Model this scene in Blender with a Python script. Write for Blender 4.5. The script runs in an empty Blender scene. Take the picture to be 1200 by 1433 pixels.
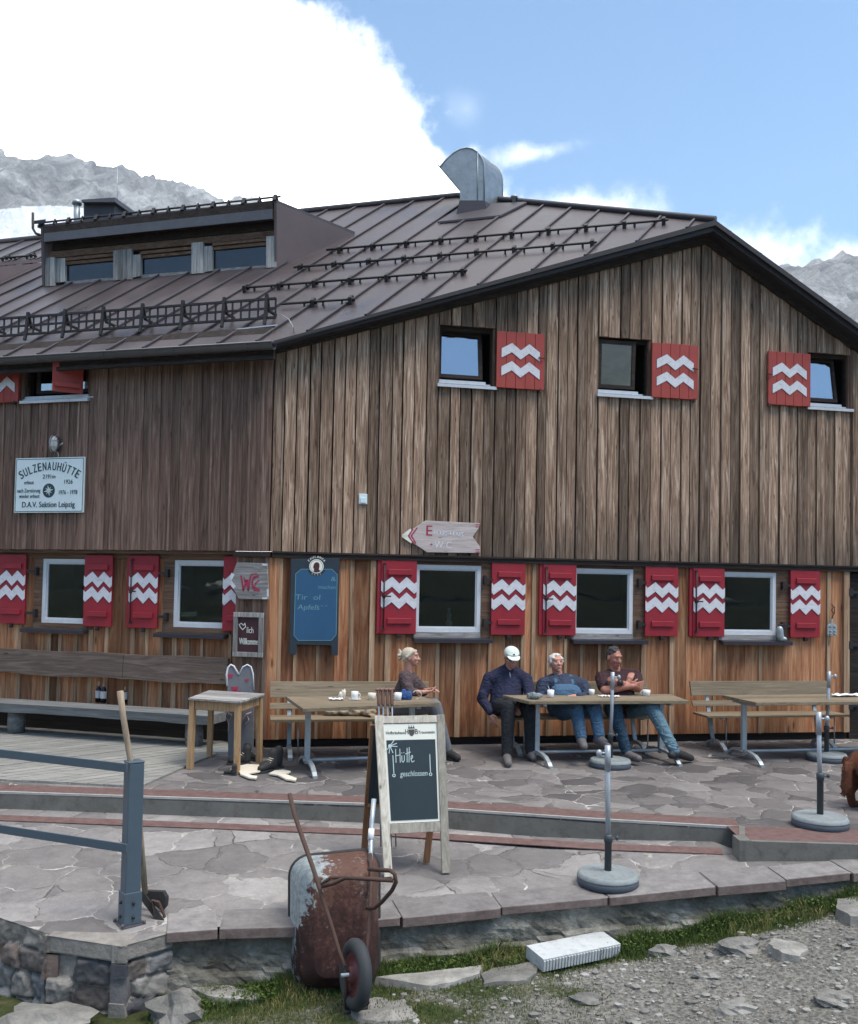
import bpy, bmesh, math, random
import numpy as np
from mathutils import Vector, Matrix, noise
random.seed(7); np.random.seed(7)
S = bpy.context.scene; COL = S.collection
# ---------------------------------------------------------------- camera
FPX = 1300.0; CXP = 600.0; YPP = 775.0; CZ = 1.9
PIT = math.atan(48/1300); ROL = math.radians(1.07)
F_ = Vector((0, math.cos(PIT), math.sin(PIT))); R0 = Vector((1, 0, 0)); U0 = Vector((0, -math.sin(PIT), math.cos(PIT)))
R_ = R0*math.cos(ROL)+U0*math.sin(ROL); U_ = -R0*math.sin(ROL)+U0*math.cos(ROL)
CAM = Vector((0, 0, CZ))
cd = bpy.data.cameras.new('camera'); cam = bpy.data.objects.new('camera', cd); COL.objects.link(cam)
M = Matrix((R_, U_, -F_)).transposed().to_4x4(); M.translation = CAM; cam.matrix_world = M
cd.sensor_fit = 'HORIZONTAL'; cd.sensor_width = 36; cd.lens = 36*FPX/1200; cd.shift_y = (YPP-716.5)/1200
cd.clip_start = .05; cd.clip_end = 20000
S.camera = cam
# ---------------------------------------------------------------- world, sun, exposure
SUN_EL = math.radians(62); SUN_AZ = math.radians(125)     # azimuth from +Y (north) clockwise: behind the viewer, a little right
w = bpy.data.worlds.new('World'); S.world = w; w.use_nodes = True
nt = w.node_tree; nt.nodes.clear(); L = nt.links.new
def N(t, **k):
    n = nt.nodes.new(t)
    for a, b in k.items(): setattr(n, a, b)
    return n
def mth(op, a, b=None, c=None, clamp=False):
    n = N('ShaderNodeMath', operation=op); n.use_clamp = clamp
    for i, v in enumerate((a, b, c)):
        if v is None: continue
        if isinstance(v, (int, float)): n.inputs[i].default_value = v
        else: L(v, n.inputs[i])
    return n.outputs[0]
def sstep(x, a, b):
    n = N('ShaderNodeMapRange', interpolation_type='SMOOTHSTEP'); L(x, n.inputs[0])
    n.inputs[1].default_value = a; n.inputs[2].default_value = b
    return n.outputs[0]
out = N('ShaderNodeOutputWorld'); bg = N('ShaderNodeBackground'); L(bg.outputs[0], out.inputs[0])
sky = N('ShaderNodeTexSky', sky_type='NISHITA'); sky.sun_disc = False
sky.sun_elevation = SUN_EL; sky.sun_rotation = SUN_AZ; sky.altitude = 2200; sky.air_density = 1.3; sky.dust_density = .5; sky.ozone_density = .35
tc = N('ShaderNodeTexCoord'); sp = N('ShaderNodeSeparateXYZ'); L(tc.outputs['Generated'], sp.inputs[0])
dy = mth('MAXIMUM', sp.outputs[1], .05)
gx = mth('DIVIDE', sp.outputs[0], dy); gy = mth('DIVIDE', sp.outputs[2], dy)
nz = N('ShaderNodeTexNoise'); nz.inputs['Scale'].default_value = 7; nz.inputs['Detail'].default_value = 9; nz.inputs['Roughness'].default_value = .62
L(tc.outputs['Generated'], nz.inputs['Vector'])
nb = mth('SUBTRACT', nz.outputs['Fac'], .5)
nz2 = N('ShaderNodeTexNoise'); nz2.inputs['Scale'].default_value = 22; nz2.inputs['Detail'].default_value = 8; nz2.inputs['Roughness'].default_value = .6
L(tc.outputs['Generated'], nz2.inputs['Vector']); nb2 = mth('SUBTRACT', nz2.outputs['Fac'], .5)
nn = mth('ADD', nb, mth('MULTIPLY', nb2, .35))
# big bright bank on the left; its edge leans left with height
bx = mth('ADD', mth('MULTIPLY', mth('POWER', mth('MAXIMUM', mth('SUBTRACT', gy, .44), 0), 2), -3.2), .0)
m1 = sstep(mth('ADD', mth('SUBTRACT', bx, gx), mth('MULTIPLY', nn, .26)), -.02, .055)
def puff(cx, cy, rx, ry, tilt=0, amp=1.0, soft=.35, nam=1.0):
    a = mth('SUBTRACT', gx, cx); b = mth('SUBTRACT', mth('SUBTRACT', gy, cy), mth('MULTIPLY', a, tilt))
    d = mth('SQRT', mth('ADD', mth('POWER', mth('DIVIDE', a, rx), 2), mth('POWER', mth('DIVIDE', b, ry), 2)))
    e = mth('ADD', mth('SUBTRACT', 1.0, d), mth('MULTIPLY', nn, 3.4*nam))
    return mth('MULTIPLY', sstep(e, 0, soft*3.2), amp)
def g(px, py): return ((px-600)/1300, (823-py)/1300*1.0)
P = [puff(g(738,203)[0], g(738,203)[1], .075, .022, .18, .75, .5), puff(g(640,330)[0], g(640,330)[1], .16, .09, 0, .95, .5),
     puff(g(600,262)[0], g(600,262)[1], .12, .055, 0, .95),
     puff(g(830,290)[0], g(830,290)[1], .19, .046, -.10, .95, .5),
     puff(g(640,140)[0], g(640,140)[1], .03, .03, 0, .22, .9),
     puff(g(1080,330)[0], g(1080,330)[1], .18, .055, -.05, .95, .5),
     puff(g(1210,335)[0], g(1210,335)[1], .12, .045, .1, .95, .5)]
mk_ = m1
for p_ in P: mk_ = mth('MAXIMUM', mk_, p_)
# unseen clouds added overhead, for soft neutral light from above
bk = sstep(mth('ADD', sp.outputs[2], mth('MULTIPLY', nb, .9)), .70, .95)
mk_ = mth('MAXIMUM', mk_, mth('MULTIPLY', bk, .9))
mk_ = mth('MULTIPLY', mk_, sstep(sp.outputs[2], -.02, .03))
skb = N('ShaderNodeMix', data_type='RGBA', blend_type='MULTIPLY'); skb.inputs[0].default_value = 1
L(sky.outputs[0], skb.inputs[6]); skb.inputs[7].default_value = (.76, .97, 1.02, 1)
mx = N('ShaderNodeMix', data_type='RGBA'); L(mk_, mx.inputs[0]); L(skb.outputs[2], mx.inputs[6]); mx.inputs[7].default_value = (12.5, 12.3, 12.0, 1)
L(mx.outputs[2], bg.inputs[0]); bg.inputs[1].default_value = .14
sd = bpy.data.lights.new('sun', 'SUN'); sd.energy = 2.1; sd.angle = math.radians(24); sd.color = (1, .93, .84)
so = bpy.data.objects.new('sun', sd); COL.objects.link(so)
sdir = Vector((math.sin(SUN_AZ)*math.cos(SUN_EL), math.cos(SUN_AZ)*math.cos(SUN_EL), math.sin(SUN_EL)))
so.rotation_euler = sdir.to_track_quat('Z', 'Y').to_euler()
S.view_settings.view_transform = 'Standard'; S.view_settings.look = 'None'; S.view_settings.gamma = 1; S.view_settings.exposure = 0.85
try: S.view_settings.use_curve_mapping = False
except Exception: pass
# ---------------------------------------------------------------- pixel to point on a real surface
def ray(x, y): return F_ + R_*((x-CXP)/FPX) - U_*((y-YPP)/FPX)
def hit(x, y, P0, Nn):
    d = ray(x, y); return CAM + d*((Vector(P0)-CAM).dot(Nn)/d.dot(Nn))
def G(x, y, z=0.0): return hit(x, y, (0, 0, z), Vector((0, 0, 1)))
def J(x, y, Y): return hit(x, y, (0, Y, 0), Vector((0, 1, 0)))
def flat(v): v = Vector((v.x, v.y, 0)); return v.normalized()
dA = flat(ray(-3950, 738)); dB = flat(ray(7150, 945))
nB = Vector((dB.y, -dB.x, 0)); nA = Vector((dA.y, -dA.x, 0))
if nA.y > 0: nA = -nA
Wp = G(630, 1043); K = hit(377, 772, Wp, nB); K.z = 0
AB = math.atan2(dB.y, dB.x); AA = math.atan2(-dA.y, -dA.x)
def wb(x, y, w_=0):
    p = hit(x, y, K+nB*w_, nB); return (p-K).dot(dB), p.z
def wa(x, y, w_=0):   # local x of wall A runs right towards the corner (negative numbers)
    p = hit(x, y, K+nA*w_, nA); return -(p-K).dot(dA), p.z
def Bw(u, z, w_=0): return K+dB*u+nB*w_+Vector((0, 0, z))
# ---------------------------------------------------------------- materials
MATS = {}
class MT:
    def __init__(s, name, rough=.8, metal=0, spec=.3):
        s.m = bpy.data.materials.new(name); s.m.use_nodes = True; s.t = s.m.node_tree; s.t.nodes.clear()
        s.o = s.n('ShaderNodeOutputMaterial'); s.b = s.n('ShaderNodeBsdfPrincipled'); s.l(s.b.outputs[0], s.o.inputs[0])
        s.b.inputs['Roughness'].default_value = rough; s.b.inputs['Metallic'].default_value = metal
        s.b.inputs['Specular IOR Level'].default_value = spec
        MATS[name] = s.m
    def n(s, t, **k):
        n = s.t.nodes.new(t)
        for a, b in k.items(): setattr(n, a, b)
        return n
    def l(s, a, b): s.t.links.new(a, b)
    def co(s, scale=(1, 1, 1), kind='Object', rot=None):
        t = s.n('ShaderNodeTexCoord'); m = s.n('ShaderNodeMapping'); s.l(t.outputs[kind], m.inputs[0]); m.inputs['Scale'].default_value = scale
        if rot: m.inputs['Rotation'].default_value = rot
        return m.outputs[0]
    def noise(s, vec, sc=5, det=6, ro=.6, dist=0):
        n = s.n('ShaderNodeTexNoise'); s.l(vec, n.inputs['Vector']); n.inputs['Scale'].default_value = sc; n.inputs['Detail'].default_value = det
        n.inputs['Roughness'].default_value = ro; n.inputs['Distortion'].default_value = dist; return n.outputs['Fac']
    def vor(s, vec, sc=5, feat='F1', rnd=1, out='Distance'):
        n = s.n('ShaderNodeTexVoronoi', feature=feat); s.l(vec, n.inputs['Vector']); n.inputs['Scale'].default_value = sc
        n.inputs['Randomness'].default_value = rnd; return n.outputs[out]
    def ramp(s, f, st, interp='LINEAR'):
        r = s.n('ShaderNodeValToRGB'); s.l(f, r.inputs[0]); r.color_ramp.interpolation = interp
        e = r.color_ramp.elements
        while len(e) < len(st): e.new(.5)
        for i, (p, c) in enumerate(st):
            e[i].position = p; e[i].color = (*(c if hasattr(c, '__len__') else (c, c, c)), 1)
        return r.outputs[0]
    def mix(s, f, a, b, mode='MIX'):
        m = s.n('ShaderNodeMix', data_type='RGBA', blend_type=mode)
        for i, v in ((0, f), (6, a), (7, b)):
            if isinstance(v, (int, float)): m.inputs[i].default_value = v if i == 0 else (v, v, v, 1)
            elif isinstance(v, tuple): m.inputs[i].default_value = (*v, 1)
            else: s.l(v, m.inputs[i])
        return m.outputs[2]
    def math(s, op, a, b=0.0, clamp=False):
        m = s.n('ShaderNodeMath', operation=op); m.use_clamp = clamp
        for i, v in enumerate((a, b)):
            if isinstance(v, (int, float)): m.inputs[i].default_value = v
            else: s.l(v, m.inputs[i])
        return m.outputs[0]
    def attr(s, name='tone'):
        a = s.n('ShaderNodeAttribute'); a.attribute_name = name; return a.outputs['Fac']
    def addv(s, v, k):
        m = s.n('ShaderNodeVectorMath', operation='ADD'); s.l(v, m.inputs[0]); s.l(k, m.inputs[1]); return m.outputs[0]
    def comb(s, x, y, z):
        c = s.n('ShaderNodeCombineXYZ')
        for i, v in enumerate((x, y, z)):
            if isinstance(v, (int, float)): c.inputs[i].default_value = v
            else: s.l(v, c.inputs[i])
        return c.outputs[0]
    def sep(s, v):
        c = s.n('ShaderNodeSeparateXYZ'); s.l(v, c.inputs[0]); return c.outputs
    def col(s, c):
        if isinstance(c, tuple): s.b.inputs['Base Color'].default_value = (*c, 1)
        else: s.l(c, s.b.inputs['Base Color'])
    def bump(s, h, st=.4, d=.01):
        b = s.n('ShaderNodeBump'); s.l(h, b.inputs['Height']); b.inputs['Strength'].default_value = st; b.inputs['Distance'].default_value = d
        s.l(b.outputs[0], s.b.inputs['Normal'])
    def rough(s, f): s.l(f, s.b.inputs['Roughness'])
    def hsv(s, c, v, sat=1.0):
        h = s.n('ShaderNodeHueSaturation'); s.l(c, h.inputs['Color'])
        if isinstance(v, (int, float)): h.inputs['Value'].default_value = v
        else: s.l(v, h.inputs['Value'])
        h.inputs['Saturation'].default_value = sat; return h.outputs[0]
def wood(name, st, grain=(26, 26, 1.3), knots=True, dark=.5, tonel=.55, toneh=1.35, rough=.82, stain=None, gr=.5, kc=(.02, .014, .01)):
    m = MT(name, rough, 0, .25); tone = m.attr()
    off = m.comb(m.math('MULTIPLY', tone, 37.0), m.math('MULTIPLY', tone, 91.0), m.math('MULTIPLY', tone, 53.0))
    v = m.addv(m.co(grain), off)
    f1 = m.noise(v, 1.0, 8, .65, 1.2)
    c = m.ramp(f1, [(a, b) for a, b in st])
    f2 = m.noise(m.addv(m.co(tuple(q*4 for q in grain)), off), 1.0, 4, .7, .4)
    c = m.hsv(c, m.math('ADD', m.math('MULTIPLY', f2, gr), 1-gr/2))
    c = m.hsv(c, m.math('ADD', m.math('MULTIPLY', tone, toneh-tonel), tonel))
    if knots:
        g3 = tuple(q if q < 5 else q*.27 for q in grain)
        k = m.vor(m.addv(m.co(tuple(q*1.9 for q in g3)), off), .9)
        kf = m.ramp(k, [(.05, 1.0), (.13, 0.0)]); c = m.mix(m.math('MULTIPLY', kf, .75), c, kc)
    if stain:     # weathering by large blotches, heavier towards the foot of the cladding where rain splashes
        z = m.sep(m.co())[2]; n_ = m.noise(m.co((3, 3, .5)), 1.3, 5, .7)
        zf = m.n('ShaderNodeMapRange'); m.l(z, zf.inputs[0]); zf.inputs[1].default_value = stain[0]; zf.inputs[2].default_value = stain[1]; zf.inputs[3].default_value = 1; zf.inputs[4].default_value = 0
        xf = m.n('ShaderNodeMapRange'); m.l(m.sep(m.co())[0], xf.inputs[0]); xf.inputs[1].default_value = 1.0; xf.inputs[2].default_value = 3.5
        q = m.math('MULTIPLY', m.math('ADD', zf.outputs[0], m.math('MULTIPLY', m.math('SUBTRACT', n_, .5), 1.6)), xf.outputs[0], True)
        c = m.mix(m.math('MULTIPLY', q, stain[2], True), c, stain[3])
    m.col(c); m.bump(m.math('ADD', f1, m.math('MULTIPLY', f2, .5)), dark, .006); return m
wood('clad_grey', [(.30, (.06, .036, .025)), (.42, (.155, .098, .066)), (.54, (.265, .180, .125)), (.68, (.46, .36, .28))], dark=.8, gr=.7, tonel=.5, toneh=1.5, grain=(30, 30, 1.6), stain=(2.1, 3.0, .7, (.06, .048, .04)))
wood('clad_brown', [(.30, (.06, .034, .026)), (.46, (.13, .080, .060)), (.6, (.19, .125, .096)), (.76, (.34, .25, .20))], tonel=.75, toneh=1.3, dark=.6, gr=.6)
wood('clad_low', [(.25, (.10, .032, .014)), (.42, (.25, .098, .045)), (.58, (.37, .185, .095)), (.78, (.50, .35, .215))], tonel=.5, toneh=1.35, dark=.4, grain=(14, 14, 1.0), kc=(.07, .02, .008))
wood('clad_low_batten', [(.25, (.15, .08, .045)), (.45, (.31, .19, .115)), (.65, (.44, .31, .20)), (.8, (.52, .41, .29))], tonel=.7, toneh=1.2, dark=.4, grain=(22, 22, 1.2), kc=(.12, .05, .02))
wood('weathered', [(.25, (.10, .09, .085)), (.45, (.22, .21, .20)), (.6, (.32, .31, .30)), (.8, (.45, .44, .43))], grain=(2, 26, 26))
wood('weathered_v', [(.25, (.12, .11, .10)), (.45, (.25, .24, .23)), (.6, (.36, .35, .33)), (.8, (.5, .48, .46))], grain=(30, 30, 2))
wood('brown_beam_v', [(.25, (.06, .035, .025)), (.5, (.14, .085, .06)), (.8, (.26, .19, .14))], grain=(22, 22, 1.3))
wood('dark_beam', [(.25, (.012, .009, .008)), (.5, (.03, .022, .019)), (.8, (.07, .055, .05))], grain=(1.3, 26, 26), knots=False)
wood('brown_beam', [(.25, (.05, .028, .018)), (.5, (.12, .07, .045)), (.8, (.24, .16, .11))], grain=(1.3, 26, 26))
wood('bench_wood', [(.25, (.10, .078, .05)), (.5, (.185, .148, .10)), (.8, (.29, .24, .175))], grain=(1.4, 30, 30), tonel=.8, toneh=1.15)
wood('log_bench', [(.25, (.05, .038, .032)), (.5, (.12, .09, .072)), (.8, (.22, .17, .14))], grain=(1.5, 18, 18), tonel=.85, toneh=1.1)
wood('slab_bench', [(.25, (.07, .07, .07)), (.5, (.16, .165, .165)), (.8, (.28, .285, .28))], grain=(1.2, 16, 16), tonel=.85, toneh=1.1)
wood('easel_wood', [(.25, (.22, .195, .16)), (.45, (.36, .33, .275)), (.6, (.45, .42, .355)), (.8, (.56, .53, .46))], grain=(24, 24, 3))
wood('old_handle', [(.25, (.14, .10, .07)), (.5, (.25, .19, .135)), (.8, (.36, .29, .22))], grain=(24, 24, 2))
wood('pine', [(.25, (.20, .11, .05)), (.5, (.40, .25, .13)), (.8, (.52, .37, .22))], grain=(24, 24, 2), tonel=.8, toneh=1.15, kc=(.15, .06, .03))
wood('orange_wood', [(.25, (.13, .06, .03)), (.5, (.27, .13, .065)), (.8, (.36, .2, .11))], grain=(24, 24, 2), knots=False)
wood('deck_wood', [(.25, (.12, .115, .10)), (.5, (.22, .217, .20)), (.8, (.36, .355, .33))], grain=(1.0, 30, 30), tonel=.85, toneh=1.12)
wood('arrow_wood', [(.25, (.30, .25, .23)), (.5, (.46, .40, .38)), (.8, (.60, .54, .52))], grain=(2, 26, 26), tonel=.9, toneh=1.1, kc=(.15, .11, .1))
def paint(name, c, rough=.5, var=.15, dirt=.0, bump=.1, sc=8, metal=0):
    m = MT(name, rough, metal, .4); n_ = m.noise(m.co(), sc, 6, .65)
    cc = m.hsv(m.mix(0.0, c, c), m.math('ADD', m.math('MULTIPLY', n_, var*2), 1-var))
    if dirt:
        d = m.ramp(m.noise(m.co(), sc*2.3, 8, .7), [(.5, 0.0), (.7, 1.0)]); cc = m.mix(m.math('MULTIPLY', d, dirt), cc, (.06, .05, .04))
    m.col(cc); m.bump(m.noise(m.co(), sc*9, 5, .6), bump, .004); return m
paint('red_low', (.27, .012, .024), .55, .26, .35); paint('red_up', (.32, .045, .035), .6, .2, .25); paint('white_paint', (.60, .60, .63), .6, .14, .3)
paint('outline', (.10, .02, .06), .7); paint('black_iron', (.018, .016, .017), .55, .3); paint('dark_sill', (.028, .026, .034), .45, .3)
paint('alu', (.55, .56, .58), .4, .12, .2, metal=.3); paint('frame_white', (.55, .57, .60), .4, .08, .1); paint('gal', (.36, .40, .42), .45, .2, .25, sc=14, metal=.45)
paint('hood_metal', (.27, .29, .30), .42, .35, .25, sc=9, metal=.6); paint('roof_dark', (.05, .044, .052), .5, .25, .2)
paint('gutter_m', (.10, .098, .105), .42, .25, .3, metal=.3); paint('fascia_m', (.026, .022, .024), .55, .3, .2)
paint('brown_sheet', (.115, .085, .088), .6, .22, .25, sc=3); paint('concrete', (.135, .132, .118), .9, .4, .6, .6, 5); paint('concrete_pale', (.33, .33, .31), .9, .25, .3, .5, 6)
paint('post_blue', (.062, .088, .112), .5, .12, .12); paint('rubber', (.03, .034, .038), .75, .2, .2); paint('red_hub', (.09, .02, .022), .5, .3, .4)
paint('pole_grey', (.34, .37, .40), .4, .15, .2, metal=.4); paint('pole_dark', (.05, .06, .07), .5, .2, .2); paint('base_top', (.20, .225, .23), .65, .25, .45); paint('base_dark', (.05, .062, .08), .7, .15)
paint('sign_white', (.60, .70, .72), .35, .04, .05); paint('sign_ink', (.025, .05, .06), .6); paint('board_green', (.018, .03, .037), .55, .2); paint('board_blue', (.025, .085, .17), .4, .18, sc=3)
paint('board_frame', (.02, .032, .045), .5, .15); paint('chalk', (.45, .55, .55), .9); paint('chalk_faint', (.06, .16, .25), .9); paint('chalk_line', (.12, .26, .30), .9); paint('cream', (.70, .70, .62), .6, .05); paint('ink', (.06, .06, .06), .7)
paint('panel_brown', (.055, .018, .022), .7, .15); paint('ceramic', (.72, .71, .68), .25, .04); paint('paper', (.75, .75, .77), .7, .05); paint('cloth_tan', (.30, .24, .17), .9, .25); paint('cloth_blue', (.03, .08, .22), .9, .2)
paint('glass_bottle', (.012, .010, .012), .12, .1); paint('label_m', (.55, .52, .5), .7); paint('foil', (.30, .26, .22), .4); paint('rust_m', (.065, .034, .024), .8, .45, .4, .5, 14); paint('handle_brown', (.16, .085, .06), .5, .2)
paint('boot_m', (.025, .024, .024), .7, .3, .3, .6, 30); paint('cork', (.62, .56, .46), .8, .1); paint('lamp_glass', (.5, .5, .47), .2, .1); paint('styro', (.42, .44, .44), .8, .14, .35); paint('pink_red', (.33, .03, .07), .7)
paint('heart_board', (.15, .155, .17), .8, .2, .3); paint('ribbon_m', (.42, .33, .40), .8); paint('snow', (.85, .87, .9), .7, .03)
paint('navy', (.016, .018, .045), .92, .2, 0, .5, 40); paint('trouser_dark', (.014, .016, .02), .95, .3, 0, .4, 30); paint('jeans_light', (.10, .175, .22), .92, .35, 0, .5, 22); paint('jeans_shaded', (.02, .05, .085), .92, .3, 0, .5, 22)
paint('overall', (.055, .115, .19), .9, .25, 0, .5, 22); paint('jacket', (.03, .042, .075), .9, .2); paint('polo', (.04, .016, .02), .9, .2, 0, .4, 30); paint('polo_red', (.22, .02, .03), .9); paint('brown_top', (.075, .052, .055), .9, .2, 0, .4, 30)
paint('hair_blonde', (.50, .43, .33), .7, .3, 0, .9, 50); paint('hair_white', (.62, .60, .55), .8, .2, 0, .9, 50); paint('hair_dark', (.05, .045, .045), .8, .3, 0, .9, 60); paint('cap_m', (.60, .66, .60), .8, .06); paint('shoe_m', (.12, .11, .11), .8, .5, .3, .6, 40); paint('shoe_black', (.02, .02, .02), .7, .4, .2); paint('lip', (.30, .09, .08), .6); paint('eye_m', (.02, .015, .015), .3)
m = MT('skin', .5, 0, .4); n_ = m.noise(m.co(), 16, 4, .6); m.col(m.ramp(n_, [(.3, (.42, .19, .14)), (.7, (.54, .28, .21))])); m.b.inputs['Subsurface Weight'].default_value = .08; m.b.inputs['Subsurface Radius'].default_value = (.02, .008, .004)
m = MT('skin_tan', .5, 0, .4); n_ = m.noise(m.co(), 16, 4, .6); m.col(m.ramp(n_, [(.3, (.33, .13, .09)), (.7, (.42, .19, .135))]))
m = MT('fur', .95); n_ = m.noise(m.co((20, 20, 6)), 5, 8, .8); m.col(m.ramp(n_, [(.3, (.05, .018, .01)), (.55, (.14, .05, .025)), (.75, (.25, .10, .05))])); m.bump(n_, 1, .02)
for nm__ in ('navy', 'trouser_dark', 'jeans_light', 'jeans_shaded', 'overall', 'jacket', 'polo', 'brown_top', 'heart_board'):
    if nm__ == 'heart_board': continue
    mm_ = MATS[nm__]; t_n = mm_.node_tree; bs = [n_ for n_ in t_n.nodes if n_.type == 'BUMP'][0]; tcn = t_n.nodes.new('ShaderNodeTexCoord'); mpn = t_n.nodes.new('ShaderNodeMapping'); mpn.inputs['Scale'].default_value = (9, 9, 14); t_n.links.new(tcn.outputs['Object'], mpn.inputs[0])
    nn1 = t_n.nodes.new('ShaderNodeTexNoise'); nn1.inputs['Scale'].default_value = 1.0; nn1.inputs['Detail'].default_value = 3; nn1.inputs['Distortion'].default_value = 2.2; t_n.links.new(mpn.outputs[0], nn1.inputs['Vector'])
    b2 = t_n.nodes.new('ShaderNodeBump'); b2.inputs['Strength'].default_value = .9; b2.inputs['Distance'].default_value = .035; t_n.links.new(nn1.outputs['Fac'], b2.inputs['Height']); t_n.links.new(b2.outputs[0], bs.inputs['Normal'])
# roof sheet
m = MT('roof_sheet', .42, .15, .5); n1 = m.noise(m.co(), .9, 6, .6); n2 = m.noise(m.co((1, 1, 1)), 14, 6, .7)
c = m.ramp(n1, [(.3, (.04, .031, .033)), (.7, (.082, .066, .069))]); d = m.ramp(n2, [(.62, 0.0), (.78, 1.0)])
c = m.mix(m.math('MULTIPLY', d, .25), c, (.3, .29, .29)); m.col(c); m.rough(m.ramp(n1, [(.3, .26), (.7, .50)])); m.bump(m.noise(m.co(), 2.2, 3, .5), .3, .03)
# rust tub
m = MT('tub', .7, .1, .3); n1 = m.noise(m.co(), 3.2, 8, .6); n2 = m.noise(m.co(), 24, 6, .75)
x_, y_, z_ = m.sep(m.co())[:3]
q = m.math('ADD', m.math('ADD', m.math('MULTIPLY', n1, 1.0), m.math('MULTIPLY', n2, 1.0)), m.math('ADD', m.math('MULTIPLY', z_, .55), -.52))
c = m.ramp(q, [(.5, (.028, .012, .010)), (.68, (.062, .025, .020)), (.8, (.10, .05, .036))])
fk = m.math('MULTIPLY', m.ramp(m.noise(m.co(), 42, 5, .8), [(.56, 0.0), (.60, 1.0)]), m.ramp(m.noise(m.co(), 5, 3, .6), [(.50, 0.0), (.62, 1.0)]))
c = m.mix(m.math('MULTIPLY', fk, .8), c, (.24, .23, .215))
pt = m.ramp(m.math('ADD', q, m.math('ADD', m.math('MULTIPLY', x_, -.55), m.math('ADD', m.math('MULTIPLY', m.math('POWER', m.math('MAXIMUM', m.math('MULTIPLY', x_, -1.0), 0.0), 2.0), 3.2), -.13))), [(.86, 0.0), (.9, 1.0)])
c = m.mix(pt, c, m.ramp(n2, [(.35, (.14, .17, .18)), (.6, (.30, .33, .335))])); m.col(c); m.bump(n2, .6, .006)
# flagstones
def flag(name, sc, stone, mortar, dark=None, jw=.035, mort_bump=.6):
    m = MT(name, .78, 0, .35); v = m.co(); d1 = m.noise(v, 1.6, 3, .5); d2 = m.noise(m.co((1, 1, 1), rot=(0, 0, 1)), 1.9, 3, .5)
    o_ = m.comb(m.math('MULTIPLY', d1, .5), m.math('MULTIPLY', d2, .5), 0.0)
    f_ = m.noise(v, 9, 5, .6); o2 = m.comb(m.math('MULTIPLY', f_, .09), m.math('MULTIPLY', m.noise(m.co((1, 1, 1), rot=(0, 0, 2)), 9, 5, .6), .09), 0.0)
    vv = m.addv(m.addv(m.co((1, 1, 0)), o_), o2)
    e = m.vor(vv, sc, 'DISTANCE_TO_EDGE'); cid = m.vor(vv, sc, 'F1', 1, 'Color')
    wv = m.math('ADD', m.math('MULTIPLY', m.noise(v, 2.3, 3, .6), jw*2.4), -jw*.55)
    mm = m.math('SUBTRACT', e, m.math('MAXIMUM', wv, jw*.18)); mo = m.ramp(m.math('ADD', m.math('MULTIPLY', mm, 18.0), .5), [(.45, 1.0), (.6, 0.0)])
    t = m.sep(cid)[0]; base = m.ramp(t, stone); n3 = m.noise(v, 11, 8, .7); n4 = m.noise(v, 1.2, 6, .6)
    base = m.hsv(base, m.math('ADD', m.math('MULTIPLY', n3, .9), .55)); base = m.hsv(base, m.math('ADD', m.math('MULTIPLY', n4, 1.0), .5)); n5 = m.noise(v, 55, 5, .8); base = m.hsv(base, m.math('ADD', m.math('MULTIPLY', n5, .8), .6)); base = base
    mort = m.ramp(m.noise(v, 1.7, 5, .7), mortar)
    c = m.mix(mo, base, mort); m.col(c)
    h = m.math('ADD', m.math('MULTIPLY', m.math('MINIMUM', e, .12), 5.0), m.math('MULTIPLY', n3, .25)); h = m.math('ADD', h, m.math('MULTIPLY', t, .25)); m.bump(h, .7, .03)
    m.rough(m.ramp(n3, [(.3, .6), (.7, .9)])); return m
flag('flag_up', 3.1, [(0, (.068, .062, .062)), (.35, (.112, .102, .10)), (.7, (.15, .137, .133)), (1, (.19, .176, .168))], [(.42, (.06, .055, .048)), (.54, (.24, .22, .20)), (.66, (.52, .50, .46))], jw=.020)
flag('flag_low', 2.6, [(0, (.12, .111, .108)), (.35, (.165, .153, .149)), (.7, (.205, .191, .184)), (1, (.25, .235, .225))], [(.42, (.075, .068, .06)), (.54, (.25, .235, .215)), (.68, (.52, .50, .47))], jw=.017)
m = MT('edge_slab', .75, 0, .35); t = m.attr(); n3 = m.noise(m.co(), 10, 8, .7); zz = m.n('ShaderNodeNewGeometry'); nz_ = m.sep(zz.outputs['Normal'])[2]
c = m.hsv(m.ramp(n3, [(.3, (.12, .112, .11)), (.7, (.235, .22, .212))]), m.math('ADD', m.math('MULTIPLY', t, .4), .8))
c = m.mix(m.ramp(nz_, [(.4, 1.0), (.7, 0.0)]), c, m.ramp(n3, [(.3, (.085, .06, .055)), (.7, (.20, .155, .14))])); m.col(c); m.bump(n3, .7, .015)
m = MT('red_tile', .7); n3 = m.noise(m.co(), 14, 7, .7); c = m.ramp(n3, [(.3, (.085, .048, .044)), (.7, (.16, .10, .09))]); m.col(c); m.bump(n3, .3, .005)
m = MT('stone_wall', .9, 0, .25); t = m.attr('tone'); mo = m.attr('mortar'); n3 = m.noise(m.co(), 13, 9, .75); n4 = m.noise(m.co(), 3, 5, .6)
c = m.ramp(t, [(0, (.055, .06, .07)), (.25, (.11, .10, .095)), (.45, (.16, .12, .10)), (.65, (.13, .14, .15)), (.85, (.22, .20, .175)), (1, (.26, .25, .23))])
c = m.hsv(c, m.math('ADD', m.math('MULTIPLY', n3, 1.3), .35)); c = m.hsv(c, m.math('ADD', m.math('MULTIPLY', n4, .8), .6)); wt = m.ramp(m.noise(m.co((1, 1, .35)), 22, 5, .8), [(.62, 0.0), (.75, 1.0)])
c = m.mix(m.math('MULTIPLY', wt, .35), c, (.4, .41, .42)); c = m.mix(mo, c, m.ramp(n3, [(.3, (.14, .13, .115)), (.7, (.33, .31, .28))])); m.col(c); m.bump(n3, .9, .02)
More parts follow.
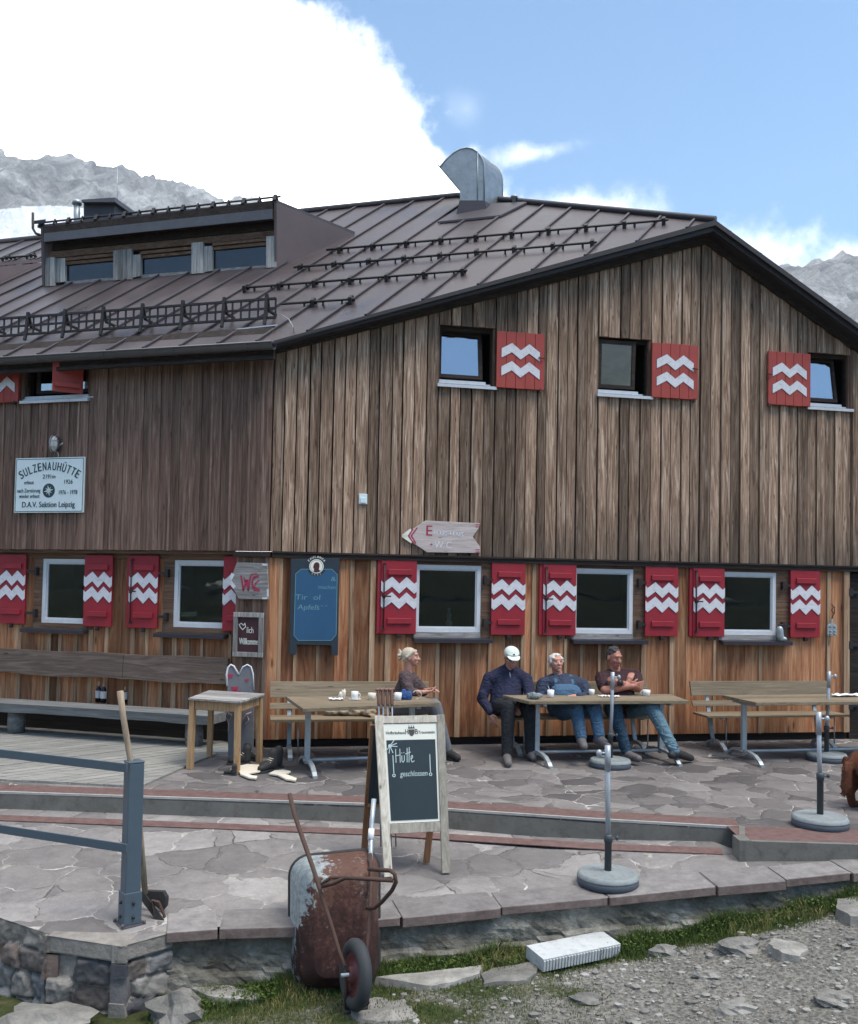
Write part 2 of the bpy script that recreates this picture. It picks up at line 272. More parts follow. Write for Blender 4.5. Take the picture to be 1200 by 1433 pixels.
m = MT('old_render', .92, 0, .2); n1 = m.noise(m.co(), 3.0, 8, .7); n2 = m.noise(m.co((1, 1, 1.6)), 14, 8, .75)
c = m.ramp(n1, [(.35, (.10, .09, .072)), (.5, (.20, .19, .16)), (.6, (.32, .31, .27)), (.68, (.52, .51, .47))]); c = m.hsv(c, m.math('ADD', m.math('MULTIPLY', n2, 1.0), .5)); m.col(c); m.bump(m.math('ADD', n1, m.math('MULTIPLY', n2, .6)), 1, .04)
m = MT('rock', .9, 0, .25); n1 = m.noise(m.co(), 4, 8, .7); n2 = m.noise(m.co(), 26, 7, .75); t = m.attr()
c = m.hsv(m.ramp(n1, [(.3, (.13, .126, .115)), (.5, (.225, .217, .197)), (.7, (.34, .325, .30))]), m.math('ADD', m.math('MULTIPLY', n2, .8), .6)); c = m.hsv(c, m.math('ADD', m.math('MULTIPLY', t, .7), .65)); m.col(c); m.bump(m.math('ADD', n1, m.math('MULTIPLY', n2, .4)), .8, .03)
m = MT('ground', .95, 0, .2); n1 = m.noise(m.co(), 1.1, 6, .6); n2 = m.noise(m.co(), 38, 6, .75); v3 = m.vor(m.co(), 34); gr_ = m.attr('grass')
c = m.ramp(m.math('ADD', m.math('MULTIPLY', n2, .7), m.math('MULTIPLY', v3, .4)), [(.3, (.075, .07, .06)), (.5, (.155, .147, .13)), (.7, (.26, .25, .225))]); c = m.hsv(c, m.math('ADD', m.math('MULTIPLY', n1, .6), .7))
gc = m.ramp(m.noise(m.co(), 7, 6, .7), [(.3, (.025, .033, .012)), (.55, (.055, .068, .022)), (.75, (.12, .105, .05))]); gf = m.ramp(m.math('ADD', gr_, m.math('MULTIPLY', m.math('SUBTRACT', n2, .5), .9)), [(.42, 0.0), (.6, 1.0)])
c = m.mix(gf, c, gc); m.col(c); m.bump(m.math('ADD', n2, m.math('MULTIPLY', v3, .6)), .9, .03)
m = MT('grass_m', .8, 0, .2); t = m.attr(); m.col(m.ramp(t, [(0, (.035, .06, .012)), (.5, (.065, .10, .022)), (.8, (.12, .14, .04)), (1, (.30, .24, .11))])); m.b.inputs['Transmission Weight'].default_value = 0
m = MT('mountain_rock', 1, 0, .1); vz = m.co((1, 1, 1)); n1 = m.noise(m.co((1, 1, .45)), .012, 12, .72, .6); n2 = m.noise(m.co((1, 1, .6)), .06, 8, .75)
c = m.ramp(n1, [(.36, (.12, .125, .125)), (.47, (.25, .25, .245)), (.56, (.38, .38, .37)), (.68, (.55, .55, .54))]); n3 = m.noise(m.co((1, 1, .7)), .22, 6, .8); c = m.hsv(c, m.math('ADD', m.math('MULTIPLY', n2, 1.5), .25)); c = m.hsv(c, m.math('ADD', m.math('MULTIPLY', n3, 1.2), .4))
sn = m.attr('snow'); c = m.mix(m.ramp(m.math('ADD', sn, m.math('MULTIPLY', m.math('SUBTRACT', n2, .5), .5)), [(.45, 0.0), (.52, 1.0)]), c, (.9, .92, .95)); m.col(c); m.bump(m.math('ADD', n1, m.math('MULTIPLY', n2, .3)), 1, 25)
m = MT('mountain_green', 1, 0, .1); n1 = m.noise(m.co(), .02, 10, .7); m.col(m.ramp(n1, [(.35, (.035, .045, .028)), (.6, (.07, .08, .05)), (.75, (.15, .15, .14))]))
# glass: real pane, mixes see-through with a mirror coat
def glass(name, refl, tint):
    m = MT(name); t = m.t; t.nodes.remove(m.b); tr = m.n('ShaderNodeBsdfTransparent'); tr.inputs[0].default_value = (*tint, 1); gl = m.n('ShaderNodeBsdfGlossy'); gl.inputs['Roughness'].default_value = .02
    gl.inputs['Color'].default_value = (.9, .95, 1, 1); lw = m.n('ShaderNodeLayerWeight'); lw.inputs[0].default_value = .25; a = m.math('ADD', m.math('MULTIPLY', lw.outputs['Fresnel'], .5), refl, True)
    bp = m.n('ShaderNodeBump'); bp.inputs['Strength'].default_value = .04; bp.inputs['Distance'].default_value = .05; m.l(m.noise(m.co(), 2.2, 2, .5), bp.inputs['Height']); m.l(bp.outputs[0], gl.inputs['Normal'])
    mx_ = m.n('ShaderNodeMixShader'); m.l(a, mx_.inputs[0]); m.l(tr.outputs[0], mx_.inputs[1]); m.l(gl.outputs[0], mx_.inputs[2]); m.l(mx_.outputs[0], m.o.inputs[0])
glass('glass_low', .045, (.55, .6, .58)); glass('glass_up', .36, (.4, .42, .45)); glass('glass_dormer', .05, (.4, .42, .45))
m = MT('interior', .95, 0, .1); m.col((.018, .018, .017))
# ---------------------------------------------------------------- mesh builder
class MB:
    def __init__(s): s.v = []; s.f = []; s.mi = []; s.t = []; s.sm = []; s.cur = 0; s.at = {}
    def add(s, vs, fs, tone=None, smooth=False, M=None):
        b = len(s.v); tone = random.random() if tone is None else tone
        if M is not None: vs = [M @ Vector(v) for v in vs]
        s.v += [tuple(v) for v in vs]
        for f in fs: s.f.append(tuple(i+b for i in f)); s.mi.append(s.cur); s.t.append(tone); s.sm.append(smooth)
        return s
    def hexa(s, c, tone=None, M=None):   # bottom 4 ccw, top 4
        return s.add(c, [(3, 2, 1, 0), (4, 5, 6, 7), (0, 1, 5, 4), (1, 2, 6, 5), (2, 3, 7, 6), (3, 0, 4, 7)], tone, M=M)
    def box(s, x0, x1, y0, y1, z0, z1, tone=None, M=None):
        return s.hexa([(x0, y0, z0), (x1, y0, z0), (x1, y1, z0), (x0, y1, z0), (x0, y0, z1), (x1, y0, z1), (x1, y1, z1), (x0, y1, z1)], tone, M)
    def prism(s, poly, d, tone=None, M=None, caps=True):   # poly: list of 3D, extruded by vector d
        n = len(poly); p = [Vector(q) for q in poly]; d = Vector(d); vs = p+[q+d for q in p]
        nn_ = Vector((0, 0, 0))
        for i in range(n): nn_ += p[i].cross(p[(i+1) % n])
        fl = nn_.dot(d) > 0
        fs = [((i, (i+1) % n, (i+1) % n+n, i+n) if fl else (i+n, (i+1) % n+n, (i+1) % n, i)) for i in range(n)]
        if caps:
            a = tuple(range(n)); b = tuple(range(n, 2*n)); fs += [tuple(reversed(a)), b] if fl else [a, tuple(reversed(b))]
        return s.add(vs, fs, tone, M=M)
    def tube(s, pts, r, n=8, tone=None, M=None, cap=True):
        pts = [Vector(p) for p in pts]; rs = r if hasattr(r, '__len__') else [r]*len(pts); vs = []; fs = []
        up = None
        for i, p in enumerate(pts):
            t = (pts[min(i+1, len(pts)-1)]-pts[max(i-1, 0)]).normalized()
            if up is None: up = Vector((0, 0, 1)) if abs(t.z) < .9 else Vector((1, 0, 0))
            a = t.cross(up).normalized(); up = a.cross(t).normalized()
            for k in range(n):
                an = 2*math.pi*k/n; vs.append(p+(a*math.cos(an)+up*math.sin(an))*rs[i])
        for i in range(len(pts)-1):
            for k in range(n): fs.append((i*n+k, i*n+(k+1) % n, (i+1)*n+(k+1) % n, (i+1)*n+k))
        if cap: fs += [tuple(reversed(range(n))), tuple(range((len(pts)-1)*n, len(pts)*n))]
        return s.add(vs, fs, tone, True, M)
    def bar(s, pts, wd, th, side, tone=None, M=None):     # rectangular section swept; side = width direction
        pts = [Vector(p) for p in pts]; side = Vector(side).normalized(); vs = []; fs = []
        for i, p in enumerate(pts):
            t = (pts[min(i+1, len(pts)-1)]-pts[max(i-1, 0)]).normalized(); n = t.cross(side).normalized()
            vs += [p+side*wd/2+n*th/2, p-side*wd/2+n*th/2, p-side*wd/2-n*th/2, p+side*wd/2-n*th/2]
        for i in range(len(pts)-1):
            for k in range(4): fs.append((i*4+k, i*4+(k+1) % 4, (i+1)*4+(k+1) % 4, (i+1)*4+k))
        fs += [(3, 2, 1, 0), tuple(range(len(pts)*4-4, len(pts)*4))]
        return s.add(vs, fs, tone, M=M)
    def lathe(s, prof, n=24, M=None, tone=None, smooth=True):
        vs = []; fs = []
        for r, z in prof:
            for k in range(n): a = 2*math.pi*k/n; vs.append((r*math.cos(a), r*math.sin(a), z))
        for i in range(len(prof)-1):
            for k in range(n): fs.append((i*n+k, i*n+(k+1) % n, (i+1)*n+(k+1) % n, (i+1)*n+k))
        fs += [tuple(reversed(range(n))), tuple(range((len(prof)-1)*n, len(prof)*n))]
        return s.add(vs, fs, tone, smooth, M)
    def ball(s, c, r, n=12, tone=None, M=None, jit=0, seed=0, smooth=True):
        r = r if hasattr(r, '__len__') else (r, r, r); vs = []; fs = []; m_ = n//2
        for i in range(m_+1):
            for k in range(n):
                a = math.pi*i/m_; b = 2*math.pi*k/n; q = Vector((math.sin(a)*math.cos(b), math.sin(a)*math.sin(b), math.cos(a)))
                j = 1+(jit*noise.noise(q*1.7+Vector((seed, seed*2.1, 0))) if jit else 0)
                vs.append((c[0]+q.x*r[0]*j, c[1]+q.y*r[1]*j, c[2]+q.z*r[2]*j))
        for i in range(m_):
            for k in range(n): fs.append((i*n+k, (i+1)*n+k, (i+1)*n+(k+1) % n, i*n+(k+1) % n))
        return s.add(vs, fs, tone, smooth, M)
    def cone(s, a, b, ra, rb, n=12):     # closed tapered capsule for remeshing
        a = Vector(a); b = Vector(b); d = b-a; Ln = max(d.length, 1e-4); q = d.normalized().to_track_quat('Z', 'Y').to_matrix().to_4x4(); q.translation = a; pr = []
        for i in range(5): t = math.pi/2*(i/4); pr.append((max(ra*math.sin(t), 1e-4), -ra*math.cos(t)))
        for i in range(5): t = math.pi/2*(i/4); pr.append((max(rb*math.cos(t), 1e-4), Ln+rb*math.sin(t)))
        return s.lathe(pr, n, q)
def obj(name, mb, mats, parent=None, rot=0, loc=(0, 0, 0), bev=0, label=None, **props):
    me = bpy.data.meshes.new(name); me.from_pydata(mb.v, [], mb.f); mats = mats if isinstance(mats, (list, tuple)) else [mats]
    for q in mats: me.materials.append(MATS[q])
    me.polygons.foreach_set('material_index', mb.mi); me.polygons.foreach_set('use_smooth', mb.sm)
    a = me.attributes.new('tone', 'FLOAT', 'FACE'); a.data.foreach_set('value', mb.t)
    for k, (dom, vals) in mb.at.items(): a = me.attributes.new(k, 'FLOAT', dom); a.data.foreach_set('value', vals)
    me.update(); o = bpy.data.objects.new(name, me); COL.objects.link(o)
    o.location = loc; o.rotation_euler = (0, 0, rot) if not hasattr(rot, '__len__') else rot
    if parent: o.parent = parent
    if bev:
        b = o.modifiers.new('bevel', 'BEVEL'); b.width = bev; b.segments = 2; b.limit_method = 'ANGLE'
    if label: o['label'] = label
    for k, v in props.items(): o[k] = v
    return o
def thing(name, label, cat, loc=(0, 0, 0), rot=0, group=None):
    o = bpy.data.objects.new(name, None); COL.objects.link(o); o.location = loc; o.rotation_euler = (0, 0, rot) if not hasattr(rot, '__len__') else rot
    o['label'] = label; o['category'] = cat; o.empty_display_size = .1
    if group: o['group'] = group
    return o
def copy_tree(o, parent=None):
    c = o.copy(); COL.objects.link(c)
    if parent: c.parent = parent
    for ch in [q for q in bpy.data.objects if q.parent == o]: copy_tree(ch, c)
    return c
def single(name, mb, mats, label, cat, group=None, **k):
    o = obj(name, mb, mats, **k); o['label'] = label; o['category'] = cat
    if group: o['group'] = group
    return o
_tc = {}
def textmesh(body):
    if body in _tc: return _tc[body]
    c = bpy.data.curves.new('t', 'FONT'); c.body = body; c.size = 1; c.resolution_u = 3; o = bpy.data.objects.new('t', c); COL.objects.link(o)
    bpy.context.view_layer.update(); dg = bpy.context.evaluated_depsgraph_get(); me = o.evaluated_get(dg).to_mesh()
    vs = [(v.co.x, v.co.y) for v in me.vertices]; fs = [tuple(p.vertices) for p in me.polygons]; o.evaluated_get(dg).to_mesh_clear(); bpy.data.objects.remove(o); bpy.data.curves.remove(c)
    _tc[body] = (vs, fs); return vs, fs
def text(mb, body, cx, cz, h, y, width=None, ang=0, M=None, bold=0, shear=0):
    """flat lettering facing local -y, centred at cx, baseline cz, capital height h"""
    vs, fs = textmesh(body)
    if not vs: return
    x0 = min(v[0] for v in vs); x1 = max(v[0] for v in vs); sc = h/.69; sx = sc if width is None else width/(x1-x0); ca, sa = math.cos(ang), math.sin(ang); lay = [0] if not bold else [-bold, 0, bold]
    for i, dx in enumerate(lay):
        o = []
        for vx, vz in vs:
            X = (vx-(x0+x1)/2)*sx+dx+vz*sc*shear; Z = vz*sc; o.append((cx+X*ca-Z*sa, y-.0006*i, cz+X*sa+Z*ca))
        mb.add(o, fs, .5, M=M)
def stroke(mb, pts, wd, y, M=None):
    for a, b in zip(pts[:-1], pts[1:]):
        d = Vector((b[0]-a[0], b[1]-a[1])); n_ = Vector((-d.y, d.x)).normalized()*wd/2 if d.length else Vector((0, 0)); e = d.normalized()*wd*.3
        mb.add([(a[0]-e.x+n_.x, y, a[1]-e.y+n_.y), (a[0]-e.x-n_.x, y, a[1]-e.y-n_.y), (b[0]+e.x-n_.x, y, b[1]+e.y-n_.y), (b[0]+e.x+n_.x, y, b[1]+e.y+n_.y)], [(0, 1, 2, 3)], .5, M=M)
def disc(mb, cx, cz, r, y, n=28, r0=0, M=None, th=.002):
    if r0:
        for k in range(n):
            a = 2*math.pi*k/n; b = 2*math.pi*(k+1)/n
            mb.add([(cx+r0*math.cos(a), y, cz+r0*math.sin(a)), (cx+r*math.cos(a), y, cz+r*math.sin(a)), (cx+r*math.cos(b), y, cz+r*math.sin(b)), (cx+r0*math.cos(b), y, cz+r0*math.sin(b))], [(0, 1, 2, 3)], .5, M=M)
    else: mb.prism([(cx+r*math.cos(2*math.pi*k/n), y+th, cz+r*math.sin(2*math.pi*k/n)) for k in range(n)], (0, -th, 0), .5, M=M)
# ================================================================ THE HUT
hut = thing('mountain_hut', 'large timber clad mountain hut with dark metal roof and red and white zigzag shutters', 'hut', loc=K)
Z0, ZB = .10, 2.30
def interp(pts):
    def f(x):
        if x <= pts[0][0]: a, b = pts[0], pts[1]
        elif x >= pts[-1][0]: a, b = pts[-2], pts[-1]
        else:
            for a, b in zip(pts[:-1], pts[1:]):
                if a[0] <= x <= b[0]: break
        return a[1]+(b[1]-a[1])*(x-a[0])/(b[0]-a[0])
    return f
ra = wb(385, 487); rb = wb(995, 340); rc = wb(1190, 483)
ztopB = interp([ra, rb, rc])
def breaks(a, b, holes, nom, jit):
    ed = sorted({a, b}|{h[0] for h in holes if a < h[0] < b}|{h[1] for h in holes if a < h[1] < b}); r = [a]
    for p, q in zip(ed[:-1], ed[1:]):
        n = max(1, round((q-p)/nom)); xs = [p+(q-p)*(i+(random.uniform(-jit, jit) if 0 < i < n else 0))/n for i in range(n+1)]; r += xs[1:]
    return r
def segs(u, zb, zt, holes):
    r = [(zb, zt)]
    for h in holes:
        if h[0] < u < h[1]:
            nr = []
            for a, b in r:
                if h[3] <= a or h[2] >= b: nr.append((a, b)); continue
                if h[2] > a+.01: nr.append((a, h[2]))
                if h[3] < b-.01: nr.append((h[3], b))
            r = nr
    return r
def strips(mb, br, zb, zt, holes, y0, y1, gap, jy=.004, proud=0, tone=None):
    for i, (a, b) in enumerate(zip(br[:-1], br[1:])):
        um = (a+b)/2; T = zt(um); tn = random.random() if tone is None else tone
        dy = (proud if i % 2 else 0)+random.uniform(0, jy); sk = random.uniform(-.004, .004) if jy else 0
        for (p, q) in segs(um, zb, T, holes):
            g_ = gap/2*random.uniform(.7, 1.3); A, B_ = a+g_, b-g_
            qa = zt(A) if q == T else q; qb = zt(B_) if q == T else q
            if q != T and jy: p_ = p
            mb.hexa([(A, y0-dy-sk, p), (B_, y0-dy+sk, p), (B_, y1, p), (A, y1, p), (A, y0-dy-sk, qa), (B_, y0-dy+sk, qb), (B_, y1, qb), (A, y1, qa)], tn)
# openings, measured on the wall plane: (left, right, bottom, top)
SZ = 4.40; ST = 5.13
upB = [(wb(613, 500)[0], wb(692, 500)[0], SZ, ST), (wb(835, 510)[0], wb(909, 510)[0], SZ, ST), (wb(1127, 530)[0], wb(1188, 530)[0], SZ, ST)]
LT, LB = 2.228, 1.345
loB = [(wb(570, 840)[0], wb(686, 840)[0], 1.30, LT), (wb(792, 840)[0], wb(901, 840)[0], 1.30, LT), (wb(1000, 840)[0], wb(1103, 840)[0], 1.30, LT)]
uEnd = wb(1189, 640)[0]
br = breaks(0, uEnd, upB, .140, .10); cl = MB(); strips(cl, br, ZB, lambda u: ztopB(u)+.05, upB, -.03, -.004, .016, .006, .018)
cl.box(uEnd, uEnd+.09, -.06, 0, ZB, ztopB(uEnd)+.05, .3)
br2 = breaks(uEnd+.09, 9.4, [], .15, .1); strips(cl, br2, ZB, lambda u: ztopB(u)+.05, [], -.012, 0, .016, .004, .012)
obj('upper_cladding', cl, 'clad_grey', hut, AB)
bk = MB(); q = sorted({0, 9.4, uEnd}|{h[0] for h in upB}|{h[1] for h in upB}|{rb[0]})
strips(bk, q, ZB, lambda u: ztopB(u)+.04, upB, 0, .10, 0, 0, 0, .0)
q = sorted({0, 9.4, uEnd}|{h[0] for h in loB}|{h[1] for h in loB})
strips(bk, [x for x in q if x <= uEnd+.001], -.05, lambda u: ZB-.01, loB, .055, .15, 0, 0, 0, .0); bk.box(uEnd, 9.4, .10, .16, -.05, ZB-.01, 0)
# ---- wall A
wl = -9.0
aUp = (wa(36, 540)[0], wa(128, 540)[0], 4.20, 4.72)
loA = [(wa(40, 830)[0], wa(122, 830)[0], 1.30, LT), (wa(222, 830)[0], wa(318, 830)[0], 1.30, LT)]
br = breaks(wl, 0, [aUp], .135, .25); ca = MB(); strips(ca, br, ZB, lambda u: 4.9, [aUp], -.03, -.004, .003, .006, .010)
for u in br[1:-1:2]:
    for (p, q_) in segs(u, ZB-.002, 4.9, [(aUp[0]-.03, aUp[1]+.03, aUp[2], aUp[3])]): ca.box(u-.013, u+.013, -.050, -.03, p, q_, .9+random.random()*.1)
obj('side_upper_cladding', ca, 'clad_brown', hut, AA)
ab = MB(); q = sorted({wl, 0, aUp[0], aUp[1]}); strips(ab, q, ZB, lambda u: 4.95, [aUp], 0, .10, 0, 0, 0, 0)
RA = .10    # the ground floor of this side stands back
q = sorted({wl, 0}|{h[0] for h in loA}|{h[1] for h in loA}); strips(ab, q, -.05, lambda u: ZB, loA, .055+RA, .15+RA, 0, 0, 0, 0)
obj('wall_core', bk, 'dark_beam', hut, AB); obj('side_wall_core', ab, 'dark_beam', hut, AA)
def lower(br, holes, y, end, Z0=Z0):
    a = MB(); b = MB(); strips(a, br, Z0, lambda u: 2.225, holes, y, y+.022, .004, .003, 0)
    for i, u in enumerate(br[1:-1]):
        if random.random() < .62:
            wd = random.choice((.018, .024, .032))
            for (p, q_) in segs(u, Z0, 2.225, [(h[0]-.03, h[1]+.03, h[2], h[3]) for h in holes]): b.box(u-wd, u+wd, y-.022, y, p, q_)
    return a, b
br = breaks(0.12, uEnd-.1, loB, .21, .16); a, b = lower(br, loB, .018, 0)
a.box(0, .12, -.005, .04, Z0, 2.225, .75); b.box(.12, .16, -.012, .035, Z0, 2.225, .6); b.box(uEnd-.10, uEnd-.02, -.025, .04, Z0, 2.225, .5)
obj('lower_cladding', a, 'clad_low', hut, AB); obj('lower_batten', b, 'clad_low_batten', hut, AB)
br = breaks(wl, -.42, loA, .2, .16); a, b = lower(br, loA, .018+RA, 0, .36); obj('side_lower_cladding', a, 'clad_low', hut, AA); obj('side_lower_batten', b, 'clad_low_batten', hut, AA)
a = MB(); x = -.42
while x < -.02: a.box(x, min(x+.105, -.004), -.004, .1, Z0, 2.23); x += .107
a.box(-.05, 0, -.02, .02, Z0, 2.23, .9); obj('corner_panel', a, 'brown_beam_v', hut, AA)
a = MB(); a.box(-.46, 9.4, -.052, .02, 2.225, 2.292, .5); a.box(-.46, 9.4, -.075, -.03, 2.292, 2.305, .5)
a2 = MB(); a2.box(-.45, .06, -.058, .03, 2.225, 2.292, .5)
obj('ledge_band', MB().box(.03, 9.4, -.050, .017, 2.225, 2.290, .5).box(.03, 9.4, -.068, -.046, 2.278, 2.299, .4), 'dark_beam', hut, AB)
obj('ledge_band', MB().box(-.45, .02, -.050, .0, 2.232, 2.292, .5), 'dark_beam', hut, AA)
obj('overhang_soffit', MB().box(wl, -.45, .0, .16, 2.26, 2.296, .5).box(wl, -.45, .09, .12, 2.20, 2.26, .9), 'brown_beam', hut, AA)
obj('plinth', MB().box(0, 9.4, .10, .2, -.3, Z0, .2), 'interior', hut, AB); obj('plinth', MB().box(wl, -.01, .17, .3, -.3, .36, .2), 'interior', hut, AA)  # side plinth raised in near-black: under-bench shade put into its colour
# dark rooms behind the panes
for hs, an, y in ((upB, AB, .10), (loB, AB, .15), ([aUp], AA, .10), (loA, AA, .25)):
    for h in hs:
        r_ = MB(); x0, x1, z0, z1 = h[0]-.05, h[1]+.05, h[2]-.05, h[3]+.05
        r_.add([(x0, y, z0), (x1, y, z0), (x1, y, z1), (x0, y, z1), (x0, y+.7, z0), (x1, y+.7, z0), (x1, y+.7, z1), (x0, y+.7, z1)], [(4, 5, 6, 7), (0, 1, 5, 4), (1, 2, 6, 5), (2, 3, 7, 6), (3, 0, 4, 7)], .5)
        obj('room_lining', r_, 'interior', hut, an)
# door at the far right corner
d_ = MB(); d_.box(uEnd+.01, uEnd+.9, .03, .09, 0, 2.2, .1)
dr = obj('door', d_, 'dark_beam', hut, AB); h_ = MB()
for z in (.45, 1.25, 1.95): h_.box(uEnd-.03, uEnd+.03, -.03, .01, z-.05, z+.05); h_.box(uEnd-.01, uEnd+.14, -.0, .03, z-.02, z+.02)
obj('hinge', h_, 'black_iron', dr)
# ---- windows
def frame_ring(mb, x0, x1, z0, z1, t, y0, y1, tn=.5):
    mb.box(x0, x1, y0, y1, z0, z0+t, tn); mb.box(x0, x1, y0, y1, z1-t, z1, tn); mb.box(x0, x0+t, y0, y1, z0+t, z1-t, tn); mb.box(x1-t, x1, y0, y1, z0+t, z1-t, tn)
def low_window(x0, x1, an, yo, holes, side, wsill, name='window'):
    # white framed pane; timber jambs fill the opening beside it
    h = holes; f = MB(); z0, z1 = 1.37, 2.185
    frame_ring(f, x0, x1, z0, z1, .05, yo+.005, yo+.05); frame_ring(f, x0+.045, x1-.045, z0+.045, z1-.045, .022, yo+.02, yo+.055)
    f.box((x0+x1)/2-.03, (x0+x1)/2+.03, yo-.004, yo+.01, z0-.012, z0+.006)
    wo = obj(name, f, 'frame_white', hut, an)
    obj('glass', MB().box(x0+.06, x1-.06, yo+.035, yo+.041, z0+.06, z1-.06), 'glass_low', wo)
    j = MB()
    if h[0] < x0: j.box(h[0], x0, yo+.0, yo+.06, h[2], h[3], .6)
    if h[1] > x1: j.box(x1, h[1], yo+.0, yo+.06, h[2], h[3], .6)
    j.box(x0, x1, yo+.0, yo+.06, z1, h[3], .3); obj('jamb', j, 'brown_beam', wo)
    obj('lower_rail', MB().box(x0, x1, yo-.005, yo+.06, h[2], z0, .6), 'weathered' if an == AB else 'brown_beam', wo)
    s_ = MB(); s_.hexa([(wsill[0], yo-.11, 1.245), (wsill[1], yo-.11, 1.245), (wsill[1], yo+.02, 1.26), (wsill[0], yo+.02, 1.26), (wsill[0], yo-.11, 1.29), (wsill[1], yo-.11, 1.29), (wsill[1], yo+.02, 1.305), (wsill[0], yo+.02, 1.305)], .5)
    obj('sill', s_, 'dark_sill', wo); return wo
B_ = lambda x, y=840: wb(x, y)[0]
A_ = lambda x, y=840: wa(x, y, -RA)[0]
for (x0, x1), h, sl in zip(((579, 672.5), (800, 885.5), (1006, 1085.5)), loB, ((577, 686), (798, 901.5), (1006, 1102))):
    low_window(B_(x0), B_(x1), AB, .0, h, 1, (B_(sl[0], 897), B_(sl[1], 897)))
for (x0, x1), h, sl in zip(((58.5, 124), (243, 322)), loA, ((36, 124), (221, 319))):
    low_window(A_(x0), A_(x1), AA, RA, h, 0, (A_(sl[0], 880), A_(sl[1], 880)))
# ---- shutters with white zigzag bands
def zig(mb, x0, x1, zc, th, y, fr):
    up = [(x0+(x1-x0)*a, zc+b) for a, b in fr]
    for (a, b), (c, d) in zip(up[:-1], up[1:]): mb.hexa([(a, y-.003, b-th), (c, y-.003, d-th), (c, y, d-th), (a, y, b-th), (a, y-.003, b), (c, y-.003, d), (c, y, d), (a, y, b)], .5)
ZL = [(0, -.05), (.06, -.077), (.30, 0), (.51, -.082), (.71, 0), (.93, -.082), (1, -.055)]
def low_shutter(x0, x1, an, y, latch, hx=None, lab=None):
    s_ = MB(); s_.box(x0, x1, y-.045, y-.012, LB, 2.236, .5)
    if latch: s_.box(x0-.045, x0+.01, y-.03, y+.01, LB, 2.232, .4)
    so_ = obj('shutter', s_, 'red_low', hut, an, bev=.003)
    if lab: so_['label'] = lab
    yf = y-.045
    for z in (2.05, 1.465): obj('batten', MB().box(x0+(x1-x0)*.18, x0+(x1-x0)*.86, yf-.022, yf, z, z+.07, .6), 'red_low', so_, bev=.006)
    o_ = MB(); zg = MB()
    for zc in (2.03, 1.845):
        zig(o_, x0+.001, x1-.001, zc+.008, .136, yf-.0005, ZL); zig(zg, x0, x1, zc, .12, yf-.004, ZL)
    obj('zigzag_outline', o_, 'outline', so_); obj('zigzag_band', zg, 'white_paint', so_)
    i_ = MB()
    if latch:
        i_.tube([(x0+.035, yf-.016, LB+.05), (x0+.035, yf-.016, 2.19)], .008, 6); zc = 1.79; i_.box(x0+.02, x0+.05, yf-.03, yf, zc-.02, zc+.02); i_.tube([(x0+.035, yf-.03, zc), (x0+.06, yf-.04, zc+.004), (x0+.115, yf-.035, zc+.004)], .010, 6)
        for z in (LB+.06, 2.18): i_.box(x0+.02, x0+.052, yf-.025, yf, z-.012, z+.012)
        obj('latch_rod', i_, 'black_iron', so_); i_ = MB()
    i_.box((x0+x1)/2-.012, (x0+x1)/2+.012, y-.06, y-.01, LB-.05, LB, .5); i_.box((x0+x1)/2+.012, (x0+x1)/2+.035, y-.065, y-.05, LB-.04, LB-.005, .5)
    obj('shutter_catch', i_, 'black_iron', so_)
    if hx:
        for z in (2.02, 1.49):
            i_ = MB(); i_.box(hx[0], hx[1], y-.045, y-.03, z-.016, z+.016); c = hx[0]+.02 if abs(hx[0]-x1) > abs(hx[1]-x1) else hx[1]-.02
            c = hx[0] if hx[2] > 0 else hx[1]; i_.box(c-.015, c+.018, y-.06, y-.0, z-.05, z+.05); obj('hinge', i_, 'black_iron', so_)
for x0, x1, lt, hx in ((532, 581.5, 1, None), (686, 733, 0, (677, 688, 1)), (758, 804, 1, None), (900.5, 946, 0, (892, 902, 1)), (967.5, 1011, 1, None), (1103, 1144, 0, (1093, 1104, 1))):
    low_shutter(B_(x0), B_(x1), AB, .0, lt, (B_(hx[0]), B_(hx[1]), 1) if hx else None)
for x0, x1, lt, hx in ((0.5, 38, 0, (39, 52, -1)), (120, 159, 0, None), (183, 223, 1, (223, 235, -1)), (314, 354, 0, None)):
    low_shutter(A_(x0), A_(x1), AA, RA-.0, lt, (A_(hx[0]), A_(hx[1]), -1) if hx else None)
ZU = [(0, -.075), (.2, -.02), (.27, 0), (.5, -.085), (.72, 0), (1, -.095)]
def up_shutter(x0, x1, z0, z1, an, y, parent=hut, rows=2, latch=1, rot=None):
    s_ = MB(); n = 5; wv = (x1-x0)/n
    for i in range(n): s_.box(x0+i*wv+.0025, x0+(i+1)*wv-.0025, y-.05, y-.018, z0+random.uniform(-.002, .002), z1+random.uniform(-.003, .003))
    so_ = obj('shutter', s_, 'red_up', parent, an, bev=.002); obj('batten', MB().box(x0+.01, x1-.01, y-.019, y-.004, z0+.1, z0+.17), 'red_up', so_); obj('batten', MB().box(x0+.01, x1-.01, y-.019, y-.004, z1-.17, z1-.1), 'red_up', so_)
    W_ = x1-x0; zg = MB(); zo = MB()
    for r in range(rows):
        zc = z0+(z1-z0)*.80-r*.225 if rows == 2 else z0+(z1-z0)*.72; zig(zo, x0+W_*.095, x0+W_*.905, zc+.004, .125, y-.0505, ZU); zig(zg, x0+W_*.1, x0+W_*.9, zc, .115, y-.053, ZU)
    obj('zigzag_outline', zo, 'outline', so_); obj('zigzag_band', zg, 'white_paint', so_)
    k = MB(); lx = x1-.03 if latch > 0 else x0+.03; k.tube([(lx-.05, y-.065, z0+.4), (lx+.02, y-.07, z0+.39)], .008, 6); k.box(lx-.03, lx-.01, y-.07, y-.03, z0-.035, z0+.01); obj('shutter_iron', k, 'rust_m', so_)
    return so_
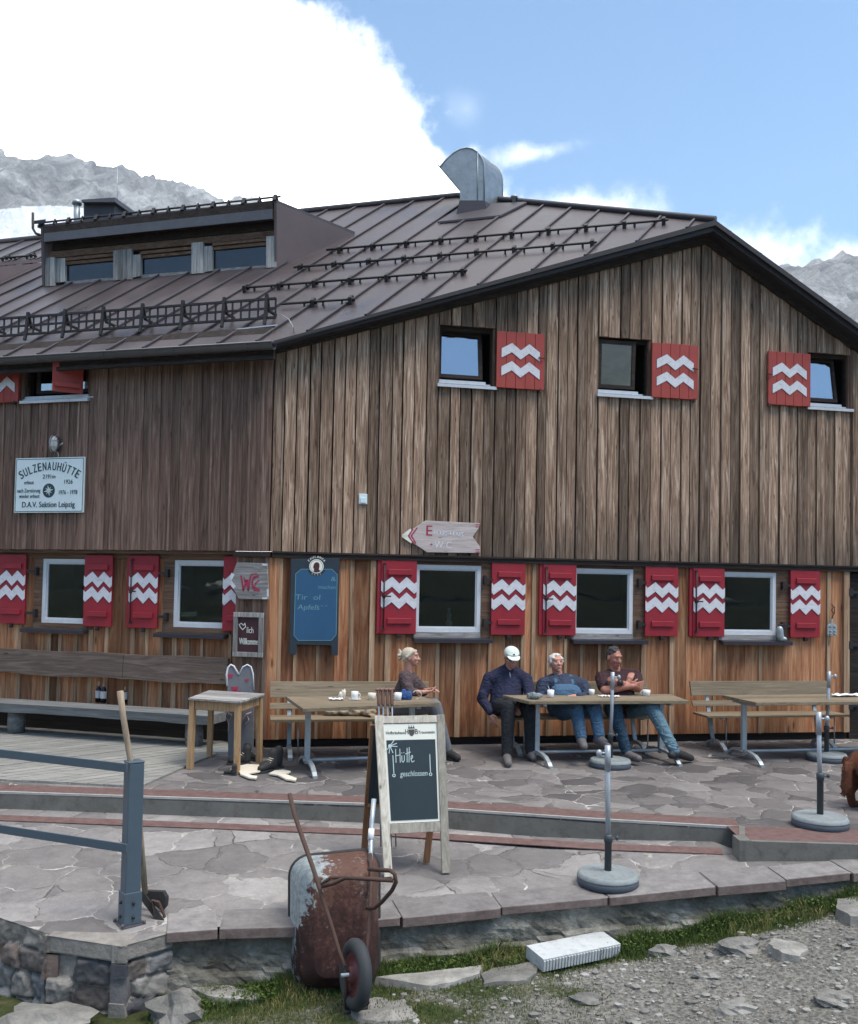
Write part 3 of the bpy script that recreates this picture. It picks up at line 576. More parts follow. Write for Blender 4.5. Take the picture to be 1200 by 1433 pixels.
US0, US1 = 4.385, 5.085
for i, ((a, b), lt) in enumerate(zip(((691.5, 758), (907.5, 971.5), (1069, 1128)), (1, 1, -1))): up_shutter(wb(a, 515)[0], wb(b, 515)[0], US0, US1, AB, -.045, latch=lt)
def up_window(h, an, gx0, gx1, tilt, openside=1):
    x0, x1, z0, z1 = h; f = MB(); frame_ring(f, x0+.0, x1-.0, z0, z1, .045, .03, .095, .4)
    wo = obj('window', f, 'dark_beam', hut, an)
    # sash, tilted inwards at the top when open
    s_ = MB(); frame_ring(s_, gx0, gx1, 0, z1-z0-.12, .045, -.02, .02, .5); so_ = obj('sash', s_, 'dark_beam', wo, rot=(-tilt, 0, 0), loc=(0, .04, z0+.09))
    so_2 = obj('glass', MB().box(gx0+.03, gx1-.03, -.004, .004, .03, z1-z0-.15), 'glass_up', wo, rot=(-tilt, 0, 0), loc=(0, .04, z0+.09))
    obj('reveal', MB().box(x1-.03, x1+.0, -.02, .03, z0, z1, .5), 'brown_beam_v', wo); obj('reveal', MB().box(x0, x0+.012, -.02, .03, z0, z1), 'brown_beam_v', wo)
    s3 = MB(); s3.hexa([(x0-.02, -.085, z0-.045), (x1+.01, -.085, z0-.045), (x1+.01, .0, z0-.03), (x0-.02, .0, z0-.03), (x0-.02, -.085, z0-.008), (x1+.01, -.085, z0-.008), (x1+.01, .0, z0+.005), (x0-.02, .0, z0+.005)])
    s3.box(x0, gx1+.03, -.02, .035, z0+.02, z0+.055); s3.box(x0, gx1+.08, -.045, .0, z0+.005, z0+.018); obj('sill', s3, 'alu', wo)
for h, gx, ti in zip(upB, ((613, 676), (837, 889), (1127, 1173)), (.16, -.045, .16)):
    up_window(h, AB, max(h[0], wb(gx[0], 500)[0]), wb(gx[1], 500)[0], ti)
up_window(aUp, AA, aUp[0]+.15, aUp[1]-.02, 0)
up_shutter(aUp[0]-.58, aUp[0]-.03, 4.18, 4.64, AA, -.045, rows=1)
# the half open little shutter
p0 = wa(120, 530)[0]; s_ = MB()
s_.box(0, .36, -.02, .01, 4.25, 4.68, .5); so_ = obj('shutter', s_, 'red_up', hut, AA, bev=.003, label='small plain red shutter standing half open'); so_.location = Matrix.Rotation(AA, 4, 'Z') @ Vector((aUp[1]-.09, -.045, 0)); so_.rotation_euler = (0, 0, AA+math.radians(180+44))
[obj('batten', MB().box(.03, .33, .01, .04, z_, z_+.06), 'red_up', so_, bev=.004) for z_ in (4.31, 4.55)]
# things on the sills / inside, seen through panes
# ---------------------------------------------------------------- roof
E0 = Bw(*wb(383, 478, .3), .3); PK = Bw(*wb(1000, 310, .3), .3); RT = Bw(*wb(1200, 455, .3), .3)
tp = (PK.z-E0.z)/((PK-E0).dot(-nA)); N1 = Vector((nA.x*tp, nA.y*tp, 1)).normalized()
def rp(a, b, h=0.0):  # point on the main roof: a along the eave, b up the slope (plan distance), h above the sheet
    # E0-relative
    a0 = (E0-K).dot(dA); p = E0+dA*(a-a0)-nA*b; p.z = E0.z+tp*b; return p+N1*h
def r1(x, y, h=0.0): return hit(x, y, E0+N1*h, N1)
def ab_(p): return ((p-K).dot(dA), -(p-E0).dot(nA))
a0 = (E0-K).dot(dA); aP, bP = ab_(PK); aS, bS = ab_(r1(640, 276)); bS = 4.52
def loc_(pts): return [Vector(p)-K for p in pts]
rf = MB(); poly = [rp(9.5, 0), rp(a0, 0), rp(aP, bP), rp(aS, bS), rp(9.5, bS)]
rf.prism(loc_(poly), (0, 0, -.04), .5)
# right hand roof plane and the back
S_ = rp(aS, bS); RTe = PK+(RT-PK)*1.9; perp = (S_-PK); RB = RTe+perp
rf.prism(loc_([PK, RTe, RB, S_]), (0, 0, -.04), .5)
bk1 = rp(9.5, bS)+(-nA)*5-Vector((0, 0, 3.5)); bk2 = rp(aS, bS)+(-nA)*5-Vector((0, 0, 3.5)); rf.prism(loc_([rp(9.5, bS), rp(aS, bS), bk2, bk1]), (0, 0, -.10), .5)
roof = obj('roof', rf, 'roof_sheet', hut)
sk = Vector((-.33, 1.0)); sm = MB()
def clip_seam(a):
    # from eave or rake up to hip or ridge
    a_, b_ = a, 0.0
    if a < a0:   # starts on the rake: E0->PK
        k = (bP)/(aP-a0); # b = k*(a-a0)
        t = k*(a-a0)/(1-k*sk.x) if (1-k*sk.x) else 0; b_ = t; a_ = a+sk.x*t
    # end
    t = bS; ae = a+sk.x*t
    if ae < aS:
        k2 = (bS-bP)/(aS-aP); t = (bP+k2*(a-aP))/(1-k2*sk.x); t = min(t, bS)
    return (a_, b_), (a+sk.x*t, t)
x = -3.9
while x < 9:
    (p, q_), (r_, t_) = clip_seam(x)
    if t_ > q_+.05 and p > aP: sm.bar(loc_([rp(p, q_+.01, .016), rp(r_, t_-.01, .016)]), .032, .022, dA)
    x += .50
n_ = 9
for i in range(n_):
    f_ = (i+.5)/n_; sm.bar(loc_([PK.lerp(RTe, f_)+Vector((0, 0, .015)), S_.lerp(RB, f_)+Vector((0, 0, .015))]), .03, .02, RTe-PK)
obj('standing_seam', sm, 'roof_dark', roof)
rc_ = MB(); rc_.tube(loc_([rp(9.5, bS, .02), rp(aS, bS, .02), PK+Vector((0, 0, .02))]), .05, 8); obj('ridge_cap', rc_, 'roof_dark', roof)
# verge boards along the gable (two steps) and gutter along the eave
vg = MB(); dn = Vector((0, 0, -1))
for w0, w1, z0, z1 in ((.27, .315, -.012, .055), (.22, .272, .045, .115), (.03, .222, .09, .12)):
    for P0, P1 in ((E0, PK), (PK, RTe)):
        c = []
        for zz in (z1, z0):
            for P_, ww in ((P0, w1), (P1, w1), (P1, w0), (P0, w0)): c.append(P_+nB*(ww-.3)-Vector((0, 0, zz*(.5 if P_ is E0 else 1)))-K)
        vg.hexa(c, .5)
obj('verge_trim', vg, 'fascia_m', roof)
vb = MB()
for P0, P1 in ((E0, PK), (PK, RTe)):
    c = []
    for zz in (.205, .10):
        for P_, ww in ((P0, .10), (P1, .10), (P1, .04), (P0, .04)): c.append(P_+nB*(ww-.3)-Vector((0, 0, zz*(.45 if P_ is E0 else 1)))-K)
    vb.hexa(c, .5)
obj('barge_board', vb, 'dark_beam', roof)
gt = MB(); prof = [(math.cos(t)*.075, -math.sin(t)*.075) for t in [math.pi*i/8 for i in range(9)]]
for i in range(8):
    c = []
    for a in (9.5, a0-.02):
        for (px, pz), r_ in ((prof[i], 1), (prof[i+1], 1), (prof[i+1], .9), (prof[i], .9)): p = rp(a, 0)+nA*(.04+px*r_)+Vector((0, 0, -.03+pz*r_)); c.append(p-K)
    gt.hexa(c, .5)
gt.tube(loc_([rp(9.5, 0)+nA*.115+Vector((0, 0, -.03)), rp(a0-.02, 0)+nA*.115+Vector((0, 0, -.03))]), .012, 6)
x = a0+.3
while x < 9: gt.tube(loc_([rp(x, 0)+nA*(.04+.08*math.cos(t))+Vector((0, 0, -.03-.08*math.sin(t))) for t in [math.pi*i/8 for i in range(9)]]), .006, 5); x += .95
obj('gutter', gt, 'gutter_m', roof)
sf = MB(); sf.hexa([p-K for p in (rp(9.5, 0)+Vector((0, 0, -.16)), rp(a0, 0)+Vector((0, 0, -.16)), K+dB*0+Vector((0, 0, 4.92)), K+dA*9.5+Vector((0, 0, 4.92)), rp(9.5, 0)+Vector((0, 0, -.12)), rp(a0, 0)+Vector((0, 0, -.12)), K+Vector((0, 0, 4.96)), K+dA*9.5+Vector((0, 0, 4.96)))], .5)
sf.hexa([p-K for p in (rp(9.5, 0)+Vector((0, 0, -.2)), rp(a0, 0)+Vector((0, 0, -.2)), rp(a0, 0)-nA*.04+Vector((0, 0, -.2)), rp(9.5, 0)-nA*.04+Vector((0, 0, -.2)), rp(9.5, 0)+Vector((0, 0, -.02)), rp(a0, 0)+Vector((0, 0, -.02)), rp(a0, 0)-nA*.04+Vector((0, 0, -.02)), rp(9.5, 0)-nA*.04+Vector((0, 0, -.02)))], .5)
obj('eave_soffit', sf, 'dark_beam', roof)
# snow guard bars
for (A0, A1) in (((456, 357), (935, 312)), ((412, 380), (835, 345)), ((340, 410), (655, 383)), ((395, 431), (497, 425)), ((-40, 382), (60, 363)), ((-40, 375), (60, 356))):
    p0, p1 = ab_(r1(*A0)), ab_(r1(*A1)); bm_ = (p0[1]+p1[1])/2
    sb = MB()
    for dz in (.055,): sb.tube(loc_([rp(p0[0], bm_, dz), rp(p1[0], bm_, dz)]), .016, 6)
    x = p1[0]+.06
    while x < p0[0]: sb.bar(loc_([rp(x, bm_-.03, .0), rp(x, bm_-.01, .075), rp(x, bm_+.05, .075), rp(x, bm_+.07, .0)]), .045, .022, dA); x += .5
    for k in range(int((p0[0]-p1[0])/.25)): sb.box(-.01, .01, -.03, .03, 0, .05, M=Matrix.Translation(rp(p1[0]+.18+k*.25, bm_)-K))
    obj('snow_guard', sb, 'black_iron', roof)
# ladder-like snow fence near the eave
fl = MB(); fa1 = ab_(r1(393, 446))[0]; bF = .42; up_ = (N1*.75+Vector((0, 0, .5))).normalized()
def fp(a, h): return rp(a, bF)+Vector((0, 0, 1))*h-K
for h in (.09, .205, .32): fl.bar([fp(9.4, h), fp(fa1, h)], .026, .03 if h != .205 else .016, Vector((0, 0, 1)))
x = fa1
while x < 9.4: fl.bar([fp(x, .09), fp(x, .32)], .02, .014, dA); x += .115
x = fa1+.12
while x < 9.4:
    fl.bar([fp(x, -.0)-N1*0+nA*.05, fp(x, .07)+nA*.03, fp(x, .38)], .035, .03, dA); fl.bar([fp(x, .38), fp(x, .2)-nA*.07, rp(x, bF+.26)-K], .035, .025, dA); x += .57
obj('snow_fence', fl, 'black_iron', roof)
pl_ = MB(); q0, q1 = r1(332, 463), r1(390, 457); pl_.bar(loc_([q0+N1*.012, q1+N1*.012]), .05, .014, Vector((0, 0, 1)).cross(dA)); obj('metal_strip', pl_, 'alu', roof)
wr = MB(); wr.tube(loc_([r1(393, 440, .05), r1(404, 447, .12), r1(410, 458, .1), r1(412, 470, -.1)]), .006, 5); obj('cable', wr, 'gal', roof)
# ---- dormer
bD = ab_(r1(388, 374))[1]
def DA(x, y, b):  # plane parallel to the eave at plan distance b behind it -> (local x, z)
    p = hit(x, y, E0-nA*b, nA); return p-K
dm = MB(); fr_o = bD-.14
TL, TR, BL, BR = DA(61.8, 317.4, fr_o), DA(381, 281.7, fr_o), DA(61.8, 339, fr_o), DA(381, 306.6, fr_o)
back = -nA
dm.hexa([BL, BR, BR+back*.06, BL+back*.06, TL, TR, TR+back*.06, TL+back*.06], .6); dorm = obj('dormer', dm, 'dark_beam', hut)
f2 = MB(); mid = lambda t: BL.lerp(TL, t); m2 = lambda t: BR.lerp(TR, t)
f2.hexa([mid(.0)-back*.01, m2(.0)-back*.01, m2(0)-back*.0, mid(0)-back*.0, mid(.55)-back*.01, m2(.55)-back*.01, m2(.55), mid(.55)], .3); obj('fascia', f2, 'gutter_m', dorm)
# cheek and roof of the dormer
cf, cb = r1(388, 376)-K, r1(496, 331)-K; ct = DA(387, 284, fr_o+.02); cbt = cb+Vector((0, 0, .03))
ck = MB(); c0 = DA(388, 376, bD); ck.prism([c0-back*.02, cb, cbt, ct], dA*.04, .5)
obj('cheek', ck, 'brown_sheet', dorm)
dl = DA(60, 318, fr_o+.02); lb = dl+(cbt-ct); ck2 = MB(); c1 = DA(62, 402, bD); ck2.prism([c1, c1+(cb-c0), lb, dl], dA*.04, .5); obj('cheek', ck2, 'brown_sheet', dorm)
dr_ = MB(); dr_.hexa([dl+dA*.1, ct, cbt, lb+dA*.1, dl+dA*.1+Vector((0, 0, .04)), ct+Vector((0, 0, .04)), cbt+Vector((0, 0, .04)), lb+dA*.1+Vector((0, 0, .04))], .5); obj('dormer_roof', dr_, 'roof_sheet', dorm)
fb = MB()   # dark back wall of the dormer front, beam, posts
fbk = bD+.10
fb.hexa([DA(62, 403, fbk), DA(388, 378, fbk), DA(388, 378, fbk)+back*.05, DA(62, 403, fbk)+back*.05, DA(62, 335, fbk), DA(388, 303, fbk), DA(388, 303, fbk)+back*.05, DA(62, 335, fbk)+back*.05], .2); obj('front_wall', fb, 'interior', dorm)
bmz = MB()
def quadbox(mb, x0, x1, yt0, yt1, yb0, yb1, b, d, tn=None):
    a_, b_, c_, d_ = DA(x0, yb0, b), DA(x1, yb1, b), DA(x1, yt1, b), DA(x0, yt0, b); mb.hexa([a_, b_, b_+back*d, a_+back*d, d_, c_, c_+back*d, d_+back*d], tn)
quadbox(bmz, 64, 387, 353, 322, 362, 331, bD-.01, .10, .6); obj('beam', bmz, 'brown_beam', dorm)
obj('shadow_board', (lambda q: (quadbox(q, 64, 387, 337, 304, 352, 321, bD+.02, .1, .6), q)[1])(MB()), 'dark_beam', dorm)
for x0, x1, t0, t1, b0, b1, yy in ((63, 76, 361, 360, 401, 400, 0), (77, 91, 362, 361, 396, 394, .03), (158, 184, 351, 348, 392.5, 391, 0), (184, 197, 357, 356, 389, 386, .03), (267.5, 284, 340, 338.5, 383.5, 382, 0), (284, 297, 345, 344, 381, 379, .03), (372, 387, 331, 330, 375, 374, 0)):
    pm = MB(); nb_ = max(1, round((x1-x0)/7))
    for k in range(nb_):
        xa, xb = x0+(x1-x0)*k/nb_+.2, x0+(x1-x0)*(k+1)/nb_-.2; quadbox(pm, xa, xb, t0+(t1-t0)*k/nb_, t0+(t1-t0)*(k+1)/nb_, b0+(b1-b0)*k/nb_, b0+(b1-b0)*(k+1)/nb_, bD-.03+yy, .05)
    obj('post', pm, 'weathered_v', dorm)
for x0, x1, t0, t1, b0, b1 in ((90, 158, 371, 364.5, 394, 388.5), (196, 268, 362, 355, 385, 379), (297, 372, 350, 343, 377, 371)):
    fm = MB(); quadbox(fm, x0, x1, t0-4, t1-4, t0, t1, bD+.02, .06, .9); quadbox(fm, x0, x1, t0-10, t1-10, t0-6, t1-6, bD+.0, .06, .9); wdo = obj('window', fm, 'brown_beam', dorm)
    # (sub-parts stay one level down)
    gm = MB(); quadbox(gm, x0, x1, b0, b1, b0+4, b1+4, bD+.03, .05, .5); gm.cur = 1; quadbox(gm, x0, x1, t0, t1, b0, b1, bD+.05, .008)
    obj('window_pane', gm, ['weathered', 'glass_dormer'], dorm)
br_ = MB(); t0, t1 = DA(50, 317, fr_o), DA(390, 280, fr_o); hz_ = Vector((0, 0, .07))
br_.tube([t0+hz_+back*.05, t1+hz_+back*.05], .014, 6)
for k in range(17):
    p = t0.lerp(t1, (k+.3)/16.6); s1 = .05 if k % 2 == 0 else .02; br_.bar([p+back*.0, p+hz_*1.2+back*.03, p+back*.12], s1, .03, dA)
br_.hexa([DA(48, 314, fr_o-.02), DA(64, 312, fr_o-.02), DA(64, 312, fr_o+.1), DA(48, 314, fr_o+.1), DA(48, 309, fr_o-.02), DA(64, 307, fr_o-.02), DA(64, 307, fr_o+.1), DA(48, 309, fr_o+.1)], .5)
br_.tube([DA(46, 298, fr_o), DA(46, 320, fr_o), DA(50, 327, fr_o), DA(56, 329, fr_o)], .02, 6)
obj('snow_bar', br_, 'black_iron', dorm)
# cheek of the next dormer, cut by the left edge of the picture
nd = thing  # (kept simple: a part of the hut)
q1, q2 = r1(62, 368)-K, r1(-60, 418)-K; nm = MB(); tpn = DA(-60, 378, ab_(r1(-60, 418))[1]); nm.prism([q2, q1, tpn], dA*.05, .5); nm.prism([q1+Vector((0, 0, .02)), tpn, tpn+dA*2.5, q1+dA*2.5], (0, 0, .05), .5); obj('side_dormer', nm, 'brown_sheet', hut)
# ---- chimney, pipe, antenna
def upr(x0, x1, yt, yb, Y, dep, mb, tn=.5, yt2=None):
    a_, b_ = J(x0, yb, Y)-K, J(x1, yb, Y)-K; c_, d_ = J(x1, yt if yt2 is None else yt2, Y)-K, J(x0, yt, Y)-K; e = Vector((.25, 1, 0)).normalized()*dep
    mb.hexa([a_, b_, b_+e, a_+e, d_, c_, c_+e, d_+e], tn)
chY = rp(5.2, 4.2).y; cm = MB(); upr(117, 160, 283, 325, chY, .9, cm, yt2=280); chim = obj('chimney', cm, 'roof_dark', hut)
cm = MB(); upr(114, 161, 279.5, 283, chY-.1, 1.1, cm, yt2=276.5); obj('chimney_cap', cm, 'gutter_m', chim)
cm = MB(); p = J(107.5, 325, chY)-K; t_ = J(107.5, 287, chY)-K; cm.tube([p, t_], .055, 10); t2 = J(107.5, 284, chY)-K
cm.tube([t_+Vector((0, 0, .01)), t2+Vector((0, 0, .02)), t2+Vector((0, 0, .05))], [.085, .085, .05], 10); obj('flue_pipe', cm, 'gal', chim)
cm = MB(); cm.tube([J(164, 300, chY+.5)-K, J(164, 234, chY+.5)-K], .008, 5); obj('antenna', cm, 'gal', hut)
# ---- vent hood
vp = r1(655, 300); vY = vp.y; vm = MB(); e = J(703, 275, vY+.45)-J(677, 284, vY); ex = Vector((e.x, e.y, 0))
pf = [(400, 700), (400, 590), (385, 570), (190, 330), (250, 255), (330, 180), (400, 142), (470, 126), (530, 138), (580, 170), (620, 220), (645, 270), (655, 320), (655, 690)]
pts = [J(590+a/7.5, 190+b/7.5, vY)-K for a, b in pf]
vm.prism(pts, ex, .5); hood = obj('vent_hood', vm, 'hood_metal', hut)
rm = MB(); rm.tube(pts[3:], .012, 6); rm.tube([q+ex for q in pts[3:]], .012, 6); lip = J(590+155/7.5, 190+300/7.5, vY)-K; rm.prism([lip, pts[2], pts[2]+ex, lip+ex], (.02, 0, .0), .5)
rm.tube([J(590+585/7.5, 190+165/7.5, vY-.005)-K, J(590+585/7.5, 190+690/7.5, vY-.005)-K], .008, 5); obj('hood_rim', rm, 'gal', hood)
cb_ = MB(); a_ = [J(590+q/7.5, 190+r_/7.5, vY-.03)-K for q, r_ in ((395, 680), (660, 680), (690, 830), (360, 840))]; ex2 = ex*1.1
b_ = [a_[0]+ex2, a_[1]+ex2, a_[2]+ex2*1.15+Vector((0, 0, .12)), a_[3]+ex2*1.15+Vector((0, 0, .12))]
cb_.hexa([a_[3], a_[2], b_[2], b_[3], a_[0], a_[1], b_[1], b_[0]], .5)
c_ = [r1(612, 313, .012)-K, r1(700, 304, .012)-K, r1(738, 285, .012)-K, r1(648, 290, .012)-K]; cb_.prism(c_, (0, 0, .03), .5); obj('hood_curb', cb_, 'roof_dark', hood)
sp_ = MB(); q = r1(719, 286)-K; sp_.tube([q, q+Vector((0, 0, .09)), q+Vector((0, 0, .1)), q+Vector((0, 0, .13))], [.03, .03, .06, .05], 8); obj('small_vent', sp_, 'gal', hut)
# ================================================================ TERRACES AND GROUND
def lowz(x, y): return -.18-.06*(7.9-y)+max(0, x-1)*.05
def GL(px, py):     # point on the sloping lower terrace
    z = -.25
    for _ in range(12): p = G(px, py, z); z = lowz(p.x, p.y)
    return Vector((p.x, p.y, z))
kerb = [G(-260, 1101), G(0, 1108), G(520, 1125), G(850, 1147), G(1014, 1157)]
kx = [Vector((p.x, p.y, 0)) for p in kerb]; blk = [G(1014, 1141.6), G(1035, 1178), G(1420, 1190)]
kx2 = kx[:4]+[Vector((blk[0].x, kx[4].y, 0))]
up_out = kx2+[Vector((blk[1].x, blk[1].y, 0)), Vector((blk[2].x, blk[2].y, 0)), Vector((12, 9, 0)), Vector((12, 16, 0)), Vector((-14, 22, 0)), Vector((-14, 9, 0))]
t_ = MB(); t_.prism([p-Vector((0, 0, .0)) for p in up_out], (0, 0, -.6), .5); obj('upper_terrace', t_, 'flag_up', kind='structure')
def strip(name, line, off0, off1, z, mat, h=.004, yshift=None):
    mb = MB()
    for a, b in zip(line[:-1], line[1:]):
        d = (b-a).normalized(); n = Vector((-d.y, d.x, 0)); c = [a+n*off0, b+n*off0, b+n*off1, a+n*off1]
        mb.prism([Vector((q.x, q.y, z(q.x, q.y) if callable(z) else z)) for q in c], (0, 0, h), .5)
    return obj(name, mb, mat, kind='structure')
strip('step_nosing', kx2, .02, .27, .0, 'red_tile', .006)
strip('step_edge', kx2, -.006, .022, -.014, 'concrete_pale', .019)
r_ = MB()
for a, b in zip(kx2[:-1], kx2[1:]):
    n = 14
    d = (b-a).normalized(); nn_ = Vector((d.y, -d.x, 0))*.004; r_.prism([a+nn_+Vector((0, 0, -.5)), b+nn_+Vector((0, 0, -.5)), b+nn_+Vector((0, 0, -.034)), a+nn_+Vector((0, 0, -.0145))], -nn_, .5)
b1, b2, b3 = [Vector((q.x, q.y, 0)) for q in blk]; kk = kx2[-1]
obj('step_riser', r_, 'concrete', kind='structure')
bb = MB()
for tz_, (a, b) in zip((.011, .009), ((kk, b2), (b2, b3))):
    d = (b-a).normalized(); nn_ = Vector((d.y, -d.x, 0))*.005; bb.prism([a+nn_+Vector((0, 0, -.5)), b+nn_+Vector((0, 0, -.5)), b+nn_+Vector((0, 0, tz_)), a+nn_+Vector((0, 0, tz_))], -nn_*9, .5)
bb.box(b2.x-.006, b2.x+.085, b2.y-.004, b2.y+.16, -.5, .013, .5); obj('platform_kerb', bb, 'concrete', kind='structure')
strip('platform_tile', [b2+Vector((.03, .05, 0)), b3+Vector((0, .05, 0))], .0, .42, .0, 'red_tile', .005)
# wooden deck laid on the terrace in front of the long bench
dk = MB(); D0 = [G(-160, 1085), G(196, 1103), G(275, 1068), G(330, 1046), G(330, 1028), G(-160, 1012)]
P0 = Vector((D0[0].x, D0[0].y, 0)); dd = (G(330, 1035)-G(-20, 1080)); dd.z = 0; dd.normalize(); nn_ = Vector((-dd.y, dd.x, 0)); D0 = [Vector((p.x, p.y, 0)) for p in D0]
def clip_line(poly, o, d):
    ts = []
    for a, b in zip(poly, poly[1:]+poly[:1]):
        e = b-a; den = d.x*e.y-d.y*e.x
        if abs(den) < 1e-9: continue
        t = ((a.x-o.x)*e.y-(a.y-o.y)*e.x)/den; u = ((a.x-o.x)*d.y-(a.y-o.y)*d.x)/den
        if 0 <= u <= 1: ts.append(t)
    return (min(ts), max(ts)) if len(ts) >= 2 else None
s_ = -8
while s_ < 8:
    o0 = D0[1]+nn_*s_; o1 = o0+nn_*.122; r0 = clip_line(D0, o0, dd); r1_ = clip_line(D0, o1, dd)
    if r0 and r1_: zt = .022+random.uniform(-.002, .002); dk.prism([o0+dd*r0[0], o0+dd*r0[1], o1+dd*r1_[1], o1+dd*r1_[0]], (0, 0, zt))
    s_ += .134
o_dk = obj('deck', dk, 'deck_wood', kind='structure')
# lower terrace sheet
edge = [Vector((-7, 8.2, 0)), Vector((-4.2, 7.1, 0)), Vector((-2.85, 6.17, 0)), Vector((-2.28, 5.86, 0)), Vector((-1.84, 5.76, 0)), Vector((-1.62, 5.95, 0)), Vector((-1.3, 6.03, 0))]
def GLE(px, py): p = GL(px, py); return Vector((p.x, p.y, 0))
edge += [GLE(430, 1294), GLE(560, 1283), GLE(700, 1270), GLE(850, 1256), GLE(1000, 1240), GLE(1190, 1222), GLE(1330, 1206)]; edge.append(Vector((9, 8.6, 0)))
lt = MB(); nx = 60
top = [Vector((-7, 8.9, 0))]+[p+Vector((0, .05, 0)) for p in kx2]+[b2+Vector((0, .05, 0)), b3+Vector((0, .05, 0)), Vector((9, 8.9, 0))]
def ly(line, x):
    for a, b in zip(line[:-1], line[1:]):
        if a.x <= x <= b.x and b.x > a.x: return a.y+(b.y-a.y)*(x-a.x)/(b.x-a.x)
    return line[-1].y if x > line[-1].x else line[0].y
xs = sorted([-7+16*i/nx for i in range(nx+1)]+[p.x for p in edge]+[p.x+1e-3 for p in edge]); vs = []; fs = []; ny = 16
xs = [x for x in xs if -7 <= x <= 9]
for x in xs:
    y0 = ly(edge, x); y1 = max(ly(top, x), y0+.05)
    for j in range(ny+1): y = y0+(y1-y0)*j/ny; vs.append((x, y, lowz(x, y)+.006*noise.noise(Vector((x*2, y*2, 0)))))
for i in range(len(xs)-1):
    for j in range(ny): a = i*(ny+1)+j; fs.append((a, a+ny+1, a+ny+2, a+1))
lt.add(vs, fs, .5, True); obj('lower_terrace', lt, 'flag_low', kind='structure')
kl = [p-Vector((0, .0, 0)) for p in kx2]
rl = [GLE(-200, 1141), GLE(0, 1146), GLE(520, 1166), GLE(850, 1187), GLE(1010, 1193)]
strip('red_band', rl, -.06, .085, lambda x, y: lowz(x, y)+.004, 'red_tile', .006)
# edge slabs
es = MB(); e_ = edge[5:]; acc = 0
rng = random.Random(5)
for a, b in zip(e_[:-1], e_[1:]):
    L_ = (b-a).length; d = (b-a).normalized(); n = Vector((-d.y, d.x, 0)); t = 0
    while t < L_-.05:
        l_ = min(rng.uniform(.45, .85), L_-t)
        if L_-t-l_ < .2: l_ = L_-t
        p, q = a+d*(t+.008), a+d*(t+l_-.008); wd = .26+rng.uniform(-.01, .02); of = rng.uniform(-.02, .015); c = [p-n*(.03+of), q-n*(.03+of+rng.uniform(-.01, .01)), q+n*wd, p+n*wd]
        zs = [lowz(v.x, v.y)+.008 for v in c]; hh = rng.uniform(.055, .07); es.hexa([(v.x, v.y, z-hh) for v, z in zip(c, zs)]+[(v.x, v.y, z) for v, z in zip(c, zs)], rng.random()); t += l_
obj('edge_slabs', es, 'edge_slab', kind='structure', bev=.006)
# retaining wall below them (real relief, not flat)
rw = MB(); line = edge[5:]; vs = []; fs = []; tot = []; 
for a, b in zip(line[:-1], line[1:]):
    n_ = max(2, int((b-a).length/.03))
    for i in range(n_): tot.append(a.lerp(b, i/n_))
m_ = 26
for i, p in enumerate(tot):
    for j in range(m_+1):
        z = lowz(p.x, p.y)-.055-.62*j/m_; q = Vector((p.x*3, z*4, 0)); dsp = .035*noise.noise(q)+.018*noise.noise(q*3.1)+.01*noise.noise(q*8); step = -.03 if j > 8+5*noise.noise(Vector((p.x*1.3, 3, 0))) else 0
        vs.append((p.x+.02, p.y+.03+dsp+step, z))
for i in range(len(tot)-1):
    for j in range(m_): a = i*(m_+1)+j; fs.append((a, a+1, a+m_+2, a+m_+1))
rw.add(vs, fs, .5, False); single('retaining_wall', rw, 'old_render', 'rough rendered concrete retaining wall below the terrace edge slabs', 'wall')
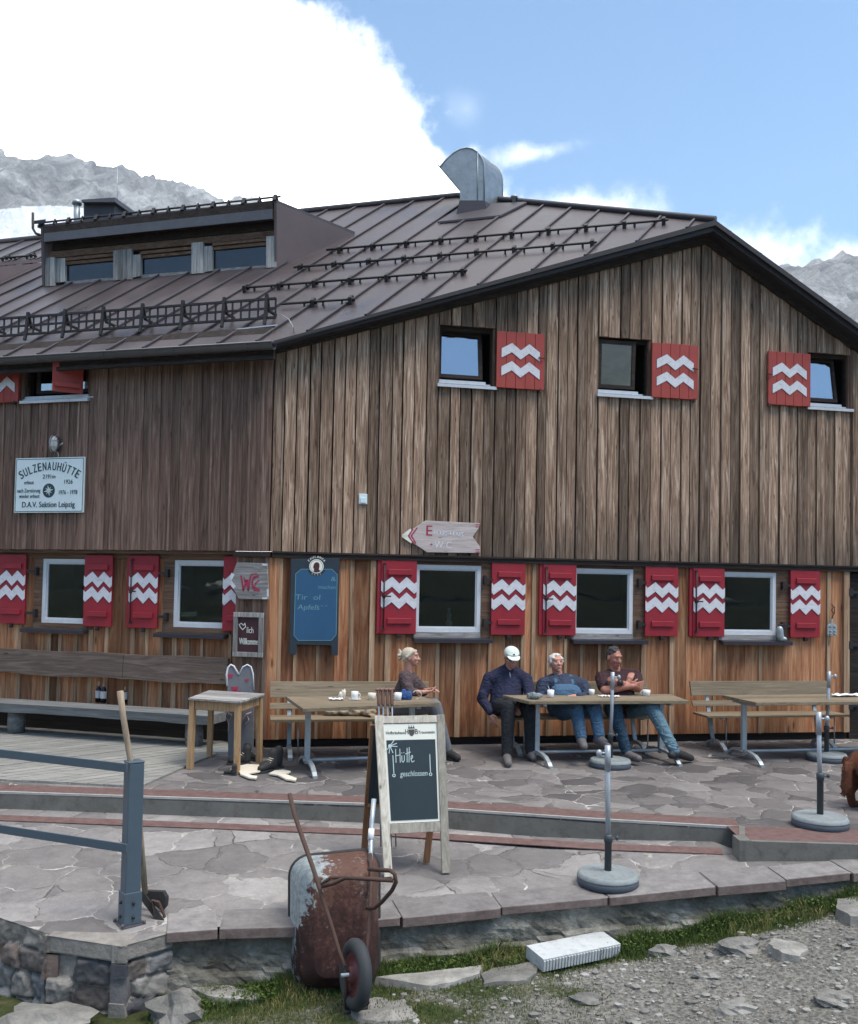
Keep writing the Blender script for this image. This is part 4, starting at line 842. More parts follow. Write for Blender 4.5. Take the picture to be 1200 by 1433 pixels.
# field stone wall at the lower left, with the post standing on it
def stone_face(mb, att, P0, P1, ztop0, ztop1, zbot, seed, cap=0, res=.012, amp=.045, cell=.16):
    P0 = Vector(P0); P1 = Vector(P1); Ln = (P1-P0).length; d = (P1-P0)/Ln; n = Vector((d.y, -d.x, 0)); nu = int(Ln/res); nv = int((max(ztop0, ztop1)-zbot)/res)
    rr = np.random.RandomState(seed); H = max(ztop0, ztop1)-zbot; pts = []
    gy_ = 0; row = 0
    while gy_ < H+.2:
        hgt = cell*rr.uniform(.75, 1.15); gx_ = -cell*rr.rand()
        while gx_ < Ln+.3: wdt = cell*rr.uniform(.8, 1.9); pts.append((gx_+wdt/2, gy_+hgt/2+rr.uniform(-.03, .03), wdt, hgt, rr.rand(), rr.uniform(-.02, .03))); gx_ += wdt
        gy_ += hgt
    pa = np.array(pts); U, V = np.meshgrid(np.linspace(0, 1, nu+1), np.linspace(0, 1, nv+1), indexing='ij')
    zt = ztop0+(ztop1-ztop0)*U; Z = zbot+(zt-zbot)*V; X = U*Ln; nz1 = np.array([[noise.noise(Vector((x*7, z*7, seed))) for x, z in zip(a, b)] for a, b in zip(X, Z)]); nz2 = np.array([[noise.noise(Vector((x*7, z*7, seed+9.0))) for x, z in zip(a, b)] for a, b in zip(X, Z)])
    nz3 = np.array([[noise.noise(Vector((x*30, z*30, seed+9.0))) for x, z in zip(a, b)] for a, b in zip(X, Z)])
    x = X+nz1*.03; z = (Z-zbot)+nz2*.03; dist = np.sqrt(((x[..., None]-pa[:, 0])/(pa[:, 2]/2))**2+((z[..., None]-pa[:, 1])/(pa[:, 3]/2))**2)
    o = np.argsort(dist, axis=-1)[..., :2]; d1 = np.take_along_axis(dist, o[..., :1], -1)[..., 0]; d2 = np.take_along_axis(dist, o[..., 1:2], -1)[..., 0]
    ed = (d2-d1); mort = np.clip(1-(ed-.05)/.12, 0, 1); tone = pa[o[..., 0], 4]; dep = pa[o[..., 0], 5]; fac_ = np.array([[noise.fractal(Vector((a_*11, b_*11, seed+2.0)), 1, 2, 5) for a_, b_ in zip(p_, q_)] for p_, q_ in zip(X, Z)]); mort = np.clip(1-(ed-.07)/.16+fac_*.5, 0, 1); dsp = (1-np.exp(-ed*7))*amp*.75+dep*(1-mort)*1.2+nz3*.008+fac_*.016
    if cap: cm = (Z > zt-cap); tone = np.where(cm, .9, tone); mort = np.where(cm, 0, mort); dsp = np.where(cm, amp*.9+nz3*.004, dsp); gap = (Z < zt-cap) & (Z > zt-cap-.02); dsp = np.where(gap, 0, dsp)
    vs = [tuple(P0+d*X[i, j]+n*dsp[i, j]+Vector((0, 0, Z[i, j]))) for i in range(nu+1) for j in range(nv+1)]
    b0 = len(mb.v); fs = [(i*(nv+1)+j, (i+1)*(nv+1)+j, (i+1)*(nv+1)+j+1, i*(nv+1)+j+1) for i in range(nu) for j in range(nv)]
    mb.v += vs; mb.f += [tuple(q+b0 for q in f) for f in fs]; mb.mi += [0]*len(fs); mb.sm += [True]*len(fs)
    mb.t += [float(tone[i, j]) for i in range(nu) for j in range(nv)]; att += [float(mort[i, j]) for i in range(nu) for j in range(nv)]
sw = MB(); att = []; zc = -.31
core = MB()
def V2(p, z=0): return Vector((p[0], p[1], z))
c0 = Vector((-1.84, 5.78, 0)); c1 = Vector((-2.3, 5.90, 0)); c2 = Vector((-2.9, 6.22, 0)); c3 = Vector((-4.2, 7.12, 0)); cr = Vector((-1.60, 5.99, 0))
stone_face(sw, att, c3, c2, -.30, -.29, -1.15, 3); stone_face(sw, att, c2, c1, -.29, -.30, -1.15, 11); stone_face(sw, att, c1, c0, -.305, -.312, -1.15, 5, cap=.10); stone_face(sw, att, c0, cr, -.312, -.30, -1.15, 8, cap=.10)
for q_, zt_q in ((c2, -.30), (c1, -.302), (c0, -.312)):
    seed_ = int(abs(q_.x)*50); zz_ = -1.12; rr_q = random.Random(seed_)
    while zz_ < zt_q-.13: hh_ = rr_q.uniform(.12, .2); hh_ = min(hh_, zt_q-.11-zz_); n0 = len(sw.f); j_ = lambda: rr_q.uniform(-.010, .010); sw.hexa([(q_.x+a_*.052+j_(), q_.y+b_*.045+.005+j_(), zz_+c_*hh_*.97+j_()*.6) for c_ in (0, 1) for a_, b_ in ((-1, -1), (1, -1), (1, 1), (-1, 1))], rr_q.random()); att += [0.0]*(len(sw.f)-n0); zz_ += hh_*.97
    n0 = len(sw.f); sw.box(q_.x-.045, q_.x+.045, q_.y-.035, q_.y+.05, zt_q-.105, zt_q-.001, .9); att += [0.0]*(len(sw.f)-n0)
nf = len(att); capz = -.300
sw.add([(-1.825, 5.735, capz-.012), (-1.56, 5.96, capz), (-1.62, 6.1, capz+.006), (-2.3, 6.1, capz+.006), (-2.32, 5.855, capz)], [(0, 1, 2, 3, 4)], .9); att += [0.0]
sw.at = {'mortar': ('FACE', att)}
wall_s = single('stone_wall', sw, 'stone_wall', 'mossy grey and brown field stone wall corner carrying the blue post', 'wall')
# natural ground
def smooth(a, b, x): t = max(0, min(1, (x-a)/(b-a))); return t*t*(3-2*t)
def gz_(x, y):
    z = -.60+.30*smooth(1.0, 3.4, x)-.14*smooth(-.3, -1.6, x)
    z += .7*smooth(4.4, 2.2, y)
    return z+.035*noise.noise(Vector((x*1.1, y*1.1, 3)))+.012*noise.noise(Vector((x*5, y*5, 1)))
def grassy(x, y):
    dE = ly(edge, x)-y   # distance in front of the edge
    a = 1-smooth(.12, .75 if x < .9 else .45, dE+.12*noise.noise(Vector((x*2.5, y*2.5, 8))))
    b = (1-smooth(.6, 1.5, x+.3*noise.noise(Vector((x*2, y*2, 5)))))*(smooth(-1.5, -1.0, x))*.62
    return max(a, b*(.55+.7*noise.noise(Vector((x*3.5, y*3.5, 2)))+.25))
def GG(px, py):
    z = -.6
    for _ in range(15): p = G(px, py, z); z = gz_(p.x, p.y)
    return Vector((p.x, p.y, z))
gm = MB(); vs = []; fs = []; gr = []
xs = list(np.arange(-8, -2.5, .5))+list(np.arange(-2.5, 4.6, .05))+list(np.arange(4.6, 9.1, .5)); ys = list(np.arange(-8, 4.2, .6))+list(np.arange(4.2, 7.8, .05))+list(np.arange(7.8, 10, .5))
for x in xs:
    for y in ys:
        x = float(x); y = float(y); under = y > ly(edge, x)+.1; vs.append((x, y, gz_(x, y)-(.3 if under else 0))); gr.append(grassy(x, y))
ny = len(ys)
for i in range(len(xs)-1):
    for j in range(ny-1): a = i*ny+j; fs.append((a, a+ny, a+ny+1, a+1))
gm.add(vs, fs, .5, True); gm.at = {'grass': ('POINT', gr)}; obj('ground', gm, 'ground', kind='structure')
# wide valley floor under everything, to the horizon
vf = MB(); R = 6000; vf.add([(-R, -R, -6), (R, -R, -6), (R, R, -6), (-R, R, -6)], [(0, 1, 2, 3)], .5); obj('valley_floor', vf, 'mountain_green', kind='structure')
ap = MB(); ap.prism([(-40, -20, -1.2), (40, -20, -1.2), (40, 40, -1.2), (-40, 40, -1.2)], (0, 0, -6), .5); obj('hill_base', ap, 'mountain_green', kind='structure')
# grass blades
gb = MB(); rng = random.Random(9)
def blade(x, y, z, h, w_, tn, lean):
    a = rng.uniform(0, 6.28); dx, dy_ = math.cos(a)*w_, math.sin(a)*w_; lx, ly_ = rng.uniform(-1, 1)*lean, rng.uniform(-1, 1)*lean
    i = len(gb.v); gb.v += [(x-dx, y-dy_, z-.005), (x+dx, y+dy_, z-.005), (x+dx*.6+lx*.4, y+dy_*.6+ly_*.4, z+h*.6), (x-dx*.6+lx*.4, y-dy_*.6+ly_*.4, z+h*.6), (x+lx, y+ly_, z+h)]
    gb.f += [(i, i+1, i+2, i+3), (i+3, i+2, i+4)]; gb.mi += [0, 0]; gb.t += [tn, tn]; gb.sm += [False, False]
cnt = 0
while cnt < 42000:
    x = rng.uniform(-1.65, 4.4); dE = rng.random()**1.6*1.3; y = ly(edge, x)-.02-dE
    if y < 4.8: continue
    g_ = grassy(x, y)
    if rng.random() > g_*1.15-.12: continue
    near = max(0, 1-dE/.35); h = rng.uniform(.006, .026)+near*rng.uniform(.0, .11)*(.5+.9*max(0, noise.noise(Vector((x*3, 0, 4)))+.35)); dry = noise.noise(Vector((x*2.2, y*2.2, 30))) > .12
    blade(x, y, gz_(x, y), h, rng.uniform(.0015, .0035), rng.uniform(.75, 1) if (dry and rng.random() < .55) else rng.uniform(0, .65), h*.7); cnt += 1
obj('grass', gb, 'grass_m', kind='stuff', label='short patchy green grass and weeds along the foot of the wall')
lf = MB()
for k in range(2600):
    x = rng.choice((rng.uniform(1.2, 3.6), rng.uniform(-.2, .9), rng.uniform(-1.5, -.9))); y = ly(edge, x)-.03-rng.random()**1.5*.22; z = gz_(x, y)+rng.uniform(.01, .10 if x > 1 else .06)
    a = rng.uniform(0, 6.28); r_ = rng.uniform(.006, .014); u = Vector((math.cos(a), math.sin(a), rng.uniform(-.4, .6)))*r_; v = Vector((-math.sin(a), math.cos(a), rng.uniform(-.5, .5)))*r_*.6; c = Vector((x, y, z))
    i = len(lf.v); lf.v += [tuple(c-u), tuple(c-v), tuple(c+u), tuple(c+v)]; lf.f.append((i, i+1, i+2, i+3)); lf.mi.append(0); lf.t.append(rng.uniform(0, .45)); lf.sm.append(False)
obj('weeds', lf, 'grass_m', kind='stuff', label='low leafy green weeds growing against the retaining wall')
# gravel
pb = MB()
for k in range(7500):
    x = rng.uniform(-.2, 4.6); y = rng.uniform(4.9, 7.1)
    if y > ly(edge, x)-.12 or rng.random() < grassy(x, y)*1.2-.1: continue
    r_ = min(.03, rng.uniform(.004, .008)*(1+rng.random()**8*3.5)); pb.ball((x, y, gz_(x, y)+r_*.2), (r_*rng.uniform(.8, 1.4), r_*rng.uniform(.8, 1.3), r_*.6), 6, rng.random(), jit=.5, seed=k, smooth=False)
obj('gravel', pb, 'rock', kind='stuff', label='loose grey gravel and small stones on the bare ground')
def flatstone(name, px, label, th=.05, lift=0, grp=None, cat='stone'):
    P = [GG(a, b) for a, b in px]; c = sum(P, Vector())/len(P); z = c.z+lift; mb = MB(); rr = random.Random(int(c.x*100)); n = len(P); pts = []
    for i in range(n):
        a, b = P[i], P[(i+1) % n]
        for k in range(4): t = k/4; q = a.lerp(b, t); pts.append((q.x-c.x+rr.uniform(-.008, .008), q.y-c.y+rr.uniform(-.008, .008)))
    lo = [(x*1.03, y*1.03, -.02) for x, y in pts]; hi = [(x*.985, y*.985, th+rr.uniform(-.004, .004)) for x, y in pts]; N_ = len(pts); k_ = rr.random()
    mb.add(lo+hi+[(0, 0, th+.006)], [(i, (i+1) % N_, (i+1) % N_+N_, i+N_) for i in range(N_)]+[(i+N_, (i+1) % N_+N_, 2*N_) for i in range(N_)], k_)
    return single(name, mb, 'rock', label, cat, grp, loc=(c.x, c.y, z))
fs_ = [('paving_stone', [(523, 1378), (640, 1362), (673, 1357), (672, 1368), (622, 1383), (600, 1387)], 'long thin broken flagstone lying right of the wheelbarrow wheel', .045),
 ('paving_stone', [(673, 1367), (688, 1358), (753, 1352), (752, 1366), (735, 1376), (678, 1381)], 'small flat flagstone between the long broken one and the white slab', .035),
 ('paving_stone', [(482, 1408), (525, 1396), (585, 1392), (606, 1405), (590, 1423), (540, 1433), (500, 1430)], 'pale worn flagstone in the grass under the wheelbarrow wheel', .012),
 ('paving_stone', [(262, 1394), (318, 1388), (363, 1394), (362, 1402), (290, 1406)], 'small dark flagstone lying against the foot of the stone wall', .05),
 ('paving_stone', [(1168, 1284), (1172, 1270), (1210, 1256), (1240, 1262), (1235, 1292), (1190, 1296)], 'grey flagstone cut by the right edge of the picture', .06),
 ('paving_stone', [(1074, 1334), (1082, 1322), (1120, 1322), (1132, 1331), (1118, 1346), (1092, 1346)], 'angular grey stone slab lying in the gravel right of the others', .05)]
for nm_, px, lb_, th in fs_: flatstone(nm_, px, lb_, th, -.01, 'flat stones lying in front of the terrace')
def boulder(px, py, rx, ry, rz, seed, label):
    p = GG(px, py); mb = MB(); mb.ball((0, 0, 0), (rx, ry, rz), 16, random.Random(seed).random(), jit=.55, seed=seed, smooth=False); o = single('boulder', mb, 'rock', label, 'stone', 'rounded stones in the gravel', loc=(p.x, p.y, p.z+rz*.15)); return o
boulder(928, 1334, .11, .06, .05, 3, 'beige rounded stone at the left end of the gravel'); boulder(1036, 1328, .14, .10, .06, 8, 'darker grey rounded stone sunk in the gravel behind the beige ones')
boulder(990, 1368, .09, .05, .035, 12, 'pale low stone in the middle of the gravel'); boulder(1030, 1412, .11, .07, .045, 17, 'beige stone at the bottom of the picture in the gravel')
boulder(248, 1424, .16, .12, .13, 21, 'pale grey boulder at the foot of the stone wall corner'); boulder(820, 1400, .10, .06, .04, 31, 'grey stone between the grass and the gravel at the bottom'); boulder(1170, 1400, .12, .08, .04, 41, 'grey stone sunk in the gravel at the bottom right')
boulder(60, 1440, .28, .16, .12, 45, 'broad pale boulder at the bottom left under the stone wall')
# white ribbed slab
q = [GG(755, 1330), GG(762, 1362), GG(868, 1338), GG(850, 1311)]
zb = min(p.z for p in q)+.015; sl = MB(); A_0, A_1, A_2 = G(760, 1361, zb), G(868, 1338, zb), G(752, 1338, zb)
ux = (A_1-A_0); uy = Vector((-ux.y, ux.x, 0)).normalized()*.22; o_ = A_0.copy(); Lx = ux.length; ux.normalize(); uy_n = uy.normalized()
Ms = Matrix((ux, uy_n, ux.cross(uy_n))).transposed().to_4x4(); Ms.translation = o_
sl.box(0, Lx, .008, .21, .0, .085, .5); n_ = 26
for k in range(n_): sl.box(Lx*k/n_, Lx*(k+.6)/n_, 0, .010, .004, .075, .5)
s_o = single('ribbed_slab', sl, 'styro', 'white ribbed rectangular slab lying tilted in the grass', 'slab', bev=.002); Ms = Ms @ Matrix.Rotation(math.radians(6), 4, 'X'); s_o.matrix_world = Ms
# ================================================================ MOUNTAINS
def mountain(name, prof, Y, mat, depth, base=-60, seed=1, nx=260, ny=60, rough=1.0, snowf=None, rot=0):
    """prof: ridge points (x, z) in metres at distance Y; the slope falls forward towards the viewer"""
    f = interp(prof); x0, x1 = prof[0][0], prof[-1][0]; vs = []; sn = []; mb = MB()
    for i in range(nx+1):
        x = x0+(x1-x0)*i/nx; zr = f(x)
        for j in range(ny+1):
            t = j/ny; y = Y-depth*(1-t); zz = base+(zr-base)*(t**.8)
            n = noise.fractal(Vector((x*.006, y*.006, seed)), 1, 2.1, 8); rg = 1-abs(noise.fractal(Vector((x*.011+7, y*.004, seed+3)), 1, 2.0, 7)); rr = noise.fractal(Vector((x*.045, y*.04, zz*.03+seed)), 1, 2.0, 5)+.8*(1-2*abs(noise.noise(Vector((x*.03, y*.012, seed+9)))))
            amp = rough*(zr-base)*.10*math.sin(min(1, t*1.02)*math.pi*.85+.3); z = zz+amp*n+amp*(rg-.7)*1.1+rr*rough*13
            vs.append((x+rr*4, y+n*40*(1-t), z)); sn.append(snowf(x, z, y) if snowf else 0.0)
    fs = [(i*(ny+1)+j, (i+1)*(ny+1)+j, (i+1)*(ny+1)+j+1, i*(ny+1)+j+1) for i in range(nx) for j in range(ny)]
    mb.add(vs, fs, .5, False); mb.at = {'snow': ('POINT', sn)}
    return obj(name, mb, mat, kind='structure', rot=rot)
YM = 1500.0
def mp(px, py): p = J(px, py, YM); return (p.x, p.z)
rl_ = [(-700, 250), (-500, 160), (-300, 215), (-120, 190), (-50, 215), (0, 221), (22, 219), (48, 228), (62, 224), (80, 219), (100, 222), (118, 229), (150, 240), (185, 243), (215, 252), (245, 264), (262, 263), (300, 281), (318, 286), (335, 277), (350, 284), (400, 305), (560, 400)]
def snf(x, z, y=1500.0):
    px = 600+x/y*1300; py = 823-(z-CZ)/y*1300
    return max(0, min(1, (py-286-.0006*(px-60)**2)/14)) if px < 260 else 0.0
mountain('mountain', [mp(*q) for q in rl_], YM, 'mountain_rock', 700, base=60, seed=4, rough=.7, nx=420, ny=90, snowf=snf)
rr_ = [(900, 480), (1040, 400), (1090, 374), (1100, 371), (1108, 380), (1118, 379), (1128, 373), (1140, 366), (1152, 368), (1163, 363), (1174, 356), (1183, 361), (1192, 361), (1202, 366), (1240, 350), (1330, 390), (1450, 330), (1700, 300), (1900, 420)]
mountain('mountain', [mp(*q) for q in rr_], YM, 'mountain_rock', 700, base=60, seed=14, rough=.55, nx=420, ny=90)
# the slope across the valley, behind the viewer: what the panes mirror
pr = [(-2600, 300), (-1500, 420), (-900, 330), (-420, 210), (-150, 330), (150, 300), (480, 190), (700, 290), (1100, 330), (1700, 420), (2600, 300)]
mountain('mountain', pr, 1400, 'mountain_green', 800, base=-10, seed=24, rough=.8, nx=160, ny=40, rot=math.pi)
# ================================================================ THINGS
def V(*a): return Vector(a)
Z_ = V(0, 0, 1)
class TH:
    def __init__(s, name, label, cat, loc, group=None): s.c = Vector(loc); s.o = thing(name, label, cat, loc, group=group)
    def l(s, pts): return [Vector(p)-s.c for p in pts]
    def part(s, name, mb, mat, parent=None, **k): return obj(name, mb, mat, parent or s.o, **k)
def foot(mb, p, d, L_, h=.11, wd=.045, th=.03):   # S-curved steel foot from the post base p along d
    s_ = Vector((-d.y, d.x, 0)); mb.bar([p+Z_*h, p+d*(L_*.30)+Z_*(h*1.0), p+d*(L_*.62)+Z_*(h*.82), p+d*(L_*.84)+Z_*(h*.4), p+d*(L_*.93)+Z_*.012, p+d*L_+Z_*.012], wd, th, s_)
def table(cor, label, t0=.11, t1=.88, z=.70, grp='garden tables along the front of the hut'):
    FL, FR, BR, BL = [G(a, b, z) for a, b in cor]; c = (FL+FR+BR+BL)/4; c.z = 0; T = TH('garden_table', label, 'table', c, grp)
    tp_ = MB()
    for k in range(4):
        a, b = k/4+.004, (k+1)/4-.004; q = [FL.lerp(BL, a), FR.lerp(BR, a), FR.lerp(BR, b), FL.lerp(BL, b)]; tp_.prism(T.l([p-Z_*.035 for p in q]), (0, 0, .035))
    T.part('tabletop', tp_, 'bench_wood', bev=.003); dv = ((FL-BL)+(FR-BR)).normalized(); dv.z = 0; ps = []
    fr = MB(); m0, m1 = FL.lerp(BL, .5), FR.lerp(BR, .5); dl_ = (m1-m0).normalized()
    fr.bar(T.l([m0.lerp(m1, t0)-Z_*.055, m0.lerp(m1, t1)-Z_*.055]), .05, .03, dv); T.part('frame', fr, 'gal')
    for t in (t0, t1):
        p = m0.lerp(m1, t); p.z = 0; lg = MB(); lg.bar(T.l([p+Z_*.07, p+Z_*(z-.04)]), .052, .052, dv); foot(lg, p-T.c, dv, .46); foot(lg, p-T.c, -dv, .40); lg.bar(T.l([p+Z_*(z-.05)-dv*.25, p+Z_*(z-.05)+dv*.25]), .04, .03, dl_); T.part('leg', lg, 'gal'); ps.append(p)
    br = MB(); br.tube(T.l([ps[0]+Z_*.10-dl_*.04, ps[1]+Z_*.10+dl_*.02]), .018, 8); T.part('stretcher', br, 'gal'); return T, (FL, FR, BR, BL)
tA = table([(424, 991.5), (615, 983.5), (590, 974), (400, 974.5)], 'slatted wooden garden table on grey steel legs left of the easel with cups', t0=.10, t1=.86)
tB = table([(740, 981), (964, 980.5), (937, 971), (702.5, 972.5)], 'slatted wooden garden table that the three seated men sit at', t0=.13, t1=.885)
tC = table([(1058, 983), (1290, 981), (1240, 970.5), (1010, 972.4)], 'empty slatted garden table at the right with a white cloth on its end', t0=.03, t1=.93)
def bench(x0, x1, yb, label, w_=.30, x1real=None):
    u0 = wb(x0, yb, w_)[0]; u1 = wb(x1, yb, w_)[0] if x1real is None else u0+x1real; c = Bw((u0+u1)/2, 0, w_+.2); T = TH('garden_bench', label, 'bench', c, 'garden benches against the wall'); T.o.rotation_euler = (0, 0, AB)
    h = (u1-u0)/2; b = MB()
    def sl_(z0, z1, y, th, tilt): return MB().hexa([(-h, y-th, z0), (h, y-th, z0), (h, y, z0), (-h, y, z0), (-h, y-th+tilt, z1), (h, y-th+tilt, z1), (h, y+tilt, z1), (-h, y+tilt, z1)])
    T.part('backrest', sl_(.625, .80, .20, .028, .05), 'bench_wood', bev=.004); T.part('backrest', sl_(.50, .565, .165, .026, .02), 'bench_wood', bev=.004)
    s_ = MB()
    for k in range(3): s_.box(-h, h, -.24+k*.13, -.24+k*.13+.12, .405, .432)
    T.part('seat', s_, 'bench_wood', bev=.003)
    for x in (-h+.22, h-.22):
        l_ = MB(); l_.bar([V(x, .02, .06), V(x, .10, .25), V(x, .16, .45), V(x, .235, .74)], .045, .022, (1, 0, 0)); foot(l_, V(x, .04, 0), V(0, -1, 0), .34, .10, .05, .03); foot(l_, V(x, .04, 0), V(0, 1, 0), .16, .08, .05, .03); l_.bar([V(x, -.22, .395), V(x, .12, .395)], .04, .02, (1, 0, 0)); l_.tube([V(x+.09, -.12, .4), V(x+.09, -.12, .02)], .008, 6)
        T.part('leg', l_, 'gal')
    return T
bench(378, 600, 955, 'garden bench left of the seated woman, behind the table with the cups'); bench(688, 905, 953, 'garden bench that the three men sit on'); bench(966, 1158, 953, 'empty olive brown garden bench at the right against the wall')
# ---- long log bench on the left
def Aw(x, z, w__=0): return K+(-dA)*x+nA*w__+Z_*z
wA0 = -RA-.0
x1_, zt_ = wa(321, 921, -.02); zb_ = wa(321, 957, -.02)[1]; xm = wa(175, 940, -.02)[0]; cB = Aw(x1_, 0, .1); T = TH('log_bench', 'long rustic bench of split logs with a live edge backrest along the left wall', 'bench', cB); T.o.rotation_euler = (0, 0, AA)
def live(xa, xb, seed):
    n_ = 40; pts_t = []; pts_b = []
    for i in range(n_+1): x = xa+(xb-xa)*i/n_; pts_t.append((x, zt_+.012*noise.noise(V(x*1.5, seed, 0)))); pts_b.append((x, zb_-.0+.035*noise.noise(V(x*1.2, seed, 5))+.012*noise.noise(V(x*5, seed, 5))-.02*smooth(-1.5, -3, x-x1_)*0))
    mb = MB()
    for i in range(n_): (a, b), (c, d) = pts_t[i], pts_t[i+1]; (e, f), (g_, h_) = pts_b[i], pts_b[i+1]; mb.hexa([(e-x1_, .06, f), (g_-x1_, .06, h_), (g_-x1_, .13, h_), (e-x1_, .13, f), (a-x1_, .075, b), (c-x1_, .075, d), (c-x1_, .13, d), (a-x1_, .13, b)], .5)
    return mb
T.part('backrest', live(xm+.004, x1_, 3), 'log_bench'); T.part('backrest', live(-7.5, xm-.004, 3), 'log_bench')
zs_ = .405; sb_ = MB(); n_ = 60
for i in range(n_):
    a, b = -7.4-x1_+(7.4+x1_+.02)*i/n_, -7.4-x1_+(7.4+x1_+.02)*(i+1)/n_; f = lambda x: -.36+.018*noise.noise(V(x*1.3, 2, 2)); k = lambda x: zs_-.105+.012*noise.noise(V(x*2, 8, 2))
    sb_.hexa([(a, f(a)+.02, k(a)), (b, f(b)+.02, k(b)), (b, .03, k(b)), (a, .03, k(a)), (a, f(a), zs_), (b, f(b), zs_), (b, .05, zs_), (a, .05, zs_)], .5)
T.part('seat', sb_, 'slab_bench')
for xs_ in (-.28, wa(12, 1005, .4)[0]-x1_, -5.4): st = MB(); st.lathe([(.10, .02), (.105, .15), (.10, .30)], 10, Matrix.Translation((xs_, -.16, 0))); T.part('leg', st, 'slab_bench')
seatP = lambda px, py: G(px, py, zs_+.0)
def bottle(px, py, hgt, label, mat='glass_bottle'):
    p = seatP(px, py); p.z = zs_; T = TH('wine_bottle', label, 'bottle', p); b = MB(); b.lathe([(.034, 0), (.038, .01), (.038, hgt*.58), (.032, hgt*.66), (.015, hgt*.76), (.013, hgt), (.012, hgt+.002)], 16); T.part('bottle_glass', b, mat)
    T.part('bottle_label', MB().lathe([(.0385, .05), (.0388, .06), (.0388, .13), (.0385, .14)], 16), 'label_m'); T.part('bottle_foil', MB().lathe([(.0155, hgt*.80), (.0160, hgt*.81), (.0155, hgt+.004), (.010, hgt+.006)], 12), 'foil')
bottle(137.5, 982, .245, 'left bottle of the dark pair standing on the log bench'); bottle(144.5, 983, .245, 'right bottle of the dark pair standing on the log bench'); bottle(175, 984, .20, 'single dark bottle behind the shovel handle on the log bench')
# ---- small square table
zt = .73; cs = [G(262.5, 976.6, zt), G(336, 981.5, zt), G(370.5, 970.4, zt), G(293, 965.5, zt)]; cc = sum(cs, Vector())/4; T = TH('side_table', 'small square pine table with a grey worn top beside the long bench', 'table', (cc.x, cc.y, 0))
tpb = MB(); rr = random.Random(4)
for k in range(5):
    a, b = k/5+.004, (k+1)/5-.004; j0, j1 = rr.uniform(-.012, .008), rr.uniform(-.006, .014); tpb.prism(T.l([p-Z_*.022 for p in (cs[0].lerp(cs[3], a)+(cs[0]-cs[1])*j0, cs[1].lerp(cs[2], a)+(cs[1]-cs[0])*j1, cs[1].lerp(cs[2], b)+(cs[1]-cs[0])*j1, cs[0].lerp(cs[3], b)+(cs[0]-cs[1])*j0)]), (0, 0, .022))
T.part('tabletop', tpb, 'weathered', bev=.003); inn = [c_.lerp(Vector((cc.x, cc.y, zt)), .14) for c_ in cs]
for i in range(4):
    p = inn[i]; q = V(p.x, p.y, 0)+(V(p.x-cc.x, p.y-cc.y, 0))*.04; e1 = (inn[(i+1) % 4]-p).normalized(); T.part('leg', MB().bar(T.l([q, p-Z_*.023]), .058, .055, e1, tone=rr.random()), 'pine', bev=.004)
for i in range(4): a, b = inn[i], inn[(i+1) % 4]; d = (b-a).normalized(); T.part('apron', MB().bar(T.l([a+d*.031-Z_*.07, b-d*.031-Z_*.07]), .022, .09, V(-d.y, d.x, 0)), 'pine')
# ---- heart-notched board behind it
hp = J(335, 1064, 10.25); hp.z = 0; T = TH('heart_board', 'tall narrow grey board with a heart shaped notched top behind the small table', 'board', hp)
def Jh(px, py): q = J(px, py, 10.25); return q-hp
o1 = [(319, 1062), (318, 960), (317, 943), (319, 934), (323, 930), (327, 932), (334, 944), (340, 933), (346, 930), (351, 933), (354, 943), (355, 965), (354, 1062)]
T.part('panel', MB().prism([Jh(*q) for q in o1], (0, .025, 0), .5), 'heart_board', bev=.003); rm_ = MB(); rm_.tube([Jh(*q)+V(0, -.002, 0) for q in o1[1:7]], .011, 6); rm_.tube([Jh(*q)+V(0, -.002, 0) for q in o1[6:12]], .009, 6); T.part('painted_rim', rm_, 'white_paint')
fl_ = MB()
for x, y, r_ in ((322, 946, .03), (328, 964, .035), (331, 970, .04), (327, 971, .03), (345, 952, .02)): q = Jh(x, y); fl_.prism([(q.x+r_*math.cos(t)*(1+.3*math.sin(3*t)), q.y-.004, q.z+r_*math.sin(t)*(1+.3*math.cos(2*t))) for t in [6.283*k/12 for k in range(12)]], (0, .003, 0), .5)
T.part('painted_flower', fl_, 'pink_red'); rb_ = MB()
for pts in ([(320, 997), (318, 1004), (321, 1012), (320, 1022)], [(320, 997), (325, 1000), (322, 1008)], [(352, 996), (347, 1001), (349, 1007), (344, 1012)], [(352, 996), (345, 999), (341, 1005)]): rb_.bar([Jh(*q)+V(0, -.03, 0) for q in pts], .03, .004, (0, 1, .3))
T.part('ribbon', rb_, 'ribbon_m')
# ---- boots, soles on the ground
def boot(px, py, ang, label, sc=1.0, name='hiking_boot', grp='worn footwear on the terrace'):
    p = G(px, py, 0); T = TH(name, label, 'boot', p, grp); T.o.rotation_euler = (0, 0, ang); T.o.scale = (sc, sc, sc)
    b = MB(); b.cone((0, -.0, .06), (0, .17, .045), .045, .035); b.cone((0, .0, .05), (0, -.01, .17), .05, .048); b.cone((0, .02, .08), (0, .1, .06), .045, .04); organic('boot_upper', b, 'boot_m', T.o, .008); s_ = MB()
    s_.prism([(x*.045+.0, y, 0) for x, y in ((-1, -.05), (1, -.05), (1.05, .06), (1.1, .15), (.6, .21), (-.6, .21), (-1.1, .15), (-.9, .06))], (0, 0, .022), .5); T.part('boot_sole', s_, 'rubber', bev=.003); l_ = MB()
    for k in range(4): l_.tube([(-.035, .03+k*.02, .12-k*.015), (0, .045+k*.02, .128-k*.015), (.035, .03+k*.02, .12-k*.015)], .004, 5)
    T.part('lace', l_, 'cork')
